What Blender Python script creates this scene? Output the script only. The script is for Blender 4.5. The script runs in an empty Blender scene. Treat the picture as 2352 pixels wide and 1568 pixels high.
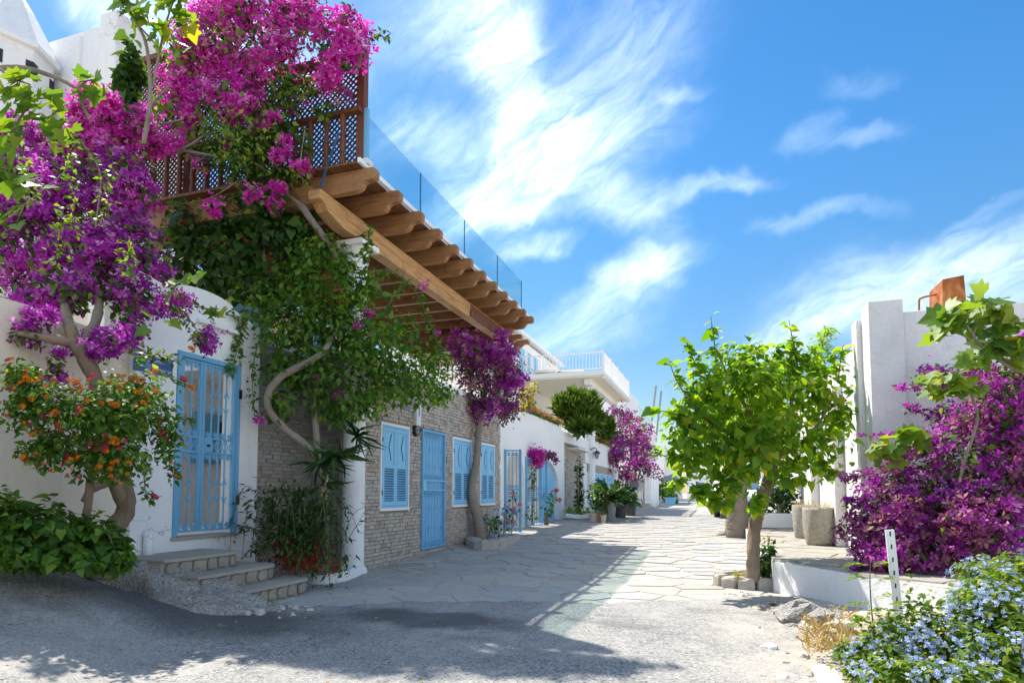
import bpy, math, random
import numpy as np
from mathutils import Vector, Matrix

scene = bpy.context.scene
COL = scene.collection
R = math.radians

# ------------------------------------------------------------------ camera
CAM_H, YAW, PITCH = 1.2, R(18.4), R(3.5)
F, CU, CV = 1424.0, 1176.0, 1043.0          # focal length and principal point of a 2352 x 1568 picture
cam_d = bpy.data.cameras.new('camera')
cam = bpy.data.objects.new('camera', cam_d)
COL.objects.link(cam)
cam.location = (0, 0, CAM_H)
cam.rotation_euler = (R(90) + PITCH, 0, YAW)
cam_d.sensor_width = 36
cam_d.lens = F / 2352 * 36
cam_d.shift_y = (CV - 784) / 2352
cam_d.clip_start, cam_d.clip_end = 0.05, 3000
scene.camera = cam

AX = np.array([-math.sin(YAW), math.cos(YAW), 0.0])
RT = np.array([math.cos(YAW), math.sin(YAW), 0.0])
UPZ = np.array([0, 0, 1.0])
FWD = math.cos(PITCH) * AX + math.sin(PITCH) * UPZ
UPV = -math.sin(PITCH) * AX + math.cos(PITCH) * UPZ
EYE = np.array([0, 0, CAM_H])

def ray(u, v):
    return FWD + (u - CU) / F * RT + (CV - v) / F * UPV
def PX(u, v, X):
    r = ray(u, v); return EYE + r * (X / r[0])
def PY(u, v, Y):
    r = ray(u, v); return EYE + r * (Y / r[1])
def PZ(u, v, z):
    r = ray(u, v); return EYE + r * ((z - CAM_H) / r[2])
def PD(u, v, d):                              # d metres away, measured along the level view axis
    r = ray(u, v); return EYE + r * (d / float(r @ AX))

# ------------------------------------------------------------------ light, sky, exposure
SUN = Vector((-0.521, 0.361, 1.0)).normalized()
sun_d = bpy.data.lights.new('sun', 'SUN')
sun_d.energy = 2.8
sun_d.angle = R(0.53)
sun_d.color = (1.0, 0.95, 0.87)
sun = bpy.data.objects.new('sun', sun_d)
COL.objects.link(sun)
sun.location = SUN * 60
sun.rotation_euler = SUN.to_track_quat('Z', 'Y').to_euler()

vs = scene.view_settings
scene.display_settings.display_device = 'sRGB'
vs.view_transform = 'Standard'
vs.look = 'None'
vs.exposure = 1.62
vs.gamma = 1
vs.use_curve_mapping = False
cy = scene.cycles
cy.max_bounces = 8
cy.diffuse_bounces = 4
cy.transparent_max_bounces = 12
cy.use_denoising = True
cy.sample_clamp_indirect = 6

SKY_STRENGTH = 0.10
world = bpy.data.worlds.new('World')
scene.world = world
world.use_nodes = True
wt = world.node_tree
wt.nodes.clear()
def wn(t, **k):
    n = wt.nodes.new(t)
    for a, b in k.items(): setattr(n, a, b)
    return n
wl = wt.links.new
w_out = wn('ShaderNodeOutputWorld')
w_bg = wn('ShaderNodeBackground')
w_bg.inputs['Strength'].default_value = SKY_STRENGTH
wl(w_bg.outputs[0], w_out.inputs[0])
sky = wn('ShaderNodeTexSky', sky_type='NISHITA')
sky.sun_disc = False
sky.sun_elevation = math.asin(SUN.z)
sky.sun_rotation = math.atan2(SUN.x, SUN.y)
sky.altitude = 0
sky.air_density = 1.15
sky.dust_density = 0.25
sky.ozone_density = 1.0
hsv = wn('ShaderNodeHueSaturation')
hsv.inputs['Saturation'].default_value = 1.42
hsv.inputs['Value'].default_value = 0.60
wl(sky.outputs[0], hsv.inputs['Color'])

# high thin cirrus: soft elongated patches in the sky, torn by noise
tc = wn('ShaderNodeTexCoord')
def vmath(op, a, b=None, s=None):
    n = wn('ShaderNodeVectorMath', operation=op)
    for i, x in enumerate((a, b)):
        if x is None: continue
        if hasattr(x, 'links'): wl(x, n.inputs[i])
        else: n.inputs[i].default_value = x
    if s is not None: n.inputs['Scale'].default_value = s
    return n
def smath(op, a, b=None, c=None):
    n = wn('ShaderNodeMath', operation=op)
    for i, x in enumerate((a, b, c)):
        if x is None: continue
        if hasattr(x, 'links'): wl(x, n.inputs[i])
        else: n.inputs[i].default_value = x
    return n.outputs[0]
def wnoise(vec, scale, detail, rough, dist=0.0):
    n = wn('ShaderNodeTexNoise')
    n.inputs['Scale'].default_value = scale
    n.inputs['Detail'].default_value = detail
    n.inputs['Roughness'].default_value = rough
    n.inputs['Distortion'].default_value = dist
    wl(vec, n.inputs['Vector'])
    return n
D0 = tc.outputs['Generated']
n1 = wnoise(D0, 3.2, 5, 0.6)
off = vmath('SUBTRACT', n1.outputs['Color'], (0.5, 0.5, 0.5))
off = vmath('SCALE', off.outputs[0], s=0.17)
n2 = wnoise(D0, 14.0, 4, 0.6)
off2 = vmath('SUBTRACT', n2.outputs['Color'], (0.5, 0.5, 0.5))
off2 = vmath('SCALE', off2.outputs[0], s=0.035)
DW = vmath('ADD', vmath('ADD', D0, off.outputs[0]).outputs[0], off2.outputs[0]).outputs[0]
CLOUDS = [  # centre in the photograph, half length, half width, tilt (degrees, up to the right), weight
    (1060, 40, 200, 150, 0, .50), (1175, 190, 270, 105, 108, .92), (1150, 420, 230, 115, 40, .95), (1250, 330, 150, 110, 60, .6),
    (1340, 380, 260, 110, 28, .62), (1390, 170, 280, 170, 50, .42), (1440, 490, 150, 70, -10, .6), (985, 310, 150, 80, 0, .45),
    (1130, 500, 150, 50, 12, .7), (1480, 625, 150, 50, 22, .85), (1350, 715, 190, 55, 15, .40), (1225, 578, 110, 30, 10, .55),
    (1570, 230, 60, 24, 12, .28), (1600, 442, 75, 28, 26, .34), (1715, 408, 90, 28, 10, .34), (1870, 272, 70, 36, 20, .20),
    (1965, 298, 90, 28, 10, .20), (1955, 168, 70, 32, 0, .13), (1880, 492, 130, 26, 12, .24), (2262, 476, 110, 22, 24, .20),
    (2050, 660, 330, 110, 14, .48), (2270, 650, 270, 130, 8, .52), (1830, 770, 190, 60, 20, .6), (215, 35, 90, 70, 20, .55),
    (400, 60, 200, 130, 10, .75), (700, 120, 220, 120, 0, .35), (1290, 790, 180, 45, 12, .35), (2200, 780, 300, 80, 0, .5),
    (-500, 300, 400, 160, 15, .5), (2900, 350, 400, 150, 20, .5), (600, -500, 420, 180, 40, .5), (1800, -600, 420, 150, 20, .45), (-700, -300, 700, 350, 30, .6), (-1500, 500, 700, 300, 0, .55), (-300, -1200, 900, 400, 20, .5), (3400, -200, 600, 260, 10, .45),  # out of view; extra cloud patches added here to raise fill light
]
total = None
for (u, v, L, Wd, ang, wt_) in CLOUDS:
    c = Vector(ray(u, v)).normalized()
    e = 30.0
    t = (Vector(ray(u + e * math.cos(R(ang)), v - e * math.sin(R(ang)))).normalized() - c).normalized()
    z = c.copy(); x = (t - z * t.dot(z)).normalized(); y = z.cross(x)
    m = Matrix((x, y, z)).transposed()
    ln = Vector(ray(u, v)).length
    mp = wn('ShaderNodeMapping', vector_type='TEXTURE')
    mp.inputs['Location'].default_value = c
    mp.inputs['Rotation'].default_value = m.to_euler()
    mp.inputs['Scale'].default_value = (1.25 * L / F / ln, 1.25 * Wd / F / ln, 0.9)
    wl(DW, mp.inputs['Vector'])
    le = vmath('LENGTH', mp.outputs[0]).outputs['Value']
    mr = wn('ShaderNodeMapRange', interpolation_type='SMOOTHERSTEP')
    wl(le, mr.inputs[0])
    mr.inputs[1].default_value, mr.inputs[2].default_value = 1.1, 0.0
    mr.inputs[3].default_value, mr.inputs[4].default_value = 0.0, wt_
    total = mr.outputs[0] if total is None else smath('ADD', total, mr.outputs[0])
# fine streaks running up to the right
sd = Vector(ray(1500, 250)) - Vector(ray(1200, 480))
sx = sd.normalized(); sz = Vector(ray(1300, 350)).normalized(); sy = sz.cross(sx).normalized(); sz = sx.cross(sy)
mp = wn('ShaderNodeMapping', vector_type='TEXTURE')
mp.inputs['Rotation'].default_value = Matrix((sx, sy, sz)).transposed().to_euler()
mp.inputs['Scale'].default_value = (1.0, 0.27, 0.6)
wl(vmath('ADD', D0, vmath('SCALE', off.outputs[0], s=0.6).outputs[0]).outputs[0], mp.inputs['Vector'])
streak = wnoise(mp.outputs[0], 10.0, 10, 0.66, 0.6).outputs['Fac']
mr = wn('ShaderNodeMapRange'); wl(streak, mr.inputs[0])
mr.inputs[1].default_value, mr.inputs[2].default_value = 0.26, 0.74
mr.inputs[3].default_value, mr.inputs[4].default_value = 0.14, 1.02
total = smath('MULTIPLY', smath('MINIMUM', total, 1.0), 0.62)
# denser cloud added only outside the view, to lift the fill in the shade
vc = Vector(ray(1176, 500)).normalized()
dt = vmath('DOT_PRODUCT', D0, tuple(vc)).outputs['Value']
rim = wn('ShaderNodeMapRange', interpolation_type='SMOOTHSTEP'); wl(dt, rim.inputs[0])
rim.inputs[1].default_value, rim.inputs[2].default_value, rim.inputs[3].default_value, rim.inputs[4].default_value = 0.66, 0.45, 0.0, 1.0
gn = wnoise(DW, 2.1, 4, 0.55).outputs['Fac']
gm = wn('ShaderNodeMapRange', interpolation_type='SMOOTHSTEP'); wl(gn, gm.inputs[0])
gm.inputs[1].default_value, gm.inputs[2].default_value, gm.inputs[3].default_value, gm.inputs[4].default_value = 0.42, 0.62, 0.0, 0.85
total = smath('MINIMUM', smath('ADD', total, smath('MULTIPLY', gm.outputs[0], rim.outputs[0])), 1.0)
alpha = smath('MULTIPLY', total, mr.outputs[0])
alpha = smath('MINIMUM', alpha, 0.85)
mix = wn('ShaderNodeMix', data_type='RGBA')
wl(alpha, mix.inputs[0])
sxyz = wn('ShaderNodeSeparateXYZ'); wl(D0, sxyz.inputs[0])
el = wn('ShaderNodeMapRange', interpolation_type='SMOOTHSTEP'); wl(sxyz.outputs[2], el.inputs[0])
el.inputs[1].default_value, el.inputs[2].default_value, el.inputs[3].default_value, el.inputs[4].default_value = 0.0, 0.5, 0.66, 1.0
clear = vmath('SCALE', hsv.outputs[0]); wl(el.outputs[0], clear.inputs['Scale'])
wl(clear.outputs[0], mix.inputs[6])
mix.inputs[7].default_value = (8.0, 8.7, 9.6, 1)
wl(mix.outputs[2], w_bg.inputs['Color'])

# ------------------------------------------------------------------ helpers
def wloc(o):
    p = Vector((0, 0, 0))
    while o is not None:
        p = p + o.location; o = o.parent
    return p
def tag(o, label=None, cat=None, group=None, kind=None):
    if label: o['label'] = label
    if cat: o['category'] = cat
    if group: o['group'] = group
    if kind: o['kind'] = kind
    return o
def thing(name, loc, label, cat, group=None):
    o = bpy.data.objects.new(name, None)
    o.empty_display_size = 0.2
    COL.objects.link(o); o.location = Vector(loc)
    return tag(o, label, cat, group)
def link(name, me, parent=None, kind=None, label=None):
    o = bpy.data.objects.new(name, me)
    COL.objects.link(o)
    if parent is not None: o.parent = parent
    if kind: o['kind'] = kind
    if label: o['label'] = label
    return o

def catmull(pts, per=6):
    pts = [np.array(p, float) for p in pts]
    if len(pts) < 3: return pts
    P = [2 * pts[0] - pts[1]] + pts + [2 * pts[-1] - pts[-2]]
    out = []
    for i in range(1, len(P) - 2):
        for k in range(per):
            t = k / per
            a, b, c, d = P[i - 1], P[i], P[i + 1], P[i + 2]
            out.append(0.5 * (2 * b + (c - a) * t + (2 * a - 5 * b + 4 * c - d) * t * t + (3 * b - a - 3 * c + d) * t ** 3))
    out.append(pts[-1])
    return out

class MB:
    def __init__(s): s.v, s.f, s.m, s.r = [], [], [], []
    def add(s, vs, fs, mi=0, rnd=0.0):
        b = len(s.v)
        s.v.extend([tuple(map(float, p)) for p in vs])
        s.r.extend([rnd] * len(vs))
        for f in fs:
            s.f.append(tuple(b + i for i in f)); s.m.append(mi)
        return s
    def box(s, x0, x1, y0, y1, z0, z1, mi=0, rnd=0.0):
        x0, x1 = min(x0, x1), max(x0, x1); y0, y1 = min(y0, y1), max(y0, y1); z0, z1 = min(z0, z1), max(z0, z1)
        vs = [(x0, y0, z0), (x1, y0, z0), (x1, y1, z0), (x0, y1, z0), (x0, y0, z1), (x1, y0, z1), (x1, y1, z1), (x0, y1, z1)]
        return s.add(vs, [(0, 3, 2, 1), (4, 5, 6, 7), (0, 1, 5, 4), (1, 2, 6, 5), (2, 3, 7, 6), (3, 0, 4, 7)], mi, rnd)
    def bar(s, a, b, w, h, up=(0, 0, 1), mi=0):
        a, b = np.array(a, float), np.array(b, float)
        d = (b - a) / np.linalg.norm(b - a)
        x = np.cross(d, np.array(up, float))
        if np.linalg.norm(x) < 1e-4: x = np.cross(d, np.array((1.0, 0, 0)))
        x /= np.linalg.norm(x); y = np.cross(x, d)
        vs = []
        for p in (a, b):
            for (i, j) in ((-1, -1), (1, -1), (1, 1), (-1, 1)):
                vs.append(p + x * i * w / 2 + y * j * h / 2)
        return s.add(vs, [(0, 1, 2, 3), (7, 6, 5, 4), (0, 4, 5, 1), (1, 5, 6, 2), (2, 6, 7, 3), (3, 7, 4, 0)], mi)
    def tube(s, pts, rad, n=8, smooth=0, mi=0, jit=0.0, rng=None):
        if smooth:
            k = len(pts)
            rr = rad if hasattr(rad, '__len__') else [rad] * k
            q = catmull(pts, smooth)
            t = np.linspace(0, k - 1, len(q))
            rad = np.interp(t, range(k), rr); pts = q
        pts = [np.array(p, float) for p in pts]
        if not hasattr(rad, '__len__'): rad = [rad] * len(pts)
        T = []
        for i in range(len(pts)):
            d = pts[min(i + 1, len(pts) - 1)] - pts[max(i - 1, 0)]
            T.append(d / (np.linalg.norm(d) + 1e-9))
        ref = np.array((0, 0, 1.0)) if abs(T[0][2]) < 0.9 else np.array((1.0, 0, 0))
        x = np.cross(T[0], ref); x /= np.linalg.norm(x)
        vs = []
        for i, p in enumerate(pts):
            x = x - T[i] * (x @ T[i]); x /= np.linalg.norm(x) + 1e-9
            y = np.cross(T[i], x)
            for k in range(n):
                a = 2 * math.pi * k / n
                rr = rad[i] * (1 + (jit * (rng.random() - 0.5) * 2 if rng else 0))
                vs.append(p + (x * math.cos(a) + y * math.sin(a)) * rr)
        fs = []
        for i in range(len(pts) - 1):
            for k in range(n):
                k2 = (k + 1) % n
                fs.append((i * n + k, i * n + k2, (i + 1) * n + k2, (i + 1) * n + k))
        fs.append(tuple(range(n))[::-1]); fs.append(tuple((len(pts) - 1) * n + k for k in range(n)))
        return s.add(vs, fs, mi)
    def lathe(s, prof, c=(0, 0, 0), n=24, mi=0, cap=True):
        vs, fs = [], []
        for (r, z) in prof:
            for k in range(n):
                a = 2 * math.pi * k / n
                vs.append((c[0] + r * math.cos(a), c[1] + r * math.sin(a), c[2] + z))
        for i in range(len(prof) - 1):
            for k in range(n):
                k2 = (k + 1) % n
                fs.append((i * n + k, i * n + k2, (i + 1) * n + k2, (i + 1) * n + k))
        if cap:
            fs.append(tuple(range(n))[::-1]); fs.append(tuple((len(prof) - 1) * n + k for k in range(n)))
        return s.add(vs, fs, mi)
    def prism(s, poly, axis, a0, a1, mi=0, rnd=0.0):
        # poly: 2D outline; axis x: (y,z), axis y: (x,z), axis z: (x,y)
        n = len(poly)
        def P(p, a): return {'x': (a, p[0], p[1]), 'y': (p[0], a, p[1]), 'z': (p[0], p[1], a)}[axis]
        vs = [P(p, a0) for p in poly] + [P(p, a1) for p in poly]
        area = sum(poly[i][0] * poly[(i + 1) % n][1] - poly[(i + 1) % n][0] * poly[i][1] for i in range(n))
        flip = (area > 0) == (a1 > a0)
        if axis == 'y': flip = not flip
        fs = [tuple(range(n))[::-1], tuple(range(n, 2 * n))] + [(i, (i + 1) % n, n + (i + 1) % n, n + i) for i in range(n)]
        if not flip: fs = [f[::-1] for f in fs]
        return s.add(vs, fs, mi, rnd)
    def mesh(s, name, mats, org=(0, 0, 0), smooth=False, rnd=False):
        me = bpy.data.meshes.new(name)
        o = Vector(org)
        me.from_pydata([Vector(p) - o for p in s.v], [], s.f)
        for m in (mats if isinstance(mats, (list, tuple)) else [mats]): me.materials.append(m)
        if any(s.m): me.polygons.foreach_set('material_index', s.m)
        if smooth: me.polygons.foreach_set('use_smooth', [True] * len(me.polygons))
        if rnd:
            at = me.attributes.new('rnd', 'FLOAT', 'POINT'); at.data.foreach_set('value', s.r)
        me.update()
        return me
    def build(s, name, mats, parent=None, smooth=False, bevel=0.0, kind=None, label=None, loc=None, rnd=False):
        org = wloc(parent) if parent is not None else Vector(loc or (0, 0, 0))
        me = s.mesh(name, mats, org, smooth, rnd)
        o = link(name, me, parent, kind, label)
        if parent is None: o.location = org
        if bevel:
            b = o.modifiers.new('bevel', 'BEVEL'); b.width = bevel; b.segments = 2; b.limit_method = 'ANGLE'; b.angle_limit = R(40)
        elif smooth:
            pass
        return o

def piece(name, me, parent, wpos, rot=None, scale=(1, 1, 1)):
    o = bpy.data.objects.new(name, me)
    COL.objects.link(o)
    o.parent = parent
    o.location = Vector(wpos) - (wloc(parent) if parent is not None else Vector((0, 0, 0)))
    if rot is not None: o.rotation_euler = rot
    o.scale = scale
    return o

# ------------------------------------------------------------------ materials
class NT:
    def __init__(s, name):
        s.m = bpy.data.materials.new(name); s.m.use_nodes = True
        s.t = s.m.node_tree; s.t.nodes.clear()
        s.out = s.n('ShaderNodeOutputMaterial')
    def n(s, t, **k):
        x = s.t.nodes.new(t)
        for a, b in k.items(): setattr(x, a, b)
        return x
    def set(s, sock, val):
        if hasattr(val, 'links'): s.t.links.new(val, sock)
        else: sock.default_value = val
    def math(s, op, a, b=0.0, clamp=False):
        x = s.n('ShaderNodeMath', operation=op); x.use_clamp = clamp
        s.set(x.inputs[0], a); s.set(x.inputs[1], b); return x.outputs[0]
    def coord(s, which='Object', scale=(1, 1, 1)):
        c = s.n('ShaderNodeTexCoord'); m = s.n('ShaderNodeMapping')
        m.inputs['Scale'].default_value = scale
        if which == 'World':
            g = s.n('ShaderNodeNewGeometry'); s.set(m.inputs[0], g.outputs['Position'])
        else: s.set(m.inputs[0], c.outputs[which])
        return m.outputs[0]
    def noise(s, vec, scale, detail=5, rough=0.6, dist=0.0):
        x = s.n('ShaderNodeTexNoise'); s.set(x.inputs['Vector'], vec)
        x.inputs['Scale'].default_value = scale; x.inputs['Detail'].default_value = detail
        x.inputs['Roughness'].default_value = rough; x.inputs['Distortion'].default_value = dist
        return x.outputs['Fac']
    def ramp(s, fac, stops, interp='LINEAR'):
        x = s.n('ShaderNodeValToRGB'); s.set(x.inputs[0], fac)
        r = x.color_ramp; r.interpolation = interp
        while len(r.elements) < len(stops): r.elements.new(0.5)
        for e, (p, c) in zip(r.elements, stops):
            e.position = p; e.color = (*c, 1) if len(c) == 3 else c
        return x.outputs['Color']
    def rng(s, fac, a, b, c, d):
        x = s.n('ShaderNodeMapRange'); s.set(x.inputs[0], fac)
        for i, q in enumerate((a, b, c, d)): x.inputs[i + 1].default_value = q
        return x.outputs[0]
    def mix(s, fac, a, b, mode='MIX'):
        x = s.n('ShaderNodeMix', data_type='RGBA', blend_type=mode)
        s.set(x.inputs[0], fac)
        for i, q in ((6, a), (7, b)):
            if hasattr(q, 'links'): s.t.links.new(q, x.inputs[i])
            else: x.inputs[i].default_value = (*q, 1) if len(q) == 3 else q
        return x.outputs[2]
    def pbsdf(s, color, rough=0.8, spec=0.3, metal=0.0, height=None, bump=0.4, dist=0.01):
        b = s.n('ShaderNodeBsdfPrincipled')
        s.set(b.inputs['Base Color'], color if hasattr(color, 'links') else (*color, 1))
        s.set(b.inputs['Roughness'], rough)
        b.inputs['Specular IOR Level'].default_value = spec
        s.set(b.inputs['Metallic'], metal)
        if height is not None:
            u = s.n('ShaderNodeBump'); u.inputs['Strength'].default_value = bump; u.inputs['Distance'].default_value = dist
            s.set(u.inputs['Height'], height); s.set(b.inputs['Normal'], u.outputs[0])
        return b
    def done(s, shader):
        s.t.links.new(shader.outputs[0] if hasattr(shader, 'outputs') else shader, s.out.inputs[0]); return s.m

def plaster(name, col, stain=(0.42, 0.38, 0.32), amount=0.35, bump=0.35, streak=True, cracks=False):
    t = NT(name); w = t.coord('World')
    big = t.noise(w, 0.9, 6, 0.65)
    fine = t.noise(w, 26, 6, 0.7)
    c = t.mix(t.rng(big, 0.45, 0.8, 0, amount), col, stain)
    if streak:
        st = t.noise(t.coord('World', (6, 6, 0.5)), 1.3, 5, 0.65)
        c = t.mix(t.rng(st, 0.56, 0.82, 0, amount * 0.9), c, stain)
    c = t.mix(t.rng(fine, 0.3, 0.75, 0.10, 0.0), c, stain)
    if cracks:
        wv = t.n('ShaderNodeVectorMath', operation='ADD'); t.set(wv.inputs[0], w)
        nn = t.n('ShaderNodeTexNoise'); t.set(nn.inputs['Vector'], w); nn.inputs['Scale'].default_value = 2.5; nn.inputs['Detail'].default_value = 6
        t.set(wv.inputs[1], nn.outputs['Color'])
        vo = t.n('ShaderNodeTexVoronoi', feature='DISTANCE_TO_EDGE'); t.set(vo.inputs['Vector'], wv.outputs[0]); vo.inputs['Scale'].default_value = 0.8
        ck = t.math('MULTIPLY', t.rng(vo.outputs['Distance'], 0.0, 0.006, 1.0, 0.0), t.rng(t.noise(w, 0.7, 3, 0.6), 0.52, 0.6, 0.0, 0.75))
        c = t.mix(ck, c, tuple(x * 0.5 for x in stain))
        pt = t.noise(w, 2.2, 8, 0.75); c = t.mix(t.rng(pt, 0.58, 0.64, 0.0, 0.16), c, stain)
    h = t.math('ADD', t.math('MULTIPLY', t.noise(w, 5, 4, 0.6), 1.6), t.math('MULTIPLY', fine, 0.4))
    return t.done(t.pbsdf(c, 0.9, 0.2, 0, h, bump, 0.02))

def wood(name, dark, light, axis='x', rough=0.6, stain=0.5):
    t = NT(name)
    sc = {'x': (0.7, 9, 9), 'y': (9, 0.7, 9), 'z': (9, 9, 0.7)}[axis]
    oi = t.n('ShaderNodeObjectInfo')
    v = t.n('ShaderNodeVectorMath', operation='ADD')
    t.set(v.inputs[0], t.coord('World', sc))
    cx = t.n('ShaderNodeCombineXYZ'); t.set(cx.inputs[0], t.math('MULTIPLY', oi.outputs['Random'], 37.0)); t.set(cx.inputs[1], t.math('MULTIPLY', oi.outputs['Random'], 11.0))
    t.set(v.inputs[1], cx.outputs[0])
    g = t.noise(v.outputs[0], 2.2, 7, 0.66, 0.8)
    g2 = t.noise(v.outputs[0], 9, 4, 0.6, 0.2)
    mid = tuple((a + b) / 2 for a, b in zip(dark, light))
    c = t.ramp(g, [(0.28, dark), (0.46, mid), (0.72, light)])
    c = t.mix(t.rng(g2, 0.4, 0.75, 0, 0.45), c, dark)
    bl = t.noise(t.coord('World'), 2.6, 5, 0.7)
    c = t.mix(t.rng(bl, 0.52, 0.74, 0, stain), c, tuple(x * 0.35 for x in dark))
    c = t.mix(t.math('MULTIPLY', oi.outputs['Random'], 0.3), c, tuple(x * 0.75 for x in light))
    return t.done(t.pbsdf(c, rough, 0.35, 0, t.math('ADD', g, t.math('MULTIPLY', g2, 0.6)), 0.45, 0.008))

def paint(name, col, rough=0.45, wear=(0.35, 0.3, 0.25), amt=0.25, spec=0.4):
    t = NT(name); w = t.coord('World')
    n = t.noise(w, 7, 6, 0.7); f = t.noise(w, 60, 3, 0.6)
    c = t.mix(t.rng(n, 0.35, 0.7, 0.0, 0.35), col, tuple(min(1, x * 1.18 + 0.01) for x in col))
    c = t.mix(t.rng(f, 0.64, 0.78, 0, amt), c, wear)
    return t.done(t.pbsdf(c, t.rng(n, 0.3, 0.7, rough, rough + 0.2), spec, 0, f, 0.15, 0.004))

def leafmat(name, stops, trans=0.45, tint=(1.25, 1.2, 0.5), rough=0.5, spec=0.35):
    t = NT(name)
    a = t.n('ShaderNodeAttribute', attribute_name='rnd')
    oi = t.n('ShaderNodeObjectInfo')
    r = t.math('FRACT', t.math('ADD', a.outputs['Fac'], t.math('MULTIPLY', oi.outputs['Random'], 0.999)))
    c = t.ramp(r, stops)
    w = t.noise(t.coord('World'), 5.0, 3, 0.5)
    c = t.mix(t.rng(w, 0.35, 0.7, 0.25, 0.0), c, tuple(x * 0.6 for x in stops[0][1]))
    b = t.pbsdf(c, rough, spec)
    tr = t.n('ShaderNodeBsdfTranslucent')
    t.set(tr.inputs[0], t.mix(1.0, c, tint, 'MULTIPLY'))
    m = t.n('ShaderNodeMixShader'); m.inputs[0].default_value = trans
    t.t.links.new(b.outputs[0], m.inputs[1]); t.t.links.new(tr.outputs[0], m.inputs[2])
    return t.done(m)

def piecemat(name, stops, rough=0.85, bump=0.5, scale=18, stain=(0.10, 0.09, 0.08), amt=0.5, dist=0.01, spec=0.25, grain=0.35):
    """stone or brick: each piece its own colour out of the stops, mottled"""
    t = NT(name)
    a = t.n('ShaderNodeAttribute', attribute_name='rnd'); oi = t.n('ShaderNodeObjectInfo')
    r = t.math('FRACT', t.math('ADD', a.outputs['Fac'], t.math('MULTIPLY', oi.outputs['Random'], 0.999)))
    c = t.ramp(r, stops)
    w = t.coord('World')
    n = t.noise(w, scale, 7, 0.7); b = t.noise(w, scale * 0.16, 5, 0.65)
    avg = tuple(sum(s[1][i] for s in stops) / len(stops) for i in range(3))
    c = t.mix(t.rng(b, 0.35, 0.7, 0.0, 0.4), c, tuple(min(1, x * 1.25) for x in avg))
    c = t.mix(t.rng(n, 0.42, 0.75, 0.0, amt), c, stain)
    c = t.mix(t.rng(t.noise(w, scale * 4, 3, 0.6), 0.3, 0.7, grain, 0.0), c, tuple(x * 0.55 for x in avg))
    return t.done(t.pbsdf(c, rough, spec, 0, n, bump, dist))

def plain(name, col, rough=0.6, spec=0.3, metal=0.0, var=0.25, scale=9):
    t = NT(name); n = t.noise(t.coord('World'), scale, 5, 0.65)
    c = t.mix(t.rng(n, 0.3, 0.75, 0.0, var), col, tuple(x * 0.55 for x in col))
    return t.done(t.pbsdf(c, rough, spec, metal, n, 0.12, 0.005))

M = {}
M['white'] = plaster('white_limewash', (0.85, 0.85, 0.85), (0.45, 0.43, 0.40), 0.32, 0.5, True, True)
M['white_far'] = plaster('white_plaster', (0.85, 0.84, 0.82), (0.5, 0.48, 0.45), 0.2, 0.2)
M['cream'] = plaster('cream_plaster', (0.84, 0.74, 0.60), (0.42, 0.36, 0.28), 0.34, 0.5, True, True)  # cream, its saturation raised to carry warm bounce light
M['pier'] = plaster('weathered_white_plaster', (0.84, 0.81, 0.80), (0.36, 0.33, 0.31), 0.5, 0.7, True, True)
M['white_paint'] = paint('white_paint', (0.80, 0.80, 0.79), 0.4, (0.5, 0.46, 0.4), 0.15)
M['blue'] = paint('sky_blue_paint', (0.23, 0.52, 0.76), 0.5, (0.42, 0.50, 0.56), 0.5)
M['blue_gate'] = paint('gate_blue_paint', (0.15, 0.39, 0.60), 0.5, (0.25, 0.2, 0.17), 0.4)
M['blue_panel'] = paint('panel_blue_paint', (0.13, 0.34, 0.56), 0.4, (0.2, 0.28, 0.34), 0.2)
M['blue_dark'] = paint('dark_blue_metal', (0.03, 0.09, 0.17), 0.35, (0.1, 0.1, 0.1), 0.1)
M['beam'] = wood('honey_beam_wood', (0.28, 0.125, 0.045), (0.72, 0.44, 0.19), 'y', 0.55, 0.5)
M['joist'] = wood('joist_wood', (0.16, 0.07, 0.03), (0.47, 0.25, 0.105), 'x', 0.65, 0.62)
M['board'] = wood('deck_board_wood', (0.085, 0.034, 0.015), (0.28, 0.125, 0.048), 'y', 0.6, 0.4)
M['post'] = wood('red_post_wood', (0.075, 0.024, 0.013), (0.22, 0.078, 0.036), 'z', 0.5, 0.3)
M['lattice'] = wood('lattice_wood', (0.05, 0.02, 0.012), (0.12, 0.05, 0.028), 'z', 0.6, 0.3)
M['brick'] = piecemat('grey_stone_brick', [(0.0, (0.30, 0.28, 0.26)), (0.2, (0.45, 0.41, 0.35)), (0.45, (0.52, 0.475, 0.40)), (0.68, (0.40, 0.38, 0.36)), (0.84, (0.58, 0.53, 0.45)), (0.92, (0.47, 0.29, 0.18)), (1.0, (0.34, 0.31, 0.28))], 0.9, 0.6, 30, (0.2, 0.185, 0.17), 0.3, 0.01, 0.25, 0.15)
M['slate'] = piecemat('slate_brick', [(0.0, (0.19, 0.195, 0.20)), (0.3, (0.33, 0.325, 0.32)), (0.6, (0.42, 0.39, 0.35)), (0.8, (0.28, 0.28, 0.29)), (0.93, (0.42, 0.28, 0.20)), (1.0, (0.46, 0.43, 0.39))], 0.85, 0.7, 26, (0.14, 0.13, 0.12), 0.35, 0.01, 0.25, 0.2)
M['mortar'] = plaster('mortar', (0.34, 0.32, 0.29), (0.13, 0.12, 0.11), 0.5, 0.8, False)
M['flag'] = piecemat('flagstone', [(0.0, (0.34, 0.325, 0.30)), (0.2, (0.46, 0.42, 0.36)), (0.4, (0.40, 0.39, 0.37)), (0.6, (0.51, 0.46, 0.385)), (0.78, (0.37, 0.375, 0.375)), (0.9, (0.49, 0.41, 0.32)), (1.0, (0.44, 0.43, 0.40))], 0.75, 0.6, 9, (0.24, 0.22, 0.19), 0.5, 0.012, 0.35, 0.25)
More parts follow.
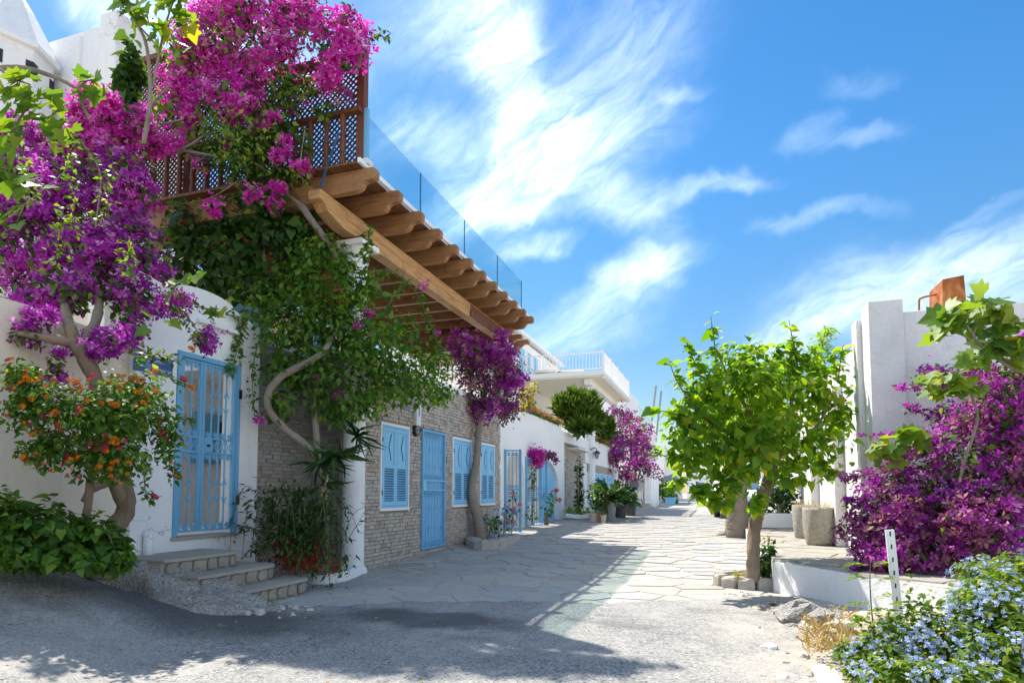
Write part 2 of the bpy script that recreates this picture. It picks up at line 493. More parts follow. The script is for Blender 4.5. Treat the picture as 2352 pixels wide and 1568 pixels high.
M['joint'] = plaster('paving_joint', (0.46, 0.42, 0.365), (0.2, 0.185, 0.16), 0.7, 0.8, False)
M['stepstone'] = piecemat('step_stone', [(0.0, (0.26, 0.25, 0.22)), (0.3, (0.40, 0.33, 0.23)), (0.55, (0.30, 0.29, 0.27)), (0.8, (0.45, 0.37, 0.25)), (1.0, (0.34, 0.31, 0.26))], 0.8, 0.7, 14)
M['tread'] = plaster('tread_cement', (0.40, 0.37, 0.32), (0.18, 0.16, 0.14), 0.6, 0.7, False)
M['concrete'] = plaster('rough_concrete', (0.46, 0.42, 0.37), (0.20, 0.18, 0.15), 0.6, 1.0, False)
M['lightstone'] = plaster('pale_stone', (0.56, 0.52, 0.44), (0.25, 0.22, 0.17), 0.6, 0.9, False)
M['potstone'] = piecemat('pitted_pale_stone', [(0, (0.50, 0.46, 0.38)), (0.5, (0.56, 0.52, 0.44)), (1, (0.50, 0.47, 0.40))], 0.95, 1.0, 22, (0.24, 0.21, 0.16), 0.7, 0.05)
M['bark'] = plaster('tan_bark', (0.30, 0.225, 0.155), (0.10, 0.075, 0.055), 1.0, 1.0)
M['bark_grey'] = plaster('grey_bark', (0.29, 0.245, 0.195), (0.11, 0.09, 0.07), 1.0, 1.0)
M['twig'] = plain('twig', (0.26, 0.2, 0.13), 0.8)
M['greentwig'] = plain('green_twig', (0.13, 0.15, 0.05), 0.7)
M['black'] = plain('black_metal', (0.02, 0.021, 0.024), 0.4, 0.4)
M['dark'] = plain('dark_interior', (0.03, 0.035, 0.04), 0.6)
M['grey'] = plain('grey_plastic', (0.30, 0.30, 0.30), 0.5)
M['offwhite'] = plain('white_plastic', (0.72, 0.71, 0.69), 0.4, 0.4, 0, 0.1)
M['pot'] = plain('grey_green_pot', (0.22, 0.25, 0.24), 0.6)
M['potdark'] = plain('dark_pot', (0.075, 0.08, 0.085), 0.6)
M['terracotta'] = plain('terracotta', (0.42, 0.22, 0.13), 0.8)
M['soil'] = plain('soil', (0.10, 0.075, 0.05), 0.95)
M['sign'] = plain('enamel_blue', (0.025, 0.085, 0.27), 0.3, 0.5, 0, 0.2)
M['signdark'] = plain('enamel_navy', (0.012, 0.025, 0.10), 0.3, 0.5, 0, 0.2)
M['lettering'] = plain('white_lettering', (0.75, 0.77, 0.8), 0.5, 0.3, 0, 0.2)
M['terrtile'] = piecemat('terrace_slab', [(0, (0.36, 0.33, 0.28)), (0.5, (0.42, 0.38, 0.32)), (1, (0.33, 0.31, 0.27))], 0.8, 0.5, 8)

def asphalt():
    t = NT('worn_asphalt'); w = t.coord('World')
    agg = t.n('ShaderNodeTexVoronoi'); t.set(agg.inputs['Vector'], w); agg.inputs['Scale'].default_value = 75
    sp = t.n('ShaderNodeSeparateColor'); t.set(sp.inputs[0], agg.outputs['Color'])
    c = t.ramp(sp.outputs[0], [(0.0, (0.06, 0.06, 0.06)), (0.09, (0.12, 0.12, 0.115)), (0.16, (0.21, 0.204, 0.19)), (0.75, (0.31, 0.30, 0.28)), (1.0, (0.44, 0.425, 0.39))])
    big = t.noise(w, 0.55, 7, 0.62)
    c = t.mix(t.rng(big, 0.44, 0.66, 0.0, 0.55), c, (0.36, 0.335, 0.30))
    dk = t.noise(t.coord('World', (0.8, 1.6, 1)), 0.75, 6, 0.7)
    c = t.mix(t.rng(dk, 0.52, 0.68, 0.0, 0.6), c, (0.11, 0.107, 0.103))
    wm = t.noise(t.coord('World', (1.3, 0.7, 1)), 1.9, 7, 0.7)
    c = t.mix(t.rng(wm, 0.52, 0.66, 0.0, 0.5), c, (0.44, 0.415, 0.37))
    # fresh tar by the ramp and at the paving edge
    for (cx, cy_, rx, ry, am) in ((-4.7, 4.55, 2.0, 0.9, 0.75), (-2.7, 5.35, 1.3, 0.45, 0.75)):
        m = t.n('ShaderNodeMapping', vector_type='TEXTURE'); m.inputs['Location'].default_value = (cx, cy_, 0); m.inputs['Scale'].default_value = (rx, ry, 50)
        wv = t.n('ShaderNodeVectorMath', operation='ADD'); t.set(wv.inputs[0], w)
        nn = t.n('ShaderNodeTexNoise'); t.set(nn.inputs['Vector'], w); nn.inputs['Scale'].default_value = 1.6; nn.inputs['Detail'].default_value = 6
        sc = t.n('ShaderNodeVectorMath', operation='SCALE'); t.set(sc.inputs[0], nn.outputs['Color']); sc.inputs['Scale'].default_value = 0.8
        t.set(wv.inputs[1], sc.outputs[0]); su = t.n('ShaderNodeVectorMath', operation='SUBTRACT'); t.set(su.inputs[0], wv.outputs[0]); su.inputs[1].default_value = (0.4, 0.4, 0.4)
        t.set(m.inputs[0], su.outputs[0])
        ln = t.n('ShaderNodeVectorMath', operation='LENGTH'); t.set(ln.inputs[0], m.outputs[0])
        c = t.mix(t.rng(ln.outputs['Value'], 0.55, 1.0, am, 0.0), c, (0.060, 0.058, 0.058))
    sand = t.noise(t.coord('World', (1, 1, 1)), 1.7, 8, 0.7)
    sx = t.n('ShaderNodeSeparateXYZ'); t.set(sx.inputs[0], w)
    right = t.rng(sx.outputs[0], -0.3, 0.9, 0.0, 1.0)
    c = t.mix(t.math('MULTIPLY', right, t.rng(sand, 0.40, 0.55, 0.0, 0.85), True), c, (0.50, 0.44, 0.36))
    h = t.math('ADD', agg.outputs['Distance'], t.math('MULTIPLY', t.noise(w, 30, 4, 0.6), 0.8))
    return t.done(t.pbsdf(c, 0.85, 0.3, 0, h, 0.7, 0.008))
M['asphalt'] = asphalt()

def dirt():
    t = NT('sandy_dirt'); w = t.coord('World')
    a = t.noise(w, 3, 8, 0.7); b = t.noise(w, 28, 6, 0.75)
    c = t.ramp(a, [(0.3, (0.34, 0.27, 0.20)), (0.5, (0.48, 0.41, 0.32)), (0.7, (0.60, 0.53, 0.43))])
    c = t.mix(t.rng(b, 0.55, 0.72, 0, 0.6), c, (0.20, 0.14, 0.09))
    return t.done(t.pbsdf(c, 0.95, 0.1, 0, t.math('ADD', a, b), 1.0, 0.02))
M['dirt'] = dirt()

def farpave():
    t = NT('far_flagstones'); w = t.coord('World')
    v = t.n('ShaderNodeTexVoronoi'); t.set(v.inputs['Vector'], w); v.inputs['Scale'].default_value = 1.9
    sp = t.n('ShaderNodeSeparateColor'); t.set(sp.inputs[0], v.outputs['Color'])
    c = t.ramp(sp.outputs[0], [(0, (0.32, 0.30, 0.27)), (0.5, (0.42, 0.375, 0.31)), (1, (0.37, 0.355, 0.33))])
    return t.done(t.pbsdf(c, 0.8, 0.3, 0, t.noise(w, 9, 5, 0.6), 0.4, 0.01))
M['farpave'] = farpave()

def rust():
    t = NT('rusty_sheet'); w = t.coord('World'); a = t.noise(w, 4, 8, 0.7, 0.6)
    c = t.ramp(a, [(0.3, (0.16, 0.05, 0.02)), (0.5, (0.36, 0.12, 0.035)), (0.7, (0.55, 0.24, 0.10))])
    return t.done(t.pbsdf(c, 0.85, 0.25, 0, a, 0.5, 0.01))
M['rust'] = rust()
def gravelly():
    t = NT('gravelly_concrete'); w = t.coord('World')
    v = t.n('ShaderNodeTexVoronoi'); t.set(v.inputs['Vector'], w); v.inputs['Scale'].default_value = 60
    sp = t.n('ShaderNodeSeparateColor'); t.set(sp.inputs[0], v.outputs['Color'])
    c = t.ramp(sp.outputs[0], [(0, (0.26, 0.24, 0.22)), (0.5, (0.42, 0.39, 0.35)), (1, (0.56, 0.53, 0.48))])
    b = t.noise(w, 3.5, 7, 0.7); c = t.mix(t.rng(b, 0.45, 0.7, 0, 0.6), c, (0.30, 0.27, 0.24))
    return t.done(t.pbsdf(c, 0.95, 0.15, 0, t.math('ADD', v.outputs['Distance'], t.math('MULTIPLY', t.noise(w, 14, 6, 0.7), 2.0)), 1.0, 0.02))
M['gravelly'] = gravelly()

def glassmat(name, col, gl=0.10):
    t = NT(name)
    tr = t.n('ShaderNodeBsdfTransparent'); tr.inputs[0].default_value = (*col, 1)
    g = t.n('ShaderNodeBsdfGlossy'); g.inputs['Roughness'].default_value = 0.02
    fr = t.n('ShaderNodeFresnel'); fr.inputs[0].default_value = 1.45
    m = t.n('ShaderNodeMixShader')
    t.set(m.inputs[0], t.math('MULTIPLY', fr.outputs[0], 0.35, True))
    t.t.links.new(tr.outputs[0], m.inputs[1]); t.t.links.new(g.outputs[0], m.inputs[2])
    return t.done(m)
M['glass'] = glassmat('green_tinted_glass', (0.85, 0.95, 0.94))
def panemat(name, col):
    t = NT(name); b = t.pbsdf(col, 0.08, 0.6); return t.done(b)
M['pane'] = panemat('window_pane', (0.10, 0.16, 0.22))
M['pane_blue'] = panemat('blue_window_pane', (0.12, 0.40, 0.58))

L = {}
L['dark'] = leafmat('dark_leaf', [(0, (0.02, 0.065, 0.014)), (0.4, (0.04, 0.11, 0.018)), (0.8, (0.07, 0.16, 0.025)), (1, (0.12, 0.21, 0.03))], 0.4)
L['mid'] = leafmat('vine_leaf', [(0, (0.04, 0.11, 0.016)), (0.35, (0.075, 0.19, 0.024)), (0.75, (0.13, 0.27, 0.032)), (0.93, (0.22, 0.36, 0.04)), (1, (0.34, 0.42, 0.05))], 0.5, (1.5, 1.35, 0.45))
L['bright'] = leafmat('mulberry_leaf', [(0, (0.08, 0.21, 0.018)), (0.4, (0.16, 0.33, 0.025)), (0.8, (0.26, 0.43, 0.032)), (0.95, (0.36, 0.50, 0.04)), (1, (0.48, 0.47, 0.03))], 0.66, (1.8, 1.5, 0.45), 0.4)
L['lobed'] = leafmat('lobed_leaf', [(0, (0.09, 0.20, 0.035)), (0.5, (0.17, 0.30, 0.04)), (0.9, (0.27, 0.38, 0.05)), (1, (0.50, 0.46, 0.03))], 0.5, (1.5, 1.4, 0.4), 0.45)
L['boug_leaf'] = leafmat('bougainvillea_leaf', [(0, (0.03, 0.075, 0.014)), (0.5, (0.065, 0.15, 0.022)), (0.85, (0.16, 0.27, 0.035)), (1, (0.33, 0.38, 0.05))], 0.42)
L['purple'] = leafmat('purple_bract', [(0, (0.32, 0.015, 0.33)), (0.45, (0.50, 0.035, 0.48)), (0.8, (0.68, 0.13, 0.62)), (1, (0.85, 0.50, 0.78))], 0.55, (1.2, 0.9, 1.15), 0.6, 0.2)
L['magenta'] = leafmat('magenta_bract', [(0, (0.52, 0.010, 0.36)), (0.45, (0.70, 0.035, 0.50)), (0.8, (0.80, 0.16, 0.62)), (1, (0.88, 0.52, 0.76))], 0.55, (1.25, 0.9, 1.1), 0.6, 0.2)
L['dusty'] = leafmat('dusty_bract', [(0, (0.22, 0.04, 0.20)), (0.4, (0.34, 0.06, 0.27)), (0.75, (0.42, 0.15, 0.22)), (1, (0.52, 0.28, 0.20))], 0.45, (1.1, 1, 1), 0.6, 0.2)
L['plum_leaf'] = leafmat('plumbago_leaf', [(0, (0.08, 0.18, 0.02)), (0.5, (0.17, 0.29, 0.03)), (0.85, (0.30, 0.38, 0.035)), (1, (0.45, 0.45, 0.06))], 0.5)
L['plum'] = leafmat('plumbago_petal', [(0, (0.36, 0.46, 0.80)), (0.5, (0.48, 0.58, 0.86)), (1, (0.68, 0.75, 0.92))], 0.35, (1, 1, 1), 0.7, 0.15)
L['fir'] = leafmat('conifer_spray', [(0, (0.03, 0.08, 0.014)), (0.5, (0.08, 0.16, 0.02)), (0.85, (0.16, 0.25, 0.03)), (1, (0.24, 0.32, 0.04))], 0.4)
L['yellow'] = leafmat('yellow_shrub_leaf', [(0, (0.25, 0.24, 0.02)), (0.5, (0.42, 0.38, 0.03)), (1, (0.55, 0.48, 0.06))], 0.45, (1.2, 1.1, 0.6))
L['strap'] = leafmat('strap_leaf', [(0, (0.015, 0.045, 0.012)), (0.6, (0.035, 0.09, 0.02)), (1, (0.08, 0.15, 0.03))], 0.3)
L['reed'] = leafmat('reed_stem', [(0, (0.025, 0.06, 0.015)), (0.6, (0.05, 0.10, 0.02)), (1, (0.10, 0.14, 0.03))], 0.3)
L['pink'] = leafmat('pink_petal', [(0, (0.55, 0.10, 0.16)), (0.5, (0.68, 0.25, 0.30)), (1, (0.75, 0.42, 0.42))], 0.35, (1.1, 1, 1), 0.7, 0.15)
L['red'] = leafmat('red_petal', [(0, (0.45, 0.02, 0.02)), (1, (0.65, 0.07, 0.03))], 0.3, (1.1, 1, 1), 0.7, 0.15)
L['orange'] = leafmat('orange_floret', [(0, (0.70, 0.13, 0.01)), (0.5, (0.78, 0.26, 0.015)), (1, (0.82, 0.42, 0.03))], 0.25, (1, 1, 1), 0.7, 0.15)
L['rose'] = leafmat('rose_floret', [(0, (0.50, 0.03, 0.10)), (0.5, (0.60, 0.06, 0.16)), (1, (0.66, 0.10, 0.05))], 0.25, (1, 1, 1), 0.7, 0.15)
L['pinksedum'] = leafmat('sedum', [(0, (0.42, 0.14, 0.09)), (0.5, (0.50, 0.24, 0.14)), (1, (0.25, 0.25, 0.05))], 0.3)
L['dry'] = leafmat('dry_grass', [(0, (0.36, 0.22, 0.08)), (0.5, (0.50, 0.36, 0.15)), (1, (0.58, 0.46, 0.25))], 0.3)

# ------------------------------------------------------------------ foliage
def tmpl(kind):
    if kind == 'leaf':
        v = [(0, 0, 0), (0.30, 0.35, 0.07), (0, 0.5, 0), (-0.30, 0.35, 0.07), (0, 1, -0.12)]
        f = [(0, 1, 2), (1, 4, 2), (4, 3, 2), (3, 0, 2)]
    elif kind == 'heart':
        v = [(0, 0, 0), (0.34, -0.10, 0.04), (0.46, 0.22, 0.09), (0.26, 0.62, 0.03), (0, 0.45, 0), (0, 1.05, -0.16), (-0.26, 0.62, 0.03), (-0.46, 0.22, 0.09), (-0.34, -0.10, 0.04)]
        f = [(0, 1, 2), (0, 2, 4), (2, 3, 4), (3, 5, 4), (5, 6, 4), (6, 7, 4), (7, 0, 4), (7, 8, 0)]
    elif kind == 'lobed':
        pts = [(0.08, -0.05), (0.36, -0.14), (0.62, 0.02), (0.42, 0.20), (0.60, 0.46), (0.30, 0.52), (0.18, 0.72), (0, 1.0)]
        right = [(x, y, 0.10 * x) for x, y in pts]
        left = [(-x, y, 0.10 * x) for x, y in pts[:-1]][::-1]
        v = [(0, 0.28, -0.02)] + right + left + [(0, -0.0, 0)]
        n = len(v) - 1
        f = [(0, i, i % n + 1) for i in range(1, n + 1)]
    elif kind == 'bract':
        v, f = [], []
        for k in range(3):
            a = 2 * math.pi * k / 3
            ca, sa = math.cos(a), math.sin(a)
            b = len(v)
            for (x, y, z) in ((0, 0.02, 0), (0.36, 0.45, 0.34), (0, 1.0, 0.55), (-0.36, 0.45, 0.34)):
                v.append((x * ca - y * sa, x * sa + y * ca, z))
            f += [(b, b + 1, b + 2), (b, b + 2, b + 3)]
    elif kind == 'five':
        v, f = [], []
        for k in range(5):
            a = 2 * math.pi * k / 5
            ca, sa = math.cos(a), math.sin(a); b = len(v)
            for (x, y, z) in ((0, 0.05, 0), (0.34, 0.7, 0.12), (0, 1.0, 0.05), (-0.34, 0.7, 0.12)):
                v.append((x * ca - y * sa, x * sa + y * ca, z))
            f += [(b, b + 1, b + 2), (b, b + 2, b + 3)]
    elif kind == 'strap':
        v = [(-0.03, 0, 0), (0.03, 0, 0), (0.05, 0.45, 0.06), (-0.05, 0.45, 0.06), (0, 1, -0.12)]
        f = [(0, 1, 2, 3), (3, 2, 4)]
    elif kind == 'spray':
        v = [(0, 0, 0), (0.16, 0.4, 0.03), (0, 1, 0), (-0.16, 0.4, 0.03)]
        f = [(0, 1, 2), (0, 2, 3)]
    return np.array(v, float), f
TM = {k: tmpl(k) for k in ('leaf', 'heart', 'lobed', 'bract', 'five', 'strap', 'spray')}

def norm(a): return a / (np.linalg.norm(a, axis=-1, keepdims=True) + 1e-9)
def scatter_mesh(name, P, N, T, S, kind, mat, rg, org=(0, 0, 0), rnd=None):
    tv, tf = TM[kind]
    n, k = len(P), len(tv)
    N = norm(N); T = norm(T - N * (T * N).sum(1, keepdims=True)); X = np.cross(T, N)
    S = np.broadcast_to(np.asarray(S, float), (n,))
    V = P[:, None, :] + S[:, None, None] * (tv[None, :, 0:1] * X[:, None, :] + tv[None, :, 1:2] * T[:, None, :] + tv[None, :, 2:3] * N[:, None, :])
    V = V.reshape(-1, 3) - np.array(org)
    sizes = [len(f) for f in tf]
    flat = np.concatenate([np.array(f) for f in tf])
    loops = (flat[None, :] + (np.arange(n) * k)[:, None]).ravel()
    starts1 = np.concatenate([[0], np.cumsum(sizes)[:-1]])
    starts = (starts1[None, :] + (np.arange(n) * len(flat))[:, None]).ravel()
    tot = np.tile(np.array(sizes), n)
    me = bpy.data.meshes.new(name)
    me.vertices.add(len(V)); me.vertices.foreach_set('co', V.ravel())
    me.loops.add(len(loops)); me.loops.foreach_set('vertex_index', loops.astype(np.int32))
    me.polygons.add(len(starts)); me.polygons.foreach_set('loop_start', starts.astype(np.int32)); me.polygons.foreach_set('loop_total', tot.astype(np.int32))
    at = me.attributes.new('rnd', 'FLOAT', 'POINT')
    if rnd is None: rnd = rg.random(n)
    at.data.foreach_set('value', np.repeat(rnd, k))
    me.materials.append(mat)
    me.update(calc_edges=True); me.validate()
    return me

class Plant:
    """collects leaf positions, then builds one mesh per kind"""
    def __init__(s, seed): s.rg = np.random.default_rng(seed); s.sets = {}
    def put(s, key, P, N, T, S):
        s.sets.setdefault(key, []).append((np.atleast_2d(P), np.atleast_2d(N), np.atleast_2d(T), np.atleast_1d(S)))
    def blob(s, key, c, r, n, size, shell=0.3, up=0.5, droop=0.5, var=0.35, out=0.7):
        rg = s.rg; r = np.array(r, float); c = np.array(c, float)
        d = norm(rg.normal(size=(n, 3)))
        rad = rg.random(n) ** shell
        # lumpy outline
        lump = 1 + 0.22 * np.sin(d[:, 0] * 5.3 + c[0] * 3) * np.cos(d[:, 1] * 6.1 + c[2] * 5) + 0.16 * np.sin(d[:, 2] * 9.7 + d[:, 0] * 4 + c[1])
        P = c + d * r * (rad * lump)[:, None]
        N = norm(d * out + np.array((0, 0, up)) + rg.normal(size=(n, 3)) * 0.55)
        T = norm(d * 0.5 + rg.normal(size=(n, 3)) * 0.7 + np.array((0, 0, -droop)))
        s.put(key, P, N, T, size * (1 + var * rg.normal(size=n)).clip(0.45, 1.7))
    def clusters(s, key, c, r, ncl, per, crad, size, shell=0.12, up=0.3, var=0.25, keep=None):
        rg = s.rg; r = np.array(r, float); c = np.array(c, float)
        for _ in range(ncl):
            d = norm(rg.normal(size=3)); rad = rg.random() ** shell
            if keep is not None and d @ np.array(keep) < -0.35: d = -d
            q = c + d * r * rad * (1.0 + 0.12 * rg.normal())
            k = max(3, int(per * rg.uniform(0.5, 1.5)))
            e = rg.normal(size=(k, 3)) * crad * rg.uniform(0.6, 1.3) * np.array((1, 1, 0.8))
            N = norm(norm(e) * 0.6 + d * 0.7 + np.array((0, 0, up)) + rg.normal(size=(k, 3)) * 0.35)
            T = rg.normal(size=(k, 3))
            s.put(key, q + e, N, T, size * (1 + var * rg.normal(size=k)).clip(0.5, 1.6))
    def along(s, key, pts, n, size, spread=0.05, up=0.3, droop=0.5, var=0.3):
        rg = s.rg; q = np.array(catmull(pts, 8)); m = len(q)
        t = rg.random(n) * (m - 1); i = t.astype(int).clip(0, m - 2); f = (t - i)[:, None]
        P = q[i] * (1 - f) + q[i + 1] * f
        tan = norm(q[i + 1] - q[i])
        side = norm(rg.normal(size=(n, 3)))
        P = P + side * spread * rg.random((n, 1))
        T = norm(side + tan * 0.5 + np.array((0, 0, -droop)))
        N = norm(rg.normal(size=(n, 3)) * 0.5 + np.array((0, 0, up + 0.4)))
        s.put(key, P, N, T, size * (1 + var * rg.normal(size=n)).clip(0.5, 1.6))
    def get(s, key):
        a = s.sets[key]
        return [np.concatenate([x[i] for x in a]) for i in range(4)]
    def build(s, key, name, kind, mat, parent, stuff=True, frac=None):
        P, N, T, S = s.get(key)
        me = scatter_mesh(name, P, N, T, S, kind, mat, s.rg, wloc(parent))
        return link(name, me, parent, 'stuff' if stuff else None)
    def build_parts(s, key, name, restname, kind, mat, parent, maxn=300):
        """the maxn that show largest as objects of their own sharing mesh data, the rest as one part"""
        P, N, T, S = s.get(key)
        dist = np.linalg.norm(P - EYE, axis=1)
        order = np.argsort(-S / dist)
        first, rest = order[:maxn], order[maxn:]
        z = np.zeros((1, 3)); me = scatter_mesh(name, z, np.array([[0, 0, 1.0]]), np.array([[0, 1.0, 0]]), [1.0], kind, mat, s.rg, (0, 0, 0), np.zeros(1))
        for i in first:
            n = norm(N[i]); t = norm(T[i] - n * (T[i] @ n)); x = np.cross(t, n)
            m = Matrix((x, t, n)).transposed()
            piece(name, me, parent, P[i], m.to_euler(), (S[i],) * 3)
        if len(rest):
            me = scatter_mesh(restname, P[rest], N[rest], T[rest], S[rest], kind, mat, s.rg, wloc(parent))
            link(restname, me, parent, 'stuff')

def blobs_px(lst):
    """(u, v, d, ru, rv[, depth radius]) in the photograph's terms, to centre and radii in metres along street axes"""
    out = []
    for b in lst:
        u, v, d, ru, rv = b[:5]
        c = PD(u, v, d); a = ru / F * d; z = rv / F * d
        dep = b[5] if len(b) > 5 else 0.6 * min(a, z)
        # radii as a box-aligned ellipsoid: mix of lateral and depth
        out.append((c, (math.hypot(a * RT[0], dep * AX[0]), math.hypot(a * RT[1], dep * AX[1]), z)))
    return out

def clip_half(poly, p, n):
    out = []
    for i in range(len(poly)):
        a, b = poly[i], poly[(i + 1) % len(poly)]
        da = (a[0] - p[0]) * n[0] + (a[1] - p[1]) * n[1]; db = (b[0] - p[0]) * n[0] + (b[1] - p[1]) * n[1]
        if da <= 0: out.append(a)
        if (da < 0 < db) or (db < 0 < da):
            t = da / (da - db); out.append((a[0] + (b[0] - a[0]) * t, a[1] + (b[1] - a[1]) * t))
    return out
def voronoi(x0, x1, y0, y1, sx, sy, rg, jit=0.44):
    nx, ny = int((x1 - x0) / sx) + 3, int((y1 - y0) / sy) + 3
    pts = {}
    for i in range(nx):
        for j in range(ny):
            pts[i, j] = (x0 + (i - 1 + 0.5 + rg.uniform(-jit, jit)) * sx, y0 + (j - 1 + 0.5 + rg.uniform(-jit, jit)) * sy)
    cells = []
    for i in range(1, nx - 1):
        for j in range(1, ny - 1):
            p = pts[i, j]
            poly = [(p[0] - 2 * sx, p[1] - 2 * sy), (p[0] + 2 * sx, p[1] - 2 * sy), (p[0] + 2 * sx, p[1] + 2 * sy), (p[0] - 2 * sx, p[1] + 2 * sy)]
            for di in (-2, -1, 0, 1, 2):
                for dj in (-2, -1, 0, 1, 2):
                    if (di or dj) and (i + di, j + dj) in pts:
                        q = pts[i + di, j + dj]
                        poly = clip_half(poly, ((p[0] + q[0]) / 2, (p[1] + q[1]) / 2), (q[0] - p[0], q[1] - p[1]))
            cells.append((p, poly))
    return cells
def smooth01(a, b, x):
    t = min(1, max(0, (x - a) / (b - a))); return t * t * (3 - 2 * t)
# ================================================================== the ground
rng = random.Random(7)
def zs(y): return 0.022 * min(16.0, max(0.0, y - 9.0))
def yb(x): return 5.5 + (x + 4.5) * 0.42 + 0.10 * math.sin(x * 2.1 + 0.7) + 0.07 * math.sin(x * 5.3)
def rise(x, y):
    return 0.55 * smooth01(-3.3, -6.3, x) * (1 - smooth01(3.9, 5.2, y)) + 0.10 * smooth01(0.3, 2.4, x) * (1 - smooth01(6.0, 7.6, y))
def nz(x, y):
    return 0.012 * math.sin(1.3 * x + 0.6) * math.sin(1.1 * y) + 0.006 * math.sin(4.1 * x + 2.2 * y) + 0.004 * math.sin(9.1 * x - 7 * y)

def grid_mesh(name, x0, x1, y0, y1, step, fz, mat, kind='structure', parent=None, smooth=True):
    nx, ny = int((x1 - x0) / step) + 1, int((y1 - y0) / step) + 1
    xs, ys = np.linspace(x0, x1, nx), np.linspace(y0, y1, ny)
    co = [(x, y, fz(x, y)) for y in ys for x in xs]
    fs = [(j * nx + i, j * nx + i + 1, (j + 1) * nx + i + 1, (j + 1) * nx + i) for j in range(ny - 1) for i in range(nx - 1)]
    me = bpy.data.meshes.new(name); me.from_pydata(co, [], fs); me.materials.append(mat)
    if smooth: me.polygons.foreach_set('use_smooth', [True] * len(fs))
    return link(name, me, parent, kind)

g = MB(); g.add([(-600, -600, -0.12), (600, -600, -0.12), (600, 900, -0.12), (-600, 900, -0.12)], [(0, 1, 2, 3)])
g.build('ground', M['dirt'], kind='structure')

def road_z(x, y):
    b = yb(x) + 0.05 * math.sin(x * 17) + 0.03 * math.sin(x * 41)
    return rise(x, y) + nz(x, y) + 0.022 - 0.10 * smooth01(b - 0.02, b + 0.10, y) - 0.5 * smooth01(-6.3, -6.9, x)
grid_mesh('road', -7.2, 6.5, -4.0, 8.6, 0.075, road_z, M['asphalt'])

# paved street: bedding sheet, then every stone on it
bed = MB()
ys_ = [4.6, 6, 8, 9, 11, 13, 15, 17, 19, 21, 23, 25, 29, 31]
for a, b in zip(ys_[:-1], ys_[1:]):
    bed.add([(-6.4, a, zs(a) - 0.005), (3.2, a, zs(a) - 0.005), (3.2, b, zs(b) - 0.005), (-6.4, b, zs(b) - 0.005)], [(0, 1, 2, 3)])
street = bed.build('street', M['joint'], kind='structure')
far = MB(); far.add([(-9, 31, 0.345), (14, 31, 0.345), (30, 150, 0.345), (-14, 150, 0.345)], [(0, 1, 2, 3)])
far.build('far_street', M['farpave'], kind='structure')

def stone_geo(mb, poly, z, gap, rg, tilt=0.006, rnd=0.0, h=0.03, sub=0.16):
    cx = sum(p[0] for p in poly) / len(poly); cy_ = sum(p[1] for p in poly) / len(poly)
    pts = []
    for i in range(len(poly)):
        a, b = poly[i], poly[(i + 1) % len(poly)]
        l = math.hypot(b[0] - a[0], b[1] - a[1]); n = max(1, min(4, int(l / sub)))
        for k in range(n):
            t = k / n; pts.append((a[0] + (b[0] - a[0]) * t + rg.uniform(-.014, .014), a[1] + (b[1] - a[1]) * t + rg.uniform(-.014, .014)))
    tx, ty = rg.uniform(-tilt, tilt), rg.uniform(-tilt, tilt)
    out, inn = [], []
    for (x, y) in pts:
        d = math.hypot(x - cx, y - cy_) + 1e-6
        s1, s2 = max(0.2, 1 - gap / d), max(0.15, 1 - (gap + 0.011) / d)
        out.append((cx + (x - cx) * s1, cy_ + (y - cy_) * s1, z - h))
        xx, yy = cx + (x - cx) * s2, cy_ + (y - cy_) * s2
        inn.append((xx, yy, z + tx * (xx - cx) + ty * (yy - cy_)))
    n = len(pts)
    mb.add(out + inn, [tuple(range(n, 2 * n))] + [(i, (i + 1) % n, n + (i + 1) % n, n + i) for i in range(n)], 0, rnd)

cells = voronoi(-5.6, 2.4, 4.4, 30.5, 0.56, 0.41, rng)
cells = [c for c in cells if c[0][1] > yb(c[0][0]) - 0.25 and c[0][0] > -5.45 and not (c[0][0] > 1.0 and 6.5 < c[0][1] < 17)]
cells.sort(key=lambda c: math.hypot(c[0][0], c[0][1]))
rest = MB()
for i, (p, poly) in enumerate(cells):
    cx, cy_ = p
    z = zs(cy_) + rng.uniform(0.001, 0.009)
    if i < 300:
        m = MB(); stone_geo(m, poly, z, rng.uniform(0.004, 0.012), rng)
        c = (cx, cy_, z)
        piece('paving_stone', m.mesh('paving_stone', M['flag'], c), street, c)
    else:
        stone_geo(rest, poly, z, rng.uniform(0.004, 0.011), rng, 0.004, rng.random(), 0.03, 0.3)
rest.build('paving_stones', M['flag'], street, kind='stuff', rnd=True)

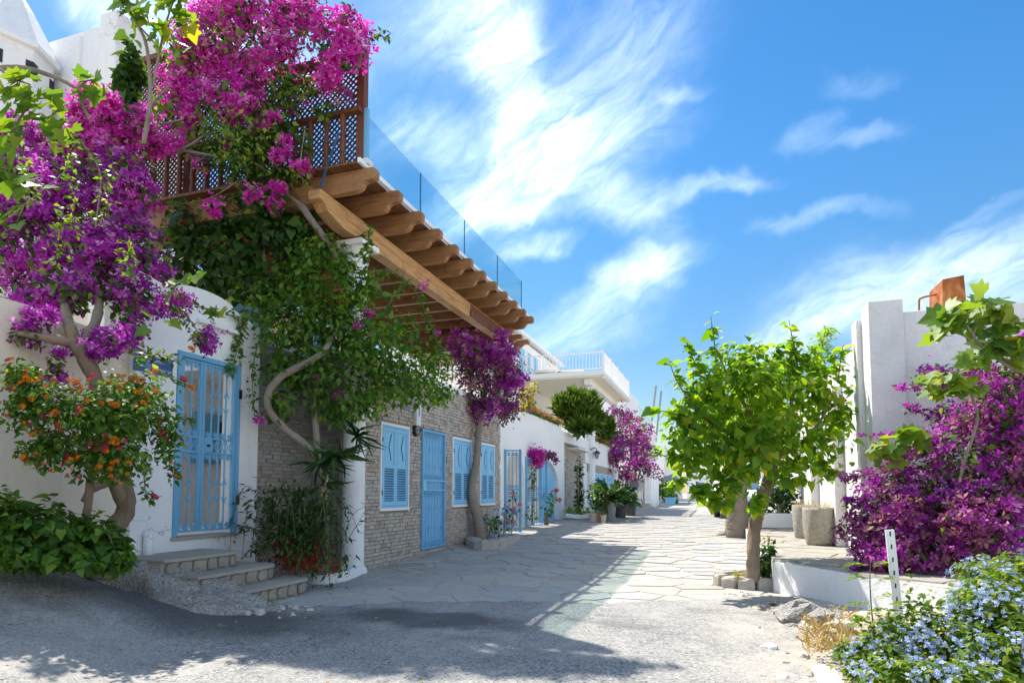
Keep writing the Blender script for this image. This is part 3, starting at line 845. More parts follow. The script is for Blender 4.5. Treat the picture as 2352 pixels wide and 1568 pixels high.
# ================================================================== bricks
BR = []
for k in range(6):
    b = MB(); q = random.Random(k)
    j = lambda a=.06: q.uniform(-a, a)
    vs = []
    for z in (-.5, .5):
        for (x, y) in ((-.5, -.5), (.5, -.5), (.5, .5), (-.5, .5)):
            vs.append((x + j(.03), y + (j(.16) if y < 0 else 0), z + j(.07)))
    b.add(vs, [(0, 3, 2, 1), (4, 5, 6, 7), (0, 1, 5, 4), (1, 2, 6, 5), (2, 3, 7, 6), (3, 0, 4, 7)])
    BR.append(b)
def brick_field(parent, O, A, Nrm, W, H, bw, bh, gap, mat, holes=(), maxn=300, seed=1, dep=0.03, ztop=None):
    """courses of bricks on a vertical plane: O lower corner, A along the wall, Nrm outward"""
    q = random.Random(seed); O, A, Nv = Vector(O), Vector(A), Vector(Nrm)
    ang = math.atan2(A.y, A.x)
    items = []; z = 0.0; row = 0
    while z < H - bh * 0.5:
        h = bh * q.uniform(0.86, 1.14); x = -q.uniform(0, bw)
        while x < W:
            w = bw * q.uniform(0.62, 1.35)
            a, b = max(0, x), min(W, x + w)
            x += w + gap
            if b - a < 0.035: continue
            if any(a < h1 and b > h0 and z < v1 and z + h > v0 for (h0, h1, v0, v1) in holes):
                for (h0, h1, v0, v1) in holes:
                    if z < v1 and z + h > v0:
                        if a < h0 < b: b = h0 - 0.004
                        elif a < h1 < b: a = h1 + 0.004
                        elif a >= h0 and b <= h1: b = a
                if b - a < 0.03: continue
            c = O + A * ((a + b) / 2) + Vector((0, 0, z + h / 2)) + Nv * q.uniform(-0.005, 0.011)
            items.append((c, b - a, h, q.randrange(6), q.random(), q.uniform(-.02, .02)))
        z += h + gap; row += 1
    items.sort(key=lambda t: (t[0] - Vector(EYE)).length)
    # local x along the wall, local -y outward
    flip = 1 if Vector((math.sin(ang), -math.cos(ang), 0)).dot(Nv) > 0 else -1
    mes = [b.mesh('brick', mat) for b in BR]
    rest = MB()
    rot = Matrix.Rotation(ang if flip > 0 else ang + math.pi, 3, 'Z')
    for i, (c, w, h, k, rn, tl) in enumerate(items):
        if i < maxn:
            piece('brick', mes[k], parent, c, (0, tl, ang if flip > 0 else ang + math.pi), (w, dep, h))
        else:
            v = [c + rot @ Vector((p[0] * w, p[1] * dep, p[2] * h)) for p in BR[k].v]
            rest.add(v, [f for f in BR[k].f if f != (2, 3, 7, 6)], 0, rn)
    if rest.v: rest.build('brickwork', mat, parent, kind='stuff', rnd=True)

# ================================================================== grey brick house with shutters
XF = -5.25
YH0, YH1 = 8.30, 14.80
house = thing('brick_house', (XF, 11.5, 0.05), 'grey stone brick house with three blue shuttered windows under a wooden deck', 'house')
w = MB()
w.box(-5.60, XF - 0.012, YH0 + .012, YH1, -0.1, 3.30)
w.box(-6.60, -6.112, 6.96, YH0, -0.1, 3.30)
w.box(-6.112, -5.60, YH0 + .012, YH0 + .3, -0.1, 3.30)
w.build('wall', M['mortar'], house)
def yzpx(u, vt, vb, X):
    a, b = PX(u, vt, X), PX(u, vb, X); return a[1], b[2], a[2]
XW = XF + 0.02
wins = []
for (ua, va0, va1, ub, vb0, vb1) in ((874, 968, 1172, 939, 981, 1168), (1039, 1003, 1163, 1082, 1011, 1161), (1102, 1017, 1160, 1135, 1021, 1157)):
    y0, z0, z1 = yzpx(ua, va0, va1, XW); y1, z0b, z1b = yzpx(ub, vb0, vb1, XW)
    wins.append((y0, y1, (z0 + z0b) / 2, (z1 + z1b) / 2))
zb = sum(x[2] for x in wins) / 3; zt = sum(x[3] for x in wins) / 3
wins = [(a, b, zb, zt) for a, b, _, _ in wins]
dy0, dz0, dz1 = yzpx(968, 986, 1262, XW); dy1, _, dz1b = yzpx(1021, 993, 1250, XW)
dz0 = max(0.05, dz0); dz1 = (dz1 + dz1b) / 2
holes = [(a - YH0, b - YH0, c, d) for a, b, c, d in wins] + [(dy0 - YH0, dy1 - YH0, dz0 - .02, dz1)]
brick_field(house, (XF, YH0, 0.0), (0, 1, 0), (1, 0, 0), YH1 - YH0, 3.30, 0.155, 0.052, 0.010, M['brick'], holes, 300, 3)
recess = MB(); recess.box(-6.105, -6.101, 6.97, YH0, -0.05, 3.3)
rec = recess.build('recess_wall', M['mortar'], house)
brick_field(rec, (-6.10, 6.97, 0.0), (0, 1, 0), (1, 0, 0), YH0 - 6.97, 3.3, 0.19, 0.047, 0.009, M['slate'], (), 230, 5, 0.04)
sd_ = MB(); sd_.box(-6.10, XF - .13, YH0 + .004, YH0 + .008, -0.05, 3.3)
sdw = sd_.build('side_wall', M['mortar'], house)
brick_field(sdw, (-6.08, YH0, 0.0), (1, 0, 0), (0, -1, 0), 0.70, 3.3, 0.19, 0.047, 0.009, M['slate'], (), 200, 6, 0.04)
# terrace slab, upper storey behind the deck
t = MB(); t.box(-12.0, XF - .02, YH0 + .02, YH1 + .2, 3.302, 3.42); t.build('terrace_slab', M['white'], house)
t = MB(); t.box(-12.0, -9.3, YH0 + .1, YH1 + .2, 3.42, 5.35); t.build('upper_wall', M['cream'], house)
for a_, b_ in ((10.0, 11.0), (12.2, 13.6)):
    t = MB(); t.box(-9.29, -9.24, a_, b_, 3.45, 5.1); t.build('terrace_door', M['blue_panel'], house)
t = MB(); t.box(-6.66, -6.12, 7.0, YH0 + .01, 3.302, 3.42); t.build('ledge', M['white'], house)

def shutter_window(parent, y0, y1, z0, z1, X):
    f = MB(); b = 0.035
    f.box(X - .02, X + .022, y0, y1, z1 - b, z1 + .006); f.box(X - .02, X + .032, y0 - .012, y1 + .012, z0 - .012, z0 + b)
    f.box(X - .02, X + .020, y0, y0 + b, z0 + b, z1 - b); f.box(X - .02, X + .020, y1 - b, y1, z0 + b, z1 - b)
    win = f.build('window', M['white_paint'], parent, bevel=0.004)
    a0, a1, c0, c1 = y0 + b + .002, y1 - b - .002, z0 + b + .002, z1 - b - .002
    m = MB(); k = 0.03
    m.box(X - .02, X + .026, a0, a1, c1 - k, c1); m.box(X - .02, X + .026, a0, a1, c0, c0 + k)
    m.box(X - .02, X + .026, a0, a0 + k, c0 + k, c1 - k); m.box(X - .02, X + .026, a1 - k, a1, c0 + k, c1 - k)
    m.build('casing', M['blue'], win, bevel=0.003)
    mid = (a0 + a1) / 2
    for (s0, s1) in ((a0 + k + .003, mid - .003), (mid + .003, a1 - k - .003)):
        lo, hi = c0 + k + .004, c1 - k - .004; st = 0.05
        zm = lo + (hi - lo) * 0.50
        m = MB()
        m.box(X - .01, X + .020, s0, s0 + st, lo, hi); m.box(X - .01, X + .020, s1 - st, s1, lo, hi)
        for (r0, r1) in ((lo, lo + .075), (zm - .03, zm + .03), (hi - .06, hi)):
            m.box(X - .01, X + .019, s0 + st, s1 - st, r0, r1)
        m.build('shutter', M['blue'], win, bevel=0.003)
        p = MB(); p.box(X - .01, X + .006, s0 + st, s1 - st, zm + .03, hi - .06)
        p.box(X - .01, X + .012, s0 + st + .02, s1 - st - .02, zm + .055, hi - .085)
        p.build('upper_panel', M['blue'], win, bevel=0.003)
        c = MB(); yc = (s0 + s1) / 2; zc = (zm + hi) / 2; hh = (hi - zm) * 0.34; off = (s1 - s0) * .13
        c.bar((X + .017, yc + off, zc + hh), (X + .017, yc - off * .4, zc), .012, .009, (1, 0, 0))
        c.bar((X + .017, yc - off * .4, zc), (X + .017, yc + off, zc - hh), .012, .009, (1, 0, 0))
        c.build('chevron_bar', M['blue_dark'], win)
        n = 13; h0, h1 = lo + .08, zm - .035
        sl = MB(); wy = s1 - st - .001 - (s0 + st + .001); sl.add([(-.006, -wy / 2, -.016), (-.004, -wy / 2, -.019), (.014, -wy / 2, -.006 - .012), (.012, -wy / 2, .016),
            (-.006, wy / 2, -.016), (-.004, wy / 2, -.019), (.014, wy / 2, -.006 - .012), (.012, wy / 2, .016)], [(0, 1, 2, 3), (7, 6, 5, 4), (0, 4, 5, 1), (1, 5, 6, 2), (2, 6, 7, 3), (3, 7, 4, 0)])
        sl = MB(); sl.bar((0, -wy / 2, 0), (0, wy / 2, 0), .034, .007, (.55, 0, .83))
        me = sl.mesh('slat', M['blue'])
        for i in range(n):
            piece('slat', me, win, (X + .006, (s0 + s1) / 2, h0 + (h1 - h0) * (i + .5) / n))
        bk = MB(); bk.box(X - .012, X - .009, s0 + st, s1 - st, h0, h1); bk.build('backing_board', M['blue_dark'], win)
    for zz in (c0 + .25, c1 - .25):
        h = MB(); h.box(X + .020, X + .033, a0 - .006, a0 + .008, zz - .04, zz + .04); h.build('hinge', M['black'], win)
for wdef in wins: shutter_window(house, *wdef, XW)

def spiral_pts(c, r, turns, start, sgn, X, n=16, r1=0.25):
    out = []
    for i in range(n + 1):
        t = i / n; a = start + sgn * turns * 2 * math.pi * t; rr = r * (1 - (1 - r1) * t)
        out.append((X, c[0] + rr * math.cos(a), c[1] + rr * math.sin(a)))
    return out

# barred door
m = MB(); k = 0.05
m.box(XW - .02, XW + .035, dy0, dy0 + k, dz0, dz1); m.box(XW - .02, XW + .035, dy1 - k, dy1, dz0, dz1)
m.box(XW - .02, XW + .034, dy0 + k, dy1 - k, dz1 - k, dz1); m.box(XW - .02, XW + .034, dy0 + k, dy1 - k, dz0, dz0 + .04)
door = m.build('door', M['blue_gate'], house, bevel=0.004)
p = MB(); p.box(XW - .03, XW - .021, dy0 + k, dy1 - k, dz0 + .04, dz1 - k); p.build('panel', M['blue'], door)
zl = dz0 + (dz1 - dz0) * .49
p = MB(); p.box(XW + .0, XW + .03, dy0 + k, dy1 - k, zl - .012, zl + .012); p.box(XW, XW + .03, dy0 + k, dy1 - k, zl + .17, zl + .195)
p.box(XW, XW + .028, dy0 + k, dy0 + k + .11, zl + .012, zl + .17); p.build('lock_rail', M['blue'], door)
nb = 6
for i in range(1, nb + 1):
    y = dy0 + k + (dy1 - dy0 - 2 * k) * i / (nb + 1)
    b = MB(); b.tube([(XW + .012, y, dz0 + .04), (XW + .012, y, dz1 - k)], .009, 6); b.build('bar', M['blue_gate'], door)
    s = MB(); rr = (dy1 - dy0) / (nb + 1) * .36
    for zc, sg in ((dz1 - k - rr - .01, 1), (zl + .195 + rr + .01, -1), (zl - .012 - rr - .01, 1), (dz0 + .04 + rr + .01, -1)):
        s.tube(spiral_pts((y - rr * .5, zc), rr, 1.3, math.pi / 2 * sg, 1, XW + .016), .007, 5)
    if i % 2 == 0:
        for zc, sg in ((dz1 - .34, 1), (zl + .42, -1), (zl - .30, 1), (dz0 + .34, -1)):
            s.tube([(XW + .016, y - .03, zc - .05 * sg), (XW + .016, y, zc + .02 * sg), (XW + .016, y + .03, zc - .05 * sg)], .007, 5)
    s.build('scroll', M['blue_gate'], door)

# alarm box and bulkhead lamp
zc_ = PX(960, 953, XF + .06); al = MB()
al.prism([(zc_[1] - .085, zc_[2] - .20), (zc_[1] + .085, zc_[2] - .20), (zc_[1] + .10, zc_[2] + .17), (zc_[1] + .06, zc_[2] + .21), (zc_[1] - .06, zc_[2] + .21), (zc_[1] - .10, zc_[2] + .17)], 'x', XF + .012, XF + .085)
ab = thing('alarm_box', (XF, zc_[1], zc_[2]), 'white alarm siren box high on the brick wall beside the barred door', 'alarm box')
al.build('housing', M['offwhite'], ab, bevel=0.012)
al = MB(); al.box(XF + .012, XF + .08, zc_[1] - .07, zc_[1] + .07, zc_[2] - .255, zc_[2] - .203); al.build('strobe', M['signdark'], ab, bevel=.01)
al = MB(); al.box(XF + .0855, XF + .089, zc_[1] - .012, zc_[1] + .012, zc_[2] - .02, zc_[2] + .14); al.build('mark', M['signdark'], ab)
q_ = PX(958, 988, XF + .06)
lm = thing('bulkhead_lamp', (XF, q_[1], q_[2]), 'round dark caged bulkhead lamp just below the white alarm box', 'wall lamp')
a = MB(); a.lathe([(.105, 0), (.11, .03), (.10, .055)], (0, 0, 0), 20)
def turn(mb, c): mb.v = [(c[0] + z, c[1] + y, c[2] + x) for (x, y, z) in mb.v]; return mb
turn(a, (XF + .01, q_[1], q_[2])).build('rim', M['black'], lm)
a = MB(); a.lathe([(.085, .05), (.08, .08), (.05, .105), (.001, .115)], (0, 0, 0), 18); turn(a, (XF + .01, q_[1], q_[2])).build('lens', M['grey'], lm, smooth=True)
a = MB(); a.tube([(XF + .07, q_[1] - .1, q_[2]), (XF + .135, q_[1], q_[2]), (XF + .07, q_[1] + .1, q_[2])], .008, 5, 4)
a.tube([(XF + .07, q_[1], q_[2] - .1), (XF + .135, q_[1], q_[2]), (XF + .07, q_[1], q_[2] + .1)], .008, 5, 4); a.build('cage', M['black'], lm)
# old wall lantern half hidden by the vine, and a white ledge on the dark recess wall
q_ = PX(842, 945, XF + .2)
ln = thing('wall_lantern', (XF, q_[1], q_[2]), 'glass wall lantern half hidden under the green vine above the first shuttered window', 'lantern')
a = MB(); a.lathe([(.03, -.16), (.075, -.14), (.105, .1), (.11, .12)], (XF + .2, q_[1], q_[2]), 8); a.build('glass_body', M['offwhite'], ln)
a = MB(); a.lathe([(.14, .12), (.10, .18), (.03, .25), (.001, .27)], (XF + .2, q_[1], q_[2]), 12); a.tube([(XF, q_[1], q_[2] - .2), (XF + .1, q_[1], q_[2] - .26), (XF + .2, q_[1], q_[2] - .17)], .014, 6, 4); a.build('cap', M['black'], ln)
# drain pipe by the column
a = MB(); a.tube([(-5.47, YH0 - .11, .02), (-5.47, YH0 - .11, 3.25)], .045, 10); dp = a.build('drainpipe', M['tread'], house)

# ================================================================== wooden deck on columns
deck = thing('wooden_deck', (-5.2, 8.15, 0.0), 'honey brown wooden deck with carved joist ends on round white columns', 'deck')
XC = -5.20
y_first = 7.40
zj0 = PY(812, 462, y_first)[2]
zj_top = PX(868, 379, -4.38)[2]
zj_bot = PX(835, 438, -4.62)[2]
ZB = zj_bot - 0.02
JT = [868, 923, 973, 1015, 1053, 1086, 1116, 1142, 1166, 1188, 1208, 1226]
JV = [392, 447, 498, 540, 577, 607, 635, 660, 683, 702, 718, 732]
zt_j, hj = [], 0.26
pts_ = [PX(u, v, -4.38) for u, v in zip(JT, JV)]
zmid = sum(p[2] for p in pts_) / len(pts_)
ZJ1 = zmid + 0.10; ZJ0 = ZJ1 - 0.30
# joist end outline (x, z): thick nose on top, carved notch beneath
xt = -4.38
joist_o = [(-9.25, ZJ0), (xt - .34, ZJ0), (xt - .27, ZJ0 + .015), (xt - .225, ZJ0 + .05), (xt - .20, ZJ0 + .10), (xt - .15, ZJ0 + .125), (xt - .04, ZJ0 + .125),
           (xt - .005, ZJ0 + .155), (xt, ZJ1 - .06), (xt - .02, ZJ1 - .015), (xt - .06, ZJ1), (-9.25, ZJ1)]
for p in pts_:
    c = (-5.2, p[1], ZJ1)
    j = MB(); j.prism(joist_o, 'y', p[1] - .055, p[1] + .055)
    j.build('joist', M['joist'], deck, bevel=0.008)
# main beam: upper and lower member, ogee nose at the front end, over the columns
yb0 = PX(722, 420, XC)[1]
Yend = 15.35
zl0, zl1 = ZJ0 - .34, ZJ0 - .01
prof = [(yb0, zl1), (yb0, zl1 - .13), (yb0 + .10, zl1 - .16), (yb0 + .20, zl1 - .24), (yb0 + .42, zl0 + .03), (yb0 + .55, zl0), (Yend - .6, zl0), (Yend - .35, zl0 + .10), (Yend, zl0 + .16), (Yend, zl1)]
m = MB(); m.prism(prof, 'x', XC - .10, XC + .10); m.build('beam', M['beam'], deck, bevel=0.01)
m = MB(); m.box(XC - .115, XC + .118, yb0 + .62, Yend - .9, zl0 + .16, zl1 - .03); m.build('beam_face', M['beam'], deck, bevel=0.012)
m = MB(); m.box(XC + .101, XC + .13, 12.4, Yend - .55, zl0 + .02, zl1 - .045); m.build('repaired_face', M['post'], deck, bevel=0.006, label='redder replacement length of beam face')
# second beam deeper in
m = MB(); m.box(-8.1, -7.9, yb0 + .2, Yend, zl0, zl1); m.build('beam', M['board'], deck, bevel=0.01)
# cross beam at the front end, under the lattice
m = MB(); m.box(-9.2, XC - .102, yb0 + .06, yb0 + .24, ZJ0 - .16, ZJ0 + .10); m.build('front_beam', M['joist'], deck, bevel=0.01)
# boards on the joists
xb = -9.2; bw = 0.115
bd = None
i = 0
while xb < -4.60:
    if i % 1 == 0:
        m = MB(); m.box(xb, xb + bw - .008, yb0 + .08, 15.1, ZJ1 + .003, ZJ1 + .03); m.build('deck_board', M['board'], deck)
    xb += bw; i += 1
m = MB(); m.box(-4.575, -4.53, yb0 + .08, 15.1, ZJ1 + .004, ZJ1 + .075); m.build('fascia', M['white_paint'], deck, bevel=0.004)
# columns
def column(parent, x, y, z0, z1, r0, r1, base=True, cap=True, n=32):
    p = []
    if base: p += [(r0 * 1.28, 0), (r0 * 1.30, .05), (r0 * 1.22, .09), (r0 * 1.08, .11), (r0 * 1.02, .15)]
    H = z1 - z0
    p += [(r0, .2), (r0 * .995, H * .35), (r1, H - .42)]
    if cap: p += [(r1, H - .36), (r1 * 1.12, H - .345), (r1 * 1.12, H - .31), (r1 * 1.0, H - .29), (r1 * 1.06, H - .20), (r1 * 1.5, H - .115)]
    else: p += [(r1, H)]
    m = MB(); m.lathe(p, (x, y, z0), n)
    o = m.build('column', M['white'], parent, smooth=True)
    e = o.modifiers.new('edges', 'EDGE_SPLIT'); e.split_angle = R(35)
    if cap:
        a = r1 * 1.62
        m = MB(); m.box(x - a, x + a, y - a, y + a, z1 - .115, z1 - .03); m.build('abacus', M['white'], o, bevel=0.006)
        m = MB(); m.box(x - a * .93, x + a * .93, y - a * .93, y + a * .93, z1 - .028, z1); m.build('bearing_plate', M['post'], o)
    return o
column(deck, -5.20, 8.10, -.02, zl0 - .002, .165, .15)
yc2 = PX(1150, 780, -5.20)[1]
column(deck, -5.20, yc2, 3.42, zl0 - .002, .17, .16)
# short lower joists of the return past the second column
for k, (u, v) in enumerate(((1180, 765), (1200, 778), (1216, 790))):
    p = PX(u, v, -4.75)
    o2 = [(-7.5, p[2] - .12), (-5.05, p[2] - .12), (-4.97, p[2] - .07), (-4.90, p[2] + .0), (-4.77, p[2] + .0), (-4.75, p[2] + .08), (-4.79, p[2] + .12), (-7.5, p[2] + .12)]
    j = MB(); j.prism(o2, 'y', p[1] - .06, p[1] + .06); j.build('low_joist', M['joist'], deck, bevel=0.008)
m = MB(); m.box(-7.6, -5.3, PX(1180, 765, -4.75)[1] - .1, PX(1216, 790, -4.75)[1] + .3, PX(1200, 778, -4.75)[2] - .38, PX(1200, 778, -4.75)[2] - .125); m.build('low_beam', M['board'], deck)

# glass balustrade on the deck edge
XG = -4.555
gy = [7.30] + [PX(u, 600, XG)[1] for u in (965, 1067, 1143)] + [14.45]
zg0 = ZJ1 + .08; zg1 = PX(965, 396, XG)[2]
bal = thing('glass_balustrade', (XG, gy[0], zg0), 'frameless green tinted glass balustrade along the wooden deck edge', 'balustrade')
for a, b in zip(gy[:-1], gy[1:]):
    m = MB(); m.box(XG - .006, XG + .006, a + .012, b - .012, zg0, zg1); m.build('glass_panel', M['glass'], bal)
    e = MB(); e.box(XG - .007, XG + .007, b - .0115, b - .002, zg0, zg1); e.build('edge_seal', M['blue_dark'], bal)
m = MB(); m.box(-6.3, XG - .02, gy[-1] + .02, gy[-1] + .032, zg0, zg1); m.build('glass_panel', M['glass'], bal)
m = MB(); m.box(XG - .03, XG + .03, gy[0] - .05, gy[0] + .005, zg0 - .02, PX(826, 232, XG)[2]); m.build('end_post', M['blue_gate'], bal, bevel=.004)
m = MB(); m.box(XG - .05, XG + .04, gy[0] - .06, gy[0] + .10, zg0 - .005, zg0 + .07); m.build('clamp', M['offwhite'], bal, bevel=.008)

# lattice screen across the front end of the deck
YL = 7.30
scr = thing('lattice_screen', (-6.8, YL, ZJ1 + .03), 'brown wooden lattice screen with turned balusters at the deck end', 'screen')
zl = ZJ1 + .035
segs = [(-9.1, -7.75, 8.15), (-7.75, -6.45, 7.75), (-6.45, -4.70, 7.35)]
for (x0, x1, zt_) in segs:
    m = MB(); s = 0.085; dz = zt_ - zl; wd = x1 - x0
    k = -int(dz / s) - 1
    while k * s < wd:
        for sg in (1, -1):
            # 45 degree lath clipped to the panel
            xa = x0 + k * s if sg > 0 else x1 - k * s
            ta, tb = 0.0, dz
            if sg > 0: ta, tb = max(0, x0 - xa), min(dz, x1 - xa)
            else: ta, tb = max(0, xa - x1), min(dz, xa - x0)
            if tb - ta > .02:
                m.bar((xa + sg * ta, YL + .02 * sg, zl + ta), (xa + sg * tb, YL + .02 * sg, zl + tb), .024, .012, (0, 1, 0))
        k += 1
    m.build('lattice', M['lattice'], scr, kind='stuff')
    m = MB(); m.box(x0 - .02, x1 + .02, YL - .05, YL + .06, zt_, zt_ + .09); m.build('top_rail', M['post'], scr, bevel=.005)
    m = MB(); m.box(x0 - .05, x0 + .05, YL - .045, YL + .055, zl - .03, zt_ - .002); m.build('post', M['post'], scr, bevel=.006)
m = MB(); m.box(-4.70, -4.585, YL - .06, YL + .06, zl - .03, PX(832, 120, -4.6)[2] + .1); m.build('post', M['post'], scr, bevel=.006)
zr = PX(800, 236, -4.65)[2]
m = MB(); m.box(-9.05, -4.59, YL - .16, YL - .065, zr, zr + .06); m.build('hand_rail', M['post'], scr, bevel=.008)
m = MB(); m.box(-9.05, -4.71, YL - .15, YL - .07, zl, zl + .05); m.build('foot_rail', M['post'], scr, bevel=.006)
bl = MB(); hb = zr - zl - .05
bp = [(.045, 0), (.045, hb * .14), (.032, hb * .16), (.04, hb * .2), (.03, hb * .23), (.05, hb * .36), (.036, hb * .48), (.045, hb * .5), (.045, hb * .53), (.03, hb * .56), (.045, hb * .6), (.028, hb * .68), (.04, hb * .82), (.045, hb * .84), (.045, hb)]
bl.lathe(bp, (0, 0, 0), 10); me = bl.mesh('baluster', M['post'], smooth=False)
x = -4.88
while x > -9.0:
    piece('baluster', me, scr, (x, YL - .11, zl + .05)); x -= 0.265
m = MB()
m.tube([(-6.4 + .0, YL - .03, 6.75), (-6.1, YL - .03, 7.05), (-5.6, YL - .03, 7.18), (-5.1, YL - .03, 7.05), (-4.75, YL - .03, 6.75)], .035, 6, 5); m.build('arch_rail', M['post'], scr)
m = MB(); p0 = PD(738, 420, 8.3); p1 = PD(772, 320, 8.4)
m.bar(PY(735, 432, YL - .2), PY(778, 305, YL - .2), .03, .02, (0, 1, 0)); m.build('brace', M['blue_dark'], scr)

# ================================================================== white gate wall with blue iron gate
XP = -6.0
gy0, gz0, gz1 = yzpx(408, 805, 1232, XP); gy1, gz0b, gz1b = yzpx(553, 838, 1218, XP)
gz0 = (gz0 + gz0b) / 2; gz1 = (gz1 + gz1b) / 2
PYa = PX(309, 900, XP)[1]; PYb = 6.962
za = PX(475, 668, XP)[2]; zsh = PX(545, 716, XP)[2]
ya, ybb = PX(400, 700, XP)[1], PX(540, 700, XP)[1]
portal = thing('gate_wall', (XP, (gy0 + gy1) / 2, 0.1), 'white plastered gate wall with a rounded top above the blue iron gate', 'wall')
m = MB()
m.box(XP - .28, XP, PYa, gy0, -.1, gz1); m.box(XP - .28, XP, gy1, PYb, -.1, gz1); m.box(XP - .28, XP, gy0, gy1, -.1, gz0 - .05)
top = [(PYa, gz1), (PYb, gz1), (PYb, zsh - .12), (ybb + .02, zsh)]
for i in range(13):
    a = math.pi * i / 12
    top.append(((ya + ybb) / 2 + (ybb - ya) / 2 * math.cos(a), zsh + (za - zsh) * math.sin(a)))
top += [(ya - .02, zsh - .02), (PYa, zsh + .05)]
m.prism(top, 'x', XP - .28, XP)
m.build('wall', M['white'], portal)
m = MB(); m.box(XP - .25, XP + .035, gy0 - .02, gy1 + .02, gz0 - .048, gz0 - .012); m.build('threshold', M['tread'], portal, bevel=.006)
m = MB(); m.box(XP + .002, XP + .07, gy0 + .25, gy1 - .1, zsh - .32, zsh - .27); m.build('shelf_moulding', M['white'], portal, bevel=.012)
q_ = PX(341, 1275, XP + .06); m = MB(); m.tube([(XP + .05, q_[1], .35), (XP + .05, q_[1], .72), (XP + .0, q_[1], .76)], .05, 10); m.build('drain_pipe', M['white'], portal, smooth=True)
# passage behind
m = MB()
m.box(-9.4, -9.2, gy0 - 1.2, gy1 + 3.6, 0, 3.6); m.box(-9.2, XP - .28, gy0 - 1.2, gy0 - 1.1, 0, 2.4); m.box(-9.2, XP - .28, gy0 - 1.1, gy1 + .37, .3, gz0 - .06); m.box(-9.2, -6.62, gy1 + .38, gy1 + 3.5, .3, gz0 - .06)
m.build('passage_wall', M['white'], portal)
m = MB(); m.box(-7.9, -7.2, gy0 + .4, gy0 + .95, gz0 - .058, gz0 + .16); m.box(-7.9, -7.5, gy0 + .4, gy0 + .95, gz0 + .16, gz0 + .36); m.build('passage_step', M['white'], portal, bevel=.01)
m = MB(); m.tube([(-9.15, gy0 + 1.2, gz0 + .9), (-9.15, gy0 + 1.4, gz0 + .6), (-9.15, gy0 + 1.75, gz0 + .55)], .02, 6, 4); m.build('water_pipe', M['offwhite'], portal)
c0, c1 = PX(445, 945, -9.16), PX(522, 1066, -9.16)
m = MB(); m.box(-9.19, -9.1, c0[1], c1[1], c1[2], c0[2])
cab = thing('electric_cabinet', (-9.15, (c0[1] + c1[1]) / 2, c1[2]), 'flat blue electric cabinet on the wall behind the iron gate', 'cabinet')
m.build('box', M['blue_gate'], cab, bevel=.006)
hc = c0[2] - c1[2]
m = MB(); m.box(-9.099, -9.09, c1[1] - hc * .33, c1[1] - hc * .2, c0[2] - hc * .36, c0[2] - hc * .14); m.build('meter_window', M['dark'], cab)

def iron_gate(parent, X, y0, y1, z0, z1):
    fr = .06
    m = MB(); m.box(X - .05, X + .02, y0, y0 + fr, z0, z1); m.box(X - .05, X + .02, y1 - fr, y1, z0, z1); m.box(X - .05, X + .019, y0 + fr, y1 - fr, z1 - .06, z1)
    gate = m.build('gate', M['blue_gate'], parent, bevel=.005)
    a0, a1 = y0 + fr + .004, y1 - fr - .004; b0, b1 = z0 + .05, z1 - .065
    split = a0 + (a1 - a0) * .37
    zmid = b0 + (b1 - b0) * .505; r = .052
    for (s0, s1, nbar) in ((a0, split - .003, 1), (split + .003, a1, 3)):
        m = MB(); t_ = .04
        m.box(X - .035, X + .006, s0, s0 + t_, b0, b1); m.box(X - .035, X + .006, s1 - t_, s1, b0, b1)
        for zz in (b0 + .01, zmid - .09, zmid + .09, b1 - .02): m.box(X - .035, X + .004, s0 + t_, s1 - t_, zz - .012, zz + .012)
        m.build('leaf_frame', M['blue_gate'], gate, bevel=.003)
        ysb = [s0 + t_ + (s1 - s0 - 2 * t_) * (i + 1) / (nbar + 1) for i in range(nbar)]
        for yy in ysb:
            m = MB(); m.tube([(X - .014, yy, b0), (X - .014, yy, b1)], .011, 6); m.build('bar', M['blue_gate'], gate)
            m = MB()
            for zz, sg in ((b1 - .32, 1), (zmid + .42, -1), (zmid - .42, 1), (b0 + .34, -1)):
                for sd in (-1, 1):
                    m.tube([(X - .01, yy + sd * .003, zz + sg * .03), (X - .01, yy + sd * .014, zz - sg * .02), (X - .01, yy + sd * .042, zz - sg * .075)], .008, 5, 3)
            m.build('spear_collar', M['blue_gate'], gate)
        edges = [s0 + t_] + ysb + [s1 - t_]
        for ya_, yb_ in zip(edges[:-1], edges[1:]):
            yc = (ya_ + yb_) / 2; wv = (yb_ - ya_) / 2; rr = min(r, wv * .55)
            m = MB()
            for (zz, sg) in ((b1 - .035 - rr, 1), (zmid + .105 + rr, -1), (zmid - .105 - rr, 1), (b0 + .03 + rr, -1)):
                sp = spiral_pts((yc, zz), rr, 1.4, math.pi / 2 * sg, 1, X - .012, 18, .2)
                m.tube(sp, .0085, 5)
                m.tube([sp[0], (X - .012, yc + wv * .6, zz + sg * rr * .8), (X - .012, yb_ - .012, zz - sg * rr * 1.6)], .0085, 5, 3)
            for sd in (-1, 1):
                m.tube([(X - .012, yc + sd * wv * .9, zmid + .085), (X - .012, yc + sd * wv * .25, zmid), (X - .012, yc + sd * wv * .9, zmid - .085)], .008, 5, 4)
            m.build('scroll', M['blue_gate'], gate)
    m = MB(); m.box(X - .03, X + .012, split + .043, split + .16, zmid - .078, zmid + .078); m.build('lock_plate', M['blue_gate'], gate)
    m = MB(); m.lathe([(.016, 0), (.016, .03), (.001, .032)], (0, 0, 0), 10); turn(m, (X + .012, split + .09, zmid)).build('keyhole_knob', M['black'], gate)
    for zz in (z0 + .42, z1 - .38):
        m = MB(); m.box(X + .004, X + .034, y1 - .035, y1 + .01, zz - .06, zz + .06); m.build('hinge', M['black'], gate)
iron_gate(portal, XP, gy0 + .004, gy1 - .004, gz0 - .01, gz1 - .004)

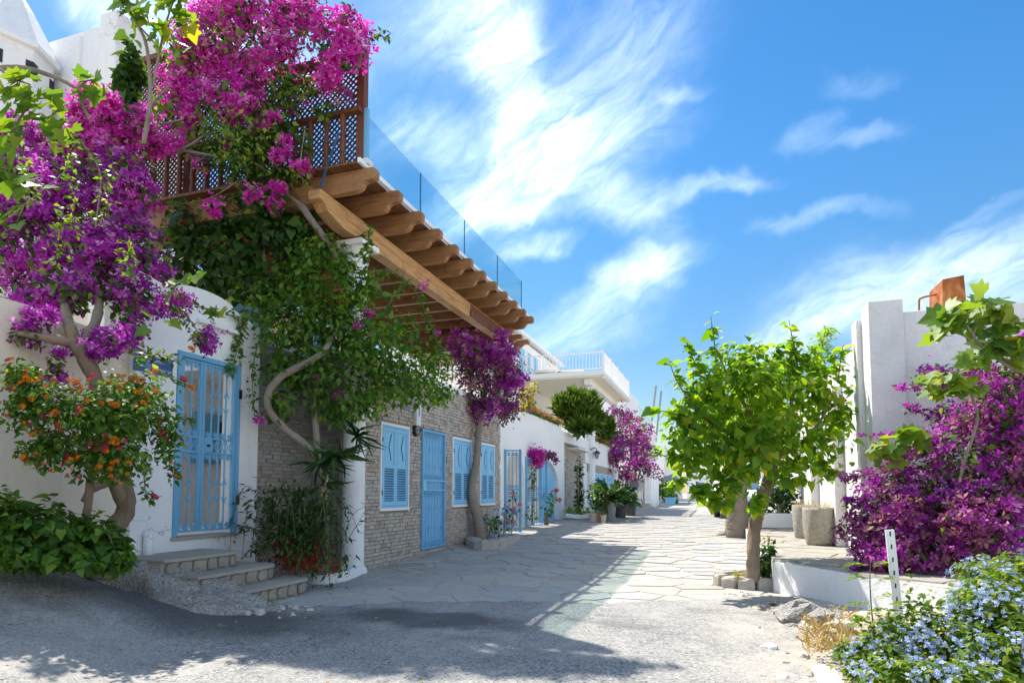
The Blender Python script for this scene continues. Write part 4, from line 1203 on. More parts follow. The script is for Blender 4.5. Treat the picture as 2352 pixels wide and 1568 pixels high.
def text_on_x(parent, name, body, X, y, z, size, mat, rotx=0.0, align='CENTER', spacing=1.0):
    c = bpy.data.curves.new(name, 'FONT'); c.body = body; c.size = size; c.extrude = .001; c.align_x = align; c.align_y = 'CENTER'; c.space_character = spacing
    c.materials.append(mat)
    tmp = bpy.data.objects.new(name, c); COL.objects.link(tmp)
    me = bpy.data.meshes.new_from_object(tmp.evaluated_get(bpy.context.evaluated_depsgraph_get()))
    bpy.data.objects.remove(tmp); me.name = name
    if not me.materials: me.materials.append(mat)
    o = link(name, me, parent)
    o.location = Vector((X, y, z)) - wloc(parent)
    o.rotation_euler = (R(90), 0, R(90)); return o
s0, s1 = PX(308, 808, XP + .01), PX(396, 862, XP + .01)
zt1 = PX(308, 809, XP + .01)[2]; zb1 = PX(308, 849, XP + .01)[2]
sg_ = thing('street_sign', (XP, (s0[1] + s1[1]) / 2, (zt1 + zb1) / 2), 'blue enamel street name plate left of the blue iron gate', 'sign')
m = MB(); m.box(XP + .002, XP + .012, s0[1], s1[1], zb1, zt1); m.build('plate', M['sign'], sg_, bevel=.002)
yc = (s0[1] + s1[1]) / 2; hh = zt1 - zb1
text_on_x(sg_, 'lettering', 'MOLLAMA-', XP + .0125, yc - .02, zt1 - hh * .24, hh * .30, M['lettering'], spacing=1.15)
text_on_x(sg_, 'lettering', 'SOKAK', XP + .0125, yc - .02, zt1 - hh * .53, hh * .21, M['lettering'], spacing=1.4)
m = MB(); m.box(XP + .0121, XP + .0131, s0[1], s1[1], zb1 + hh * .315, zb1 + hh * .335); m.build('rule', M['lettering'], sg_)
text_on_x(sg_, 'lettering', 'INO     MAH.', XP + .0125, yc, zb1 + hh * .15, hh * .17, M['lettering'], spacing=1.25)
s0, s1 = PX(336, 697, XP + .01), PX(371, 712, XP + .01)
b_ = thing('block_sign', (XP, (s0[1] + s1[1]) / 2, s0[2] - .05), 'small navy block number plate high up beside the bougainvillea', 'sign')
m = MB(); m.box(XP + .002, XP + .010, s0[1], s1[1] + .03, s0[2] - .10, s0[2] + .015); m.build('plate', M['signdark'], b_)
text_on_x(b_, 'lettering', '4. BLOK', XP + .0105, (s0[1] + s1[1]) / 2 + .015, s0[2] - .045, .062, M['lettering'], spacing=1.2)

# cream garden wall to the left
gw = MB(); zgt = PX(200, 737, -6.1)[2]
gw.prism([(PYa - .002, -.1), (PYa - .002, zgt - .1), (4.0, zgt), (2.6, zgt + .02), (2.2, zgt - .25), (1.6, zgt - .45), (-3.0, zgt - .5), (-3.0, -.1)], 'x', -6.35, -6.10)
o = gw.build('garden_wall', M['cream'], loc=(-6.2, 2, 0)); tag(o, 'cream plastered garden wall behind the orange flowered bush', 'wall')

# ------------------------------------------------------------------ curved stone steps
steps = thing('stone_steps', (-5.3, 5.9, 0.0), 'three curved stone fronted steps leading up to the blue iron gate', 'steps')
def dshape(x1, y1, y0, r=.28, n=7):
    p = [(-5.998, y0), (x1 - .02, y0), (x1, y0 + .3)]
    for i in range(n + 1):
        a = math.pi / 2 * i / n
        p.append((x1 - r + r * math.cos(a), y1 - r + r * math.sin(a)))
    p.append((-5.998, y1)); return p
for k, (x1, y1, y0, zt_) in enumerate(((-5.28, 6.02, 4.86, .52), (-4.98, 6.30, 5.0, .35), (-4.66, 6.50, 5.05, .178))):
    pl = dshape(x1, y1, y0)
    m = MB(); m.prism([(a - .04 if a > -5.9 else a, b - .04 if b > 5.2 else b) for a, b in pl], 'z', -.05, zt_ - .035); m.prism(pl, 'z', zt_ - .0345, zt_)
    st = m.build('tread', M['tread'], steps, bevel=.008)
    # riser stones round the front
    run = [(x1 - .04, y0 + .02)] + [(a - .04, b - .04 if b > y1 - .3 else b) for a, b in pl[2:-1]] + [(-5.95, y1 - .04)]
    seg = []
    L_ = 0
    for a, b in zip(run[:-1], run[1:]): seg.append((a, b, math.hypot(b[0] - a[0], b[1] - a[1]))); L_ += seg[-1][2]
    s = 0.01
    def at_(s):
        for a, b, l in seg:
            if s <= l: t_ = s / l; return (a[0] + (b[0] - a[0]) * t_, a[1] + (b[1] - a[1]) * t_), math.atan2(b[1] - a[1], b[0] - a[0])
            s -= l
        return seg[-1][1], math.atan2(seg[-1][1][1] - seg[-1][0][1], seg[-1][1][0] - seg[-1][0][0])
    while s < L_ - .08:
        wd = rng.uniform(.12, .21); p, an = at_(min(L_, s + wd / 2)); h = .125
        b = MB(); q = []
        for i in range(10):
            a = 2 * math.pi * i / 10; ex = 4
            cx_ = abs(math.cos(a)) ** (2 / ex) * (1 if math.cos(a) > 0 else -1); sx_ = abs(math.sin(a)) ** (2 / ex) * (1 if math.sin(a) > 0 else -1)
            q.append((cx_ * wd * .46 + rng.uniform(-.008, .008), sx_ * h * .5 + rng.uniform(-.006, .006)))
        vs = [(x_, .0, z_) for x_, z_ in q] + [(x_, -.022, z_) for x_, z_ in q] + [(x_ * .82, -.036, z_ * .8) for x_, z_ in q]
        fs = [tuple(range(20, 30))] + [(r_ * 10 + i, r_ * 10 + (i + 1) % 10, r_ * 10 + 10 + (i + 1) % 10, r_ * 10 + 10 + i) for r_ in (0, 1) for i in range(10)]
        b.add(vs, fs)
        piece('stone', b.mesh('stone', M['stepstone']), steps, (p[0], p[1], zt_ - .035 - h / 2 - .004), (0, 0, an))
        s += wd + .012
# broken concrete ramp beside the steps
def ramp_z(x, y):
    e = max(0.0, 1 - ((x + 5.35) / 0.95) ** 2) * max(0.0, 1 - ((y - 4.95) / 0.62) ** 2)
    b = 0.40 * smooth01(-4.2, -5.8, x) + .02
    n = .022 * math.sin(7 * x + 3 * y) + .012 * math.sin(57 * x + 13 * y) * math.sin(49 * y - 9 * x) + .016 * math.sin(13 * x - 21 * y) + .014 * math.sin(17 * x - 9 * y) + .008 * math.sin(31 * x + 23 * y)
    # solid edge
    ins = smooth01(.0, .12, min((x + 6.05), (-4.28 - x) + .25 * (y - 4.9), (y - 4.42) + .10 * math.sin(5 * x), (5.42 - y)))
    return rise(x, y) + (b + .07 - rise(x, y)) * ins + n * ins - .03 * (1 - ins)
o = grid_mesh('concrete_ramp', -6.0, -4.1, 4.3, 5.5, .03, ramp_z, M['gravelly'], None)
tag(o, 'broken grey concrete ramp in front of the stone steps', 'ramp')
# loose rubble at its tip
rub = MB()
for i in range(60):
    x, y = rng.uniform(-4.7, -3.9), rng.uniform(4.85, 5.5); sz = rng.uniform(.012, .07) * rng.uniform(.5, 1)
    q = [(x + sz * math.cos(a) * rng.uniform(.7, 1.2), y + sz * .8 * math.sin(a) * rng.uniform(.7, 1.2)) for a in [i_ * math.pi / 3 for i_ in range(6)]]
    z0 = rise(x, y) + .01; zt_ = z0 + sz * rng.uniform(.5, .9)
    rub.add([(a, c, z0) for a, c in q] + [(x + (a - x) * .65, y + (c - y) * .65, zt_) for a, c in q], [tuple(range(6, 12))] + [(k, (k + 1) % 6, 6 + (k + 1) % 6, 6 + k) for k in range(6)], 0, rng.random())
o = rub.build('rubble', M['lightstone'], kind='stuff', rnd=True); o['label'] = 'loose pale rubble at the broken tip of the concrete ramp'
# ================================================================== white house with arched gate and balcony
XW2 = -5.30
wh = thing('white_house', (XW2, 20, 0.25), 'white house with arched blue doors and a white railed balcony', 'house')
ZP = 3.42
def arch_out(y0, y1, zspring, ztop, n=12):
    """points from (y1, ground) over the arch to (y0, ground)"""
    p = []
    for i in range(n + 1):
        a = math.pi * i / n
        p.append(((y0 + y1) / 2 + (y1 - y0) / 2 * math.cos(a), zspring + (ztop - zspring) * math.sin(a)))
    return p
A1, A2 = (15.42, 17.05), (17.6, 21.05)
out = [(14.815, -.05), (A1[0], -.05)] + arch_out(*A1, 1.5, 2.30)[::-1] + [(A1[1], -.05), (A2[0], -.05)] + arch_out(*A2, 1.35, 2.28)[::-1] + [(A2[1], -.05), (21.95, -.05), (21.95, ZP), (14.815, ZP)]
m = MB(); m.prism(out, 'x', XW2 - .35, XW2)
m.build('wall', M['white_far'], wh)
m = MB(); m.box(-9.0, -6.9, 14.9, 21.9, 0, 2.9); m.build('inner_wall', M['white_far'], wh)
m = MB(); m.box(-6.9, XW2 - .36, 17.2, 17.45, 0, 2.8); m.build('inner_pier', M['white_far'], wh)
# blue corrugated door leaf in the wide arch
m = MB(); ym = 19.15
n = 24; vs = []; fs = []
for i in range(n + 1):
    y = ym + (A2[1] - .02 - ym) * i / n
    tt = (y - (A2[0] + A2[1]) / 2) / ((A2[1] - A2[0]) / 2)
    zt_ = 1.35 + .93 * math.sqrt(max(0, 1 - tt * tt)) - .02
    x = XW2 - .14 + (.02 if i % 2 else -.02)
    vs += [(x, y, .16), (x, y, zt_)]
fs = [(2 * i, 2 * i + 2, 2 * i + 3, 2 * i + 1) for i in range(n)]
m.add(vs, fs); dl = m.build('arched_door', M['blue'], wh)
m = MB(); m.box(XW2 - .11, XW2 - .07, ym, A2[1] - .05, 1.0, 1.06); m.box(XW2 - .11, XW2 - .07, ym, ym + .05, .16, 2.2); m.build('door_rail', M['blue_gate'], dl)
def gate_leaf(parent, p0, p1, z0, z1, nb, arch):
    p0, p1 = Vector(p0), Vector(p1); d = p1 - p0
    m = MB()
    for p in (p0, p1): m.bar((p.x, p.y, z0), (p.x, p.y, z1), .06, .06, (1, 0, 0))
    zm = z0 + (z1 - z0) * .47
    for zz in (z0 + .04, zm - .09, zm + .09, z1 - .03): m.bar((p0.x, p0.y, zz), (p1.x, p1.y, zz), .03, .035)
    g_ = m.build('gate_leaf', M['blue_gate'], parent)
    for i in range(1, nb):
        q = p0 + d * i / nb
        b = MB(); b.tube([(q.x, q.y, z0 + .04), (q.x, q.y, z1 - .04)], .012, 5); b.build('bar', M['blue_gate'], g_)
    if arch:
        s = MB(); pt = []
        for i in range(9):
            t = i / 8; q = p0 + d * t; pt.append((q.x, q.y, z1 - .75 + .68 * math.sin(t * math.pi / 2)))
        s.tube(pt, .022, 6); s.build('arch_bar', M['blue_gate'], g_)
    s = MB()
    for i in range(nb):
        q = p0 + d * (i + .5) / nb; w_ = d.length / nb * .35; u_ = d.normalized()
        for zc in (zm, zm + .17, zm - .17, z1 - .12):
            s.tube([(q.x + u_.x * w_ * math.cos(a), q.y + u_.y * w_ * math.cos(a), zc + w_ * math.sin(a)) for a in np.linspace(0, 2 * math.pi, 9)], .010, 4)
    s.build('scrolls', M['blue_gate'], g_, kind='stuff')
gate_leaf(wh, (XW2 + .02, 15.30, 0), (XW2 + .40, 15.42, 0), .17, 2.32, 4, False)
gate_leaf(wh, (XW2 + .03, 17.15, 0), (XW2 + .36, 18.15, 0), .2, 2.22, 8, True)
# bay of stone courses, band, columns
YB1 = 25.9
m = MB(); m.box(-6.2, XW2 - .26, 21.95, YB1, 0, 3.04); bay = m.build('stone_bay', M['mortar'], wh)
brick_field(bay, (XW2 - .25, 21.97, .25), (0, 1, 0), (1, 0, 0), YB1 - 22.0, 2.78, .30, .075, .012, M['brick'], (), 260, 9, .03)
m = MB(); m.box(-6.2, XW2 - .02, 21.952, YB1, 3.042, ZP); m.build('band', M['white_far'], wh)
m = MB(); m.box(XW2 - .24, XW2 + .25, 23.3, 25.6, 2.86, 2.92); m.build('canopy', M['white_far'], wh, bevel=.01)
yA = PX(1357, 1000, XW2)[1]; yB = PX(1411, 1000, XW2)[1]
SOF = PX(1388, 862, -4.5)[2]
column(wh, XW2, yA, .2, SOF - .28, .19, .175, False, False, 20)
column(wh, XW2, yB, .3, SOF - .28, .19, .175, False, False, 20)
# ground floor beyond the column with blue doors
m = MB(); m.box(-8.5, XW2 - .12, YB1 + .002, 34.6, 0, 2.45); m.box(-8.5, XW2 - .04, YB1 + .002, 34.6, 2.452, ZP); m.build('wall', M['white_far'], wh)
m = MB(); m.box(XW2 - .118, XW2 - .112, 26.6, 34.3, 2.1, 2.44); m.build('stone_strip', M['mortar'], wh)
brick_field(wh, (XW2 - .11, 27.0, 2.12), (0, 1, 0), (1, 0, 0), 7.2, .32, .3, .075, .012, M['brick'], (), 60, 19, .03)
for (u0, u1) in ((1367, 1376), (1380, 1390), (1394, 1404), (1405, 1420)):
    y0, y1 = PX(u0, 1100, XW2 - .1)[1], PX(u1, 1100, XW2 - .1)[1]
    m = MB(); m.box(XW2 - .118, XW2 - .05, y0, y1, .32, 2.05); dd = m.build('blue_door', M['blue'], wh, bevel=.006)
    m = MB(); m.box(XW2 - .049, XW2 - .042, y0 + (y1 - y0) * .22, y1 - (y1 - y0) * .2, 1.1, 1.9); m.build('pane', M['pane_blue'], dd)
# balcony
BY0, BY1, BX = PX(1388, 862, -4.5)[1], 33.9, -4.5
bz0, bz1 = SOF, SOF + .24
balc = MB(); balc.box(-9.5, BX, BY0, BY1, bz0 + .05, bz1); balcony = balc.build('balcony', M['white_far'], wh, bevel=.01)
M['soffit'] = paint('soffit_bounce_tint', (0.80, 0.74, 0.58), 0.5, (0.4, 0.36, 0.28), 0.1)  # warm bounce light put into the soffit colour as a cream tint
for i in range(26):
    m = MB(); y = BY0 + .05 + (BY1 - BY0 - .1) * i / 26; m.box(-9.4, BX - .14, y, y + (BY1 - BY0 - .1) / 26 - .05, bz0 - .01, bz0 + .049); m.build('soffit_board', M['soffit'], balcony)
for i in range(17):
    m = MB(); y = BY0 + .2 + (BY1 - BY0 - .4) * i / 16
    m.prism([(BX - .12, bz0 + .048), (BX + .06, bz0 + .048), (BX + .06, bz0 + .0), (BX - .02, bz0 - .06), (BX - .12, bz0 - .07)], 'y', y - .05, y + .05); m.build('bracket', M['white_paint'], balcony)
m = MB(); m.box(XW2 - .14, XW2 + .14, BY0 + .35, BY1 - .1, bz0 - .27, bz0 + .02); m.build('edge_beam', M['white_far'], balcony, bevel=.01)
rt = PX(1386, 803, BX)[2]
def rail_run(p0, p1, n, posts):
    p0, p1 = Vector(p0), Vector(p1); d = p1 - p0
    m = MB(); m.bar((p0.x, p0.y, rt - .02), (p1.x, p1.y, rt - .02), .06, .04); m.bar((p0.x, p0.y, bz1 + .10), (p1.x, p1.y, bz1 + .10), .04, .03); m.build('hand_rail', M['white_paint'], balcony)
    b = MB(); b.tube([(0, 0, bz1 + .1), (0, 0, rt - .04)], .017, 6); me = b.mesh('baluster', M['white_paint'])
    for i in range(1, n):
        q = p0 + d * i / n; piece('baluster', me, balcony, (q.x, q.y, 0))
    for t_ in posts:
        q = p0 + d * t_; m = MB(); m.box(q.x - .05, q.x + .05, q.y - .05, q.y + .05, bz1, rt + .06); m.build('post', M['white_paint'], balcony, bevel=.006)
rail_run((-9.4, BY0 + .06, 0), (BX - .06, BY0 + .06, 0), 33, (0, .18, 1))
rail_run((BX - .06, BY0 + .06, 0), (BX - .06, BY1 - .06, 0), 52, (.25, .5, .75, 1))
# upper storey behind the balcony
ze = PX(1200, 770, -8.5)[2]
m = MB(); m.box(-14, -8.55, 24.0, 34.0, bz1 + .002, ze - .2); m.build('upper_wall', M['white_far'], wh)
m = MB(); m.prism([(-14.2, ze + 1.6), (-8.2, ze), (-8.2, ze - .16), (-14.2, ze + 1.44)], 'y', 23.7, 34.2); m.build('roof', M['white_far'], wh)
for (u0, u1) in ((1190, 1206), (1210, 1220), (1223, 1235)):
    y0, y1 = PX(u0, 830, -8.54)[1], PX(u1, 830, -8.54)[1]
    m = MB(); m.box(-8.6, -8.52, max(24.1, y0), y1, bz1 + .1, ze - .5); f_ = m.build('window', M['white_paint'], wh)
    m = MB(); m.box(-8.519, -8.51, max(24.1, y0) + .1, y1 - .1, bz1 + .15, ze - .6); m.build('pane', M['pane_blue'], f_)
m = MB(); m.box(-14, -8.5, 22.0, 34.6, ZP + .002, ZP + .06); m.box(-9.0, -8.5, 24.0, 34.6, ZP + .06, bz0 + .02); m.build('terrace_wall', M['white_far'], wh)
# small flower troughs on the parapet
for i, (y0, y1) in enumerate(((17.3, 19.3), (19.5, 21.6), (27.6, 31.8))):
    t = thing('flower_trough', (XW2 - .2, (y0 + y1) / 2, ZP), ['white parapet trough of pink flowers left of the round conifer', 'white parapet trough of pink flowers touching the round conifer', 'white parapet trough of reddish flowers beyond the tall white column'][i], 'planter', 'flower troughs on the white parapet')
    m = MB(); m.box(XW2 - .34, XW2 - .03, y0, y1, ZP + .001, ZP + .14); m.build('trough', M['white_far'], t, bevel=.01)
    p = Plant(100 + i)
    for k in range(int((y1 - y0) / .22)):
        c = (XW2 - .16, y0 + .15 + k * .22, ZP + .2); p.blob('g', c, (.2, .18, .13), 60, .07); p.blob('f', (c[0], c[1], c[2] + .1), (.2, .17, .1), 80, .055)
    p.build('g', 'leaves', 'leaf', L['mid'], t); p.build('f', 'flowers', 'five', L['pinksedum'], t)
# loungers on the balcony
for i, (x, y) in enumerate(((-7.6, BY0 + 1.1), (-6.6, BY0 + 1.5))):
    t = thing('sun_lounger', (x, y, bz1), ['cream slatted lounger behind the balcony railing with high back', 'cream lounger on the white balcony nearer the corner post'][i], 'lounger')
    m = MB(); m.box(x - .3, x + .9, y - .3, y + .3, bz1 + .28, bz1 + .33); m.build('seat', M['cream'], t)
    m = MB(); m.bar((x - .3, y, bz1 + .32), (x - .75, y, bz1 + .75), .6, .05, (0, 0, 1)); m.build('backrest', M['cream'], t)
    for (a, b) in ((-.2, -.25), (-.2, .25), (.8, -.25), (.8, .25)):
        m = MB(); m.box(x + a - .025, x + a + .025, y + b - .025, y + b + .025, bz1 + .001, bz1 + .279); m.build('leg', M['cream'], t)
# lantern on the column
q = PX(1371, 1043, XW2 + .3)
ln2 = thing('column_lantern', (XW2 + .2, yA + .3, q[2]), 'black wall lantern beside the tall white column', 'lantern')
m = MB(); m.lathe([(.05, -.2), (.12, .02), (.13, .04)], tuple(q), 6); m.build('glass_body', M['grey'], ln2)
m = MB(); m.lathe([(.17, .04), (.10, .12), (.001, .18)], tuple(q), 6); m.tube([(q[0], q[1], q[2] + .16), (q[0] - .1, q[1], q[2] + .3), (q[0] - .3, q[1], q[2] + .2)], .02, 5, 3); m.build('cap', M['black'], ln2)

# ---------------- air conditioner, annex, steps beyond
c = PD(1461, 1113, 34.5)
ac = thing('air_conditioner', (c[0], c[1], zs(40)), 'white outdoor air conditioner unit on brackets under the purple bougainvillea', 'air conditioner')
m = MB(); m.box(c[0] - .50, c[0] + .5, c[1], c[1] + .35, c[2] - .36, c[2] + .36); m.build('casing', M['offwhite'], ac, bevel=.02)
m = MB(); m.lathe([(.27, 0), (.27, .02), (.001, .025)], (0, 0, 0), 22); m.v = [(c[0] - .1 + x, c[1] - z, c[2] + y) for x, y, z in m.v]; m.build('fan_grille', M['grey'], ac)
for dx in (-.4, .4):
    m = MB(); m.box(c[0] + dx - .03, c[0] + dx + .03, c[1] + .1, c[1] + .16, zs(40), c[2] - .361); m.build('bracket_post', M['bark_grey'], ac)
an = thing('white_annex', (-5.0, 37.8, .35), 'low white plank walled annex beside the air conditioner', 'annex')
a0, a1 = PD(1474, 1100, 35.5), PD(1513, 1100, 41)
m = MB(); m.box(a0[0] - 2.5, a0[0] + .45, 35.9, 41.5, 0, 2.25); m.build('wall', M['white_far'], an, bevel=.02)
for i in range(3):
    m = MB(); y = 36.3 + i * 1.7; m.box(a0[0] + .451, a0[0] + .49, y, y + 1.45, .36, 2.1); m.build('door', M['white_paint'], an, bevel=.01)
for i in range(2):
    m = MB(); m.box(a0[0] - .3 + i * .32, a0[0] - .02 + i * .32, 35.84, 35.9, .36, 2.0); m.build('door', M['white_paint'], an, bevel=.01)
def step_flight(u, v, d, w, n, label, name='stone_stair'):
    c = PD(u, v, d); z0 = .33
    t = thing(name, (c[0], c[1], z0), label, 'steps')
    for i in range(n):
        m = MB(); m.box(c[0] - w, c[0] + w * .5 - i * .28, c[1], c[1] + 1.2, z0 + i * .17, z0 + (i + 1) * .17 - .002); m.build('step', M['lightstone'], t, bevel=.015)
step_flight(1482, 1170, 31.5, 1.0, 2, 'two pale stone steps at the foot of the white annex')
step_flight(1512, 1150, 44, 1.2, 4, 'flight of four pale stone steps beside the dark green hedge')

def far_house(x0, x1, y0, y1, z0, z1, label, wins=(), extra=()):
    h = thing('far_house', ((x0 + x1) / 2, (y0 + y1) / 2, z0), label, 'house')
    m = MB(); m.box(x0, x1, y0, y1, z0, z1); m.build('wall', M['white_far'], h)
    m = MB(); m.box(x0 - .1, x1 + .12, y0 - .12, y1 + .1, z1 + .002, z1 + .16); m.build('cornice', M['white_far'], h)
    for (face, a, b, c, d) in wins:
        f = MB(); p = MB()
        if face == 'x':
            f.box(x1 - .05, x1 + .03, a, b, c, d); p.box(x1 + .031, x1 + .036, a + .08, b - .08, c + .08, d - .08)
        else:
            f.box(a, b, y0 - .03, y0 + .05, c, d); p.box(a + .08, b - .08, y0 - .036, y0 - .031, c + .08, d - .08)
        ff = f.build('window', M['white_paint'], h); p.build('pane', M['pane'], ff)
    for (a, b, c, d, e, g_) in extra:
        m = MB(); m.box(a, b, c, d, e, g_); m.build('block', M['white_far'], h)
    return h
h3 = far_house(-12, -5.3, 44, 57, 0, 6.1, 'white two storey house with tall narrow windows beyond the purple bougainvillea',
    (('x', 46.2, 47.6, 3.4, 5.2), ('x', 49.2, 50.4, 3.3, 5.2), ('x', 52, 53.2, 3.3, 5.2), ('x', 46.5, 48, .5, 2.4), ('y', -7.4, -6.2, 3.4, 5.2)), ((-12, -6.4, 45.5, 54, 6.27, 9.0),))
for i in range(14):
    m = MB(); y = 44 + i; m.box(-5.32, -5.28, y - .03, y + .03, 6.26, 7.2); m.build('railing_post', M['offwhite'], h3)
m = MB(); m.box(-5.33, -5.27, 44, 57, 7.2, 7.25); m.box(-11, -5.33, 43.9, 43.95, 7.2, 7.25); m.build('railing', M['offwhite'], h3)
for i in range(7):
    m = MB(); m.box(-7.2 + i * .34, -6.95 + i * .34, 43.7, 44.3, 6.27, 6.42); m.build('roof_beam', M['joist'], h3)
h4 = far_house(-13, -5.0, 62, 74, 0, 5.6, 'plain white house farther down the lane with one dark window', (('x', 63.5, 65.2, 3.2, 5.0), ('x', 67, 68.5, 3.2, 5), ('x', 63, 65, .5, 2.4)))
h5 = far_house(-4.2, 14, 88, 97, 0, 3.6, 'low white building closing the end of the lane', (('y', -3, -1.6, 1.0, 2.6), ('y', 2, 3.4, 1, 2.6)))
h6 = far_house(-13, -4.6, 77, 86, 0, 4.4, 'white house with a dark gateway near the end of the lane', (('x', 79, 81, .3, 3), ('x', 83, 84.4, 1.5, 3)))
for i, (u, v0, v1, u2) in enumerate(((1507, 885, 1010, 1492), (1519, 898, 1015, 1506))):
    a, b = PD(u2, v1, 60), PD(u, v0, 60)
    m = MB(); m.tube([tuple(a), tuple(b)], .10, 6)
    o = m.build('mast', M['grey'], loc=tuple(a)); tag(o, ['taller grey leaning mast above the far white roofs', 'shorter grey leaning mast right of the taller one'][i], 'mast')
c = PD(1547, 1150, 52)
um = thing('parasol', (c[0], c[1], .35), 'grey open parasol outside the far white houses', 'parasol')
zz = PD(1547, 1104, 52)[2]
m = MB(); m.lathe([(1.5, 0), (.8, .35), (.02, .6)], (c[0], c[1], zz), 8); m.build('canopy', M['grey'], um)
m = MB(); m.tube([(c[0], c[1], .36), (c[0], c[1], zz + .5)], .04, 6); m.build('pole', M['grey'], um)

# ---------------- upper white house at the far left with a conical roofed chimney tower
YU = 8.6
p0 = PY(229, 62, YU - .0); p1 = PY(72, 103, YU)
XR = PY(310, 100, 9.4)
uh = thing('upper_house', (p0[0], YU, 0), 'tall white house wall with a thick end pier rising behind the bougainvillea', 'house')
zw0, zw1 = p1[2], p0[2]
m = MB(); zpk = PY(248, 27, YU - .45)[2]; xl, xr = PY(229, 60, YU - .45)[0], PY(267, 60, YU - .45)[0]
m.prism([(xl - 7, 0), (xl - .003, 0), (xl - .003, PY(229, 61, YU)[2]), (xl - 7, PY(229, 61, YU)[2])], 'y', YU, YU + .4); m.build('wall', M['white'], uh)
m = MB(); m.box(xl, xr, YU - .45, YU + 1.6, 0, zpk); m.build('pier', M['white'], uh, bevel=.02)
m = MB(); m.box(xl - 1.2, xl - 1.05, YU - .06, YU - .002, 0, zw0 - .2); m.build('downpipe', M['white'], uh)
c = PD(18, 95, 11.6)
tw = thing('chimney_tower', (c[0], c[1], 0), 'round white tower with small square vents under a conical roof', 'tower')
r_ = 92 / F * 11.6; zt_ = PD(60, 78, 11.0)[2]
m = MB(); m.lathe([(r_, 0), (r_, zt_)], (c[0], c[1], 0), 8); m.build('shaft', M['white'], tw)
m = MB(); m.lathe([(r_ * 1.13, zt_ - .03), (r_ * 1.15, zt_ + .05), (r_ * .55, zt_ + .95), (r_ * .2, zt_ + 1.4), (.01, zt_ + 1.6)], (c[0], c[1], 0), 8); m.build('roof', M['white'], tw)
for k in range(8):
    a = math.pi / 8 + 2 * math.pi * k / 8; rr = r_ * math.cos(math.pi / 8)
    for s in (-.32, .32):
        m = MB(); p = Vector((c[0] + math.cos(a) * rr - math.sin(a) * s * r_, c[1] + math.sin(a) * rr + math.cos(a) * s * r_, zt_ - .42))
        d = Vector((math.cos(a), math.sin(a), 0)); m.bar(p - d * .05, p + d * .006, .14, .26); m.build('vent', M['dark'], tw)

# ================================================================== right side
TZ = .40
corner = PZ(1776, 1283, TZ); e2 = PZ(2210, 1352, TZ)
far_e = e2 + (e2 - corner) * 0.9
tp = [(corner[0], corner[1]), (e2[0], e2[1]), (far_e[0], far_e[1]), (far_e[0] + 4, far_e[1] + .3), (9.5, 17.2), (corner[0] - .05, 17.2)]
m = MB(); m.prism(tp, 'z', -.4, TZ - .03); terr = m.build('terrace', M['white'], kind='structure')
m = MB(); ins = [(x + (.06 if i in (0, 5) else 0), y + (.05 if i < 3 else 0)) for i, (x, y) in enumerate(tp)]
m.prism(ins, 'z', TZ - .0295, TZ - .018); m.build('terrace_bed', M['joint'], terr)
rg2 = random.Random(21)
def inside(p, poly):
    r = False; j = len(poly) - 1
    for i in range(len(poly)):
        if (poly[i][1] > p[1]) != (poly[j][1] > p[1]) and p[0] < (poly[j][0] - poly[i][0]) * (p[1] - poly[i][1]) / (poly[j][1] - poly[i][1]) + poly[i][0]: r = not r
        j = i
    return r
for p, poly in voronoi(.3, 5, 5, 17.2, .8, .62, rg2):
    if not all(inside(q, tp) for q in poly): 
        if not inside(p, tp): continue
        # trim to the platform edge
        for i in range(len(tp)):
            a, b = tp[i], tp[(i + 1) % len(tp)]
            poly = clip_half(poly, a, (b[1] - a[1], -(b[0] - a[0])))
        if len(poly) < 3: continue
    mm = MB(); stone_geo(mm, poly, TZ - .004 + rg2.uniform(0, .004), .008, rg2, .003)
    piece('paving_stone', mm.mesh('paving_stone', M['terrtile'], (p[0], p[1], TZ)), terr, (p[0], p[1], TZ))

XRW = PZ(1940, 1254, TZ)[0]
pa, pb = PX(1994, 692, XRW), None
YP = pa[1]
xr0, xr1 = XRW, PY(2074, 700, YP)[0]
rw = thing('right_house', (XRW + 1, YP + 2, TZ), 'white walled house with tall square piers behind the right hand bougainvillea', 'house')
zp1 = pa[2]
m = MB(); m.box(xr0, xr1, YP, YP + .40, TZ, zp1); m.build('pier', M['pier'], rw, bevel=.012)
zp2 = PX(1957, 746, XRW - .06)[2]; yp2 = PX(1957, 746, XRW - .06)[1]
m = MB(); m.box(XRW - .06, XRW + .4, YP + .402, yp2 + .06, TZ, zp2); m.build('pier', M['pier'], rw, bevel=.012)
zwt = PX(1930, 826, XRW + .02)[2]
m = MB(); m.box(XRW + .02, XRW + .4, yp2 + .062, 17.6, TZ, zwt); m.build('wall', M['pier'], rw, bevel=.01)
for (u0, u1) in ((1889, 1917), (1846, 1862)):
    y1_, y0_ = PX(u0, 1100, XRW - .12)[1], PX(u1, 1100, XRW - .12)[1]
    m = MB(); m.box(XRW - .12, XRW + .019, y0_, y1_, TZ, zwt - .4); m.build('pilaster', M['pier'], rw, bevel=.01)
zb_ = PY(2200, 708, YP + .35)[2]
m = MB(); m.box(xr1 + .002, 10, YP + .30, YP + .7, TZ, zb_); m.build('wall', M['pier'], rw, bevel=.01)
wq0, wq1 = PY(2236, 860, YP + .29), PY(2420, 1130, YP + .29)
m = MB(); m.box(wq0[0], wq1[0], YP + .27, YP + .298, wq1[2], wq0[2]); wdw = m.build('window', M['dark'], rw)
m = MB(); b_ = .08
m.box(wq0[0] - b_, wq0[0], YP + .2, YP + .299, wq1[2] - b_, wq0[2] + b_); m.box(wq0[0], wq1[0], YP + .2, YP + .299, wq0[2], wq0[2] + b_); m.build('frame', M['pier'], wdw)
nb = 8
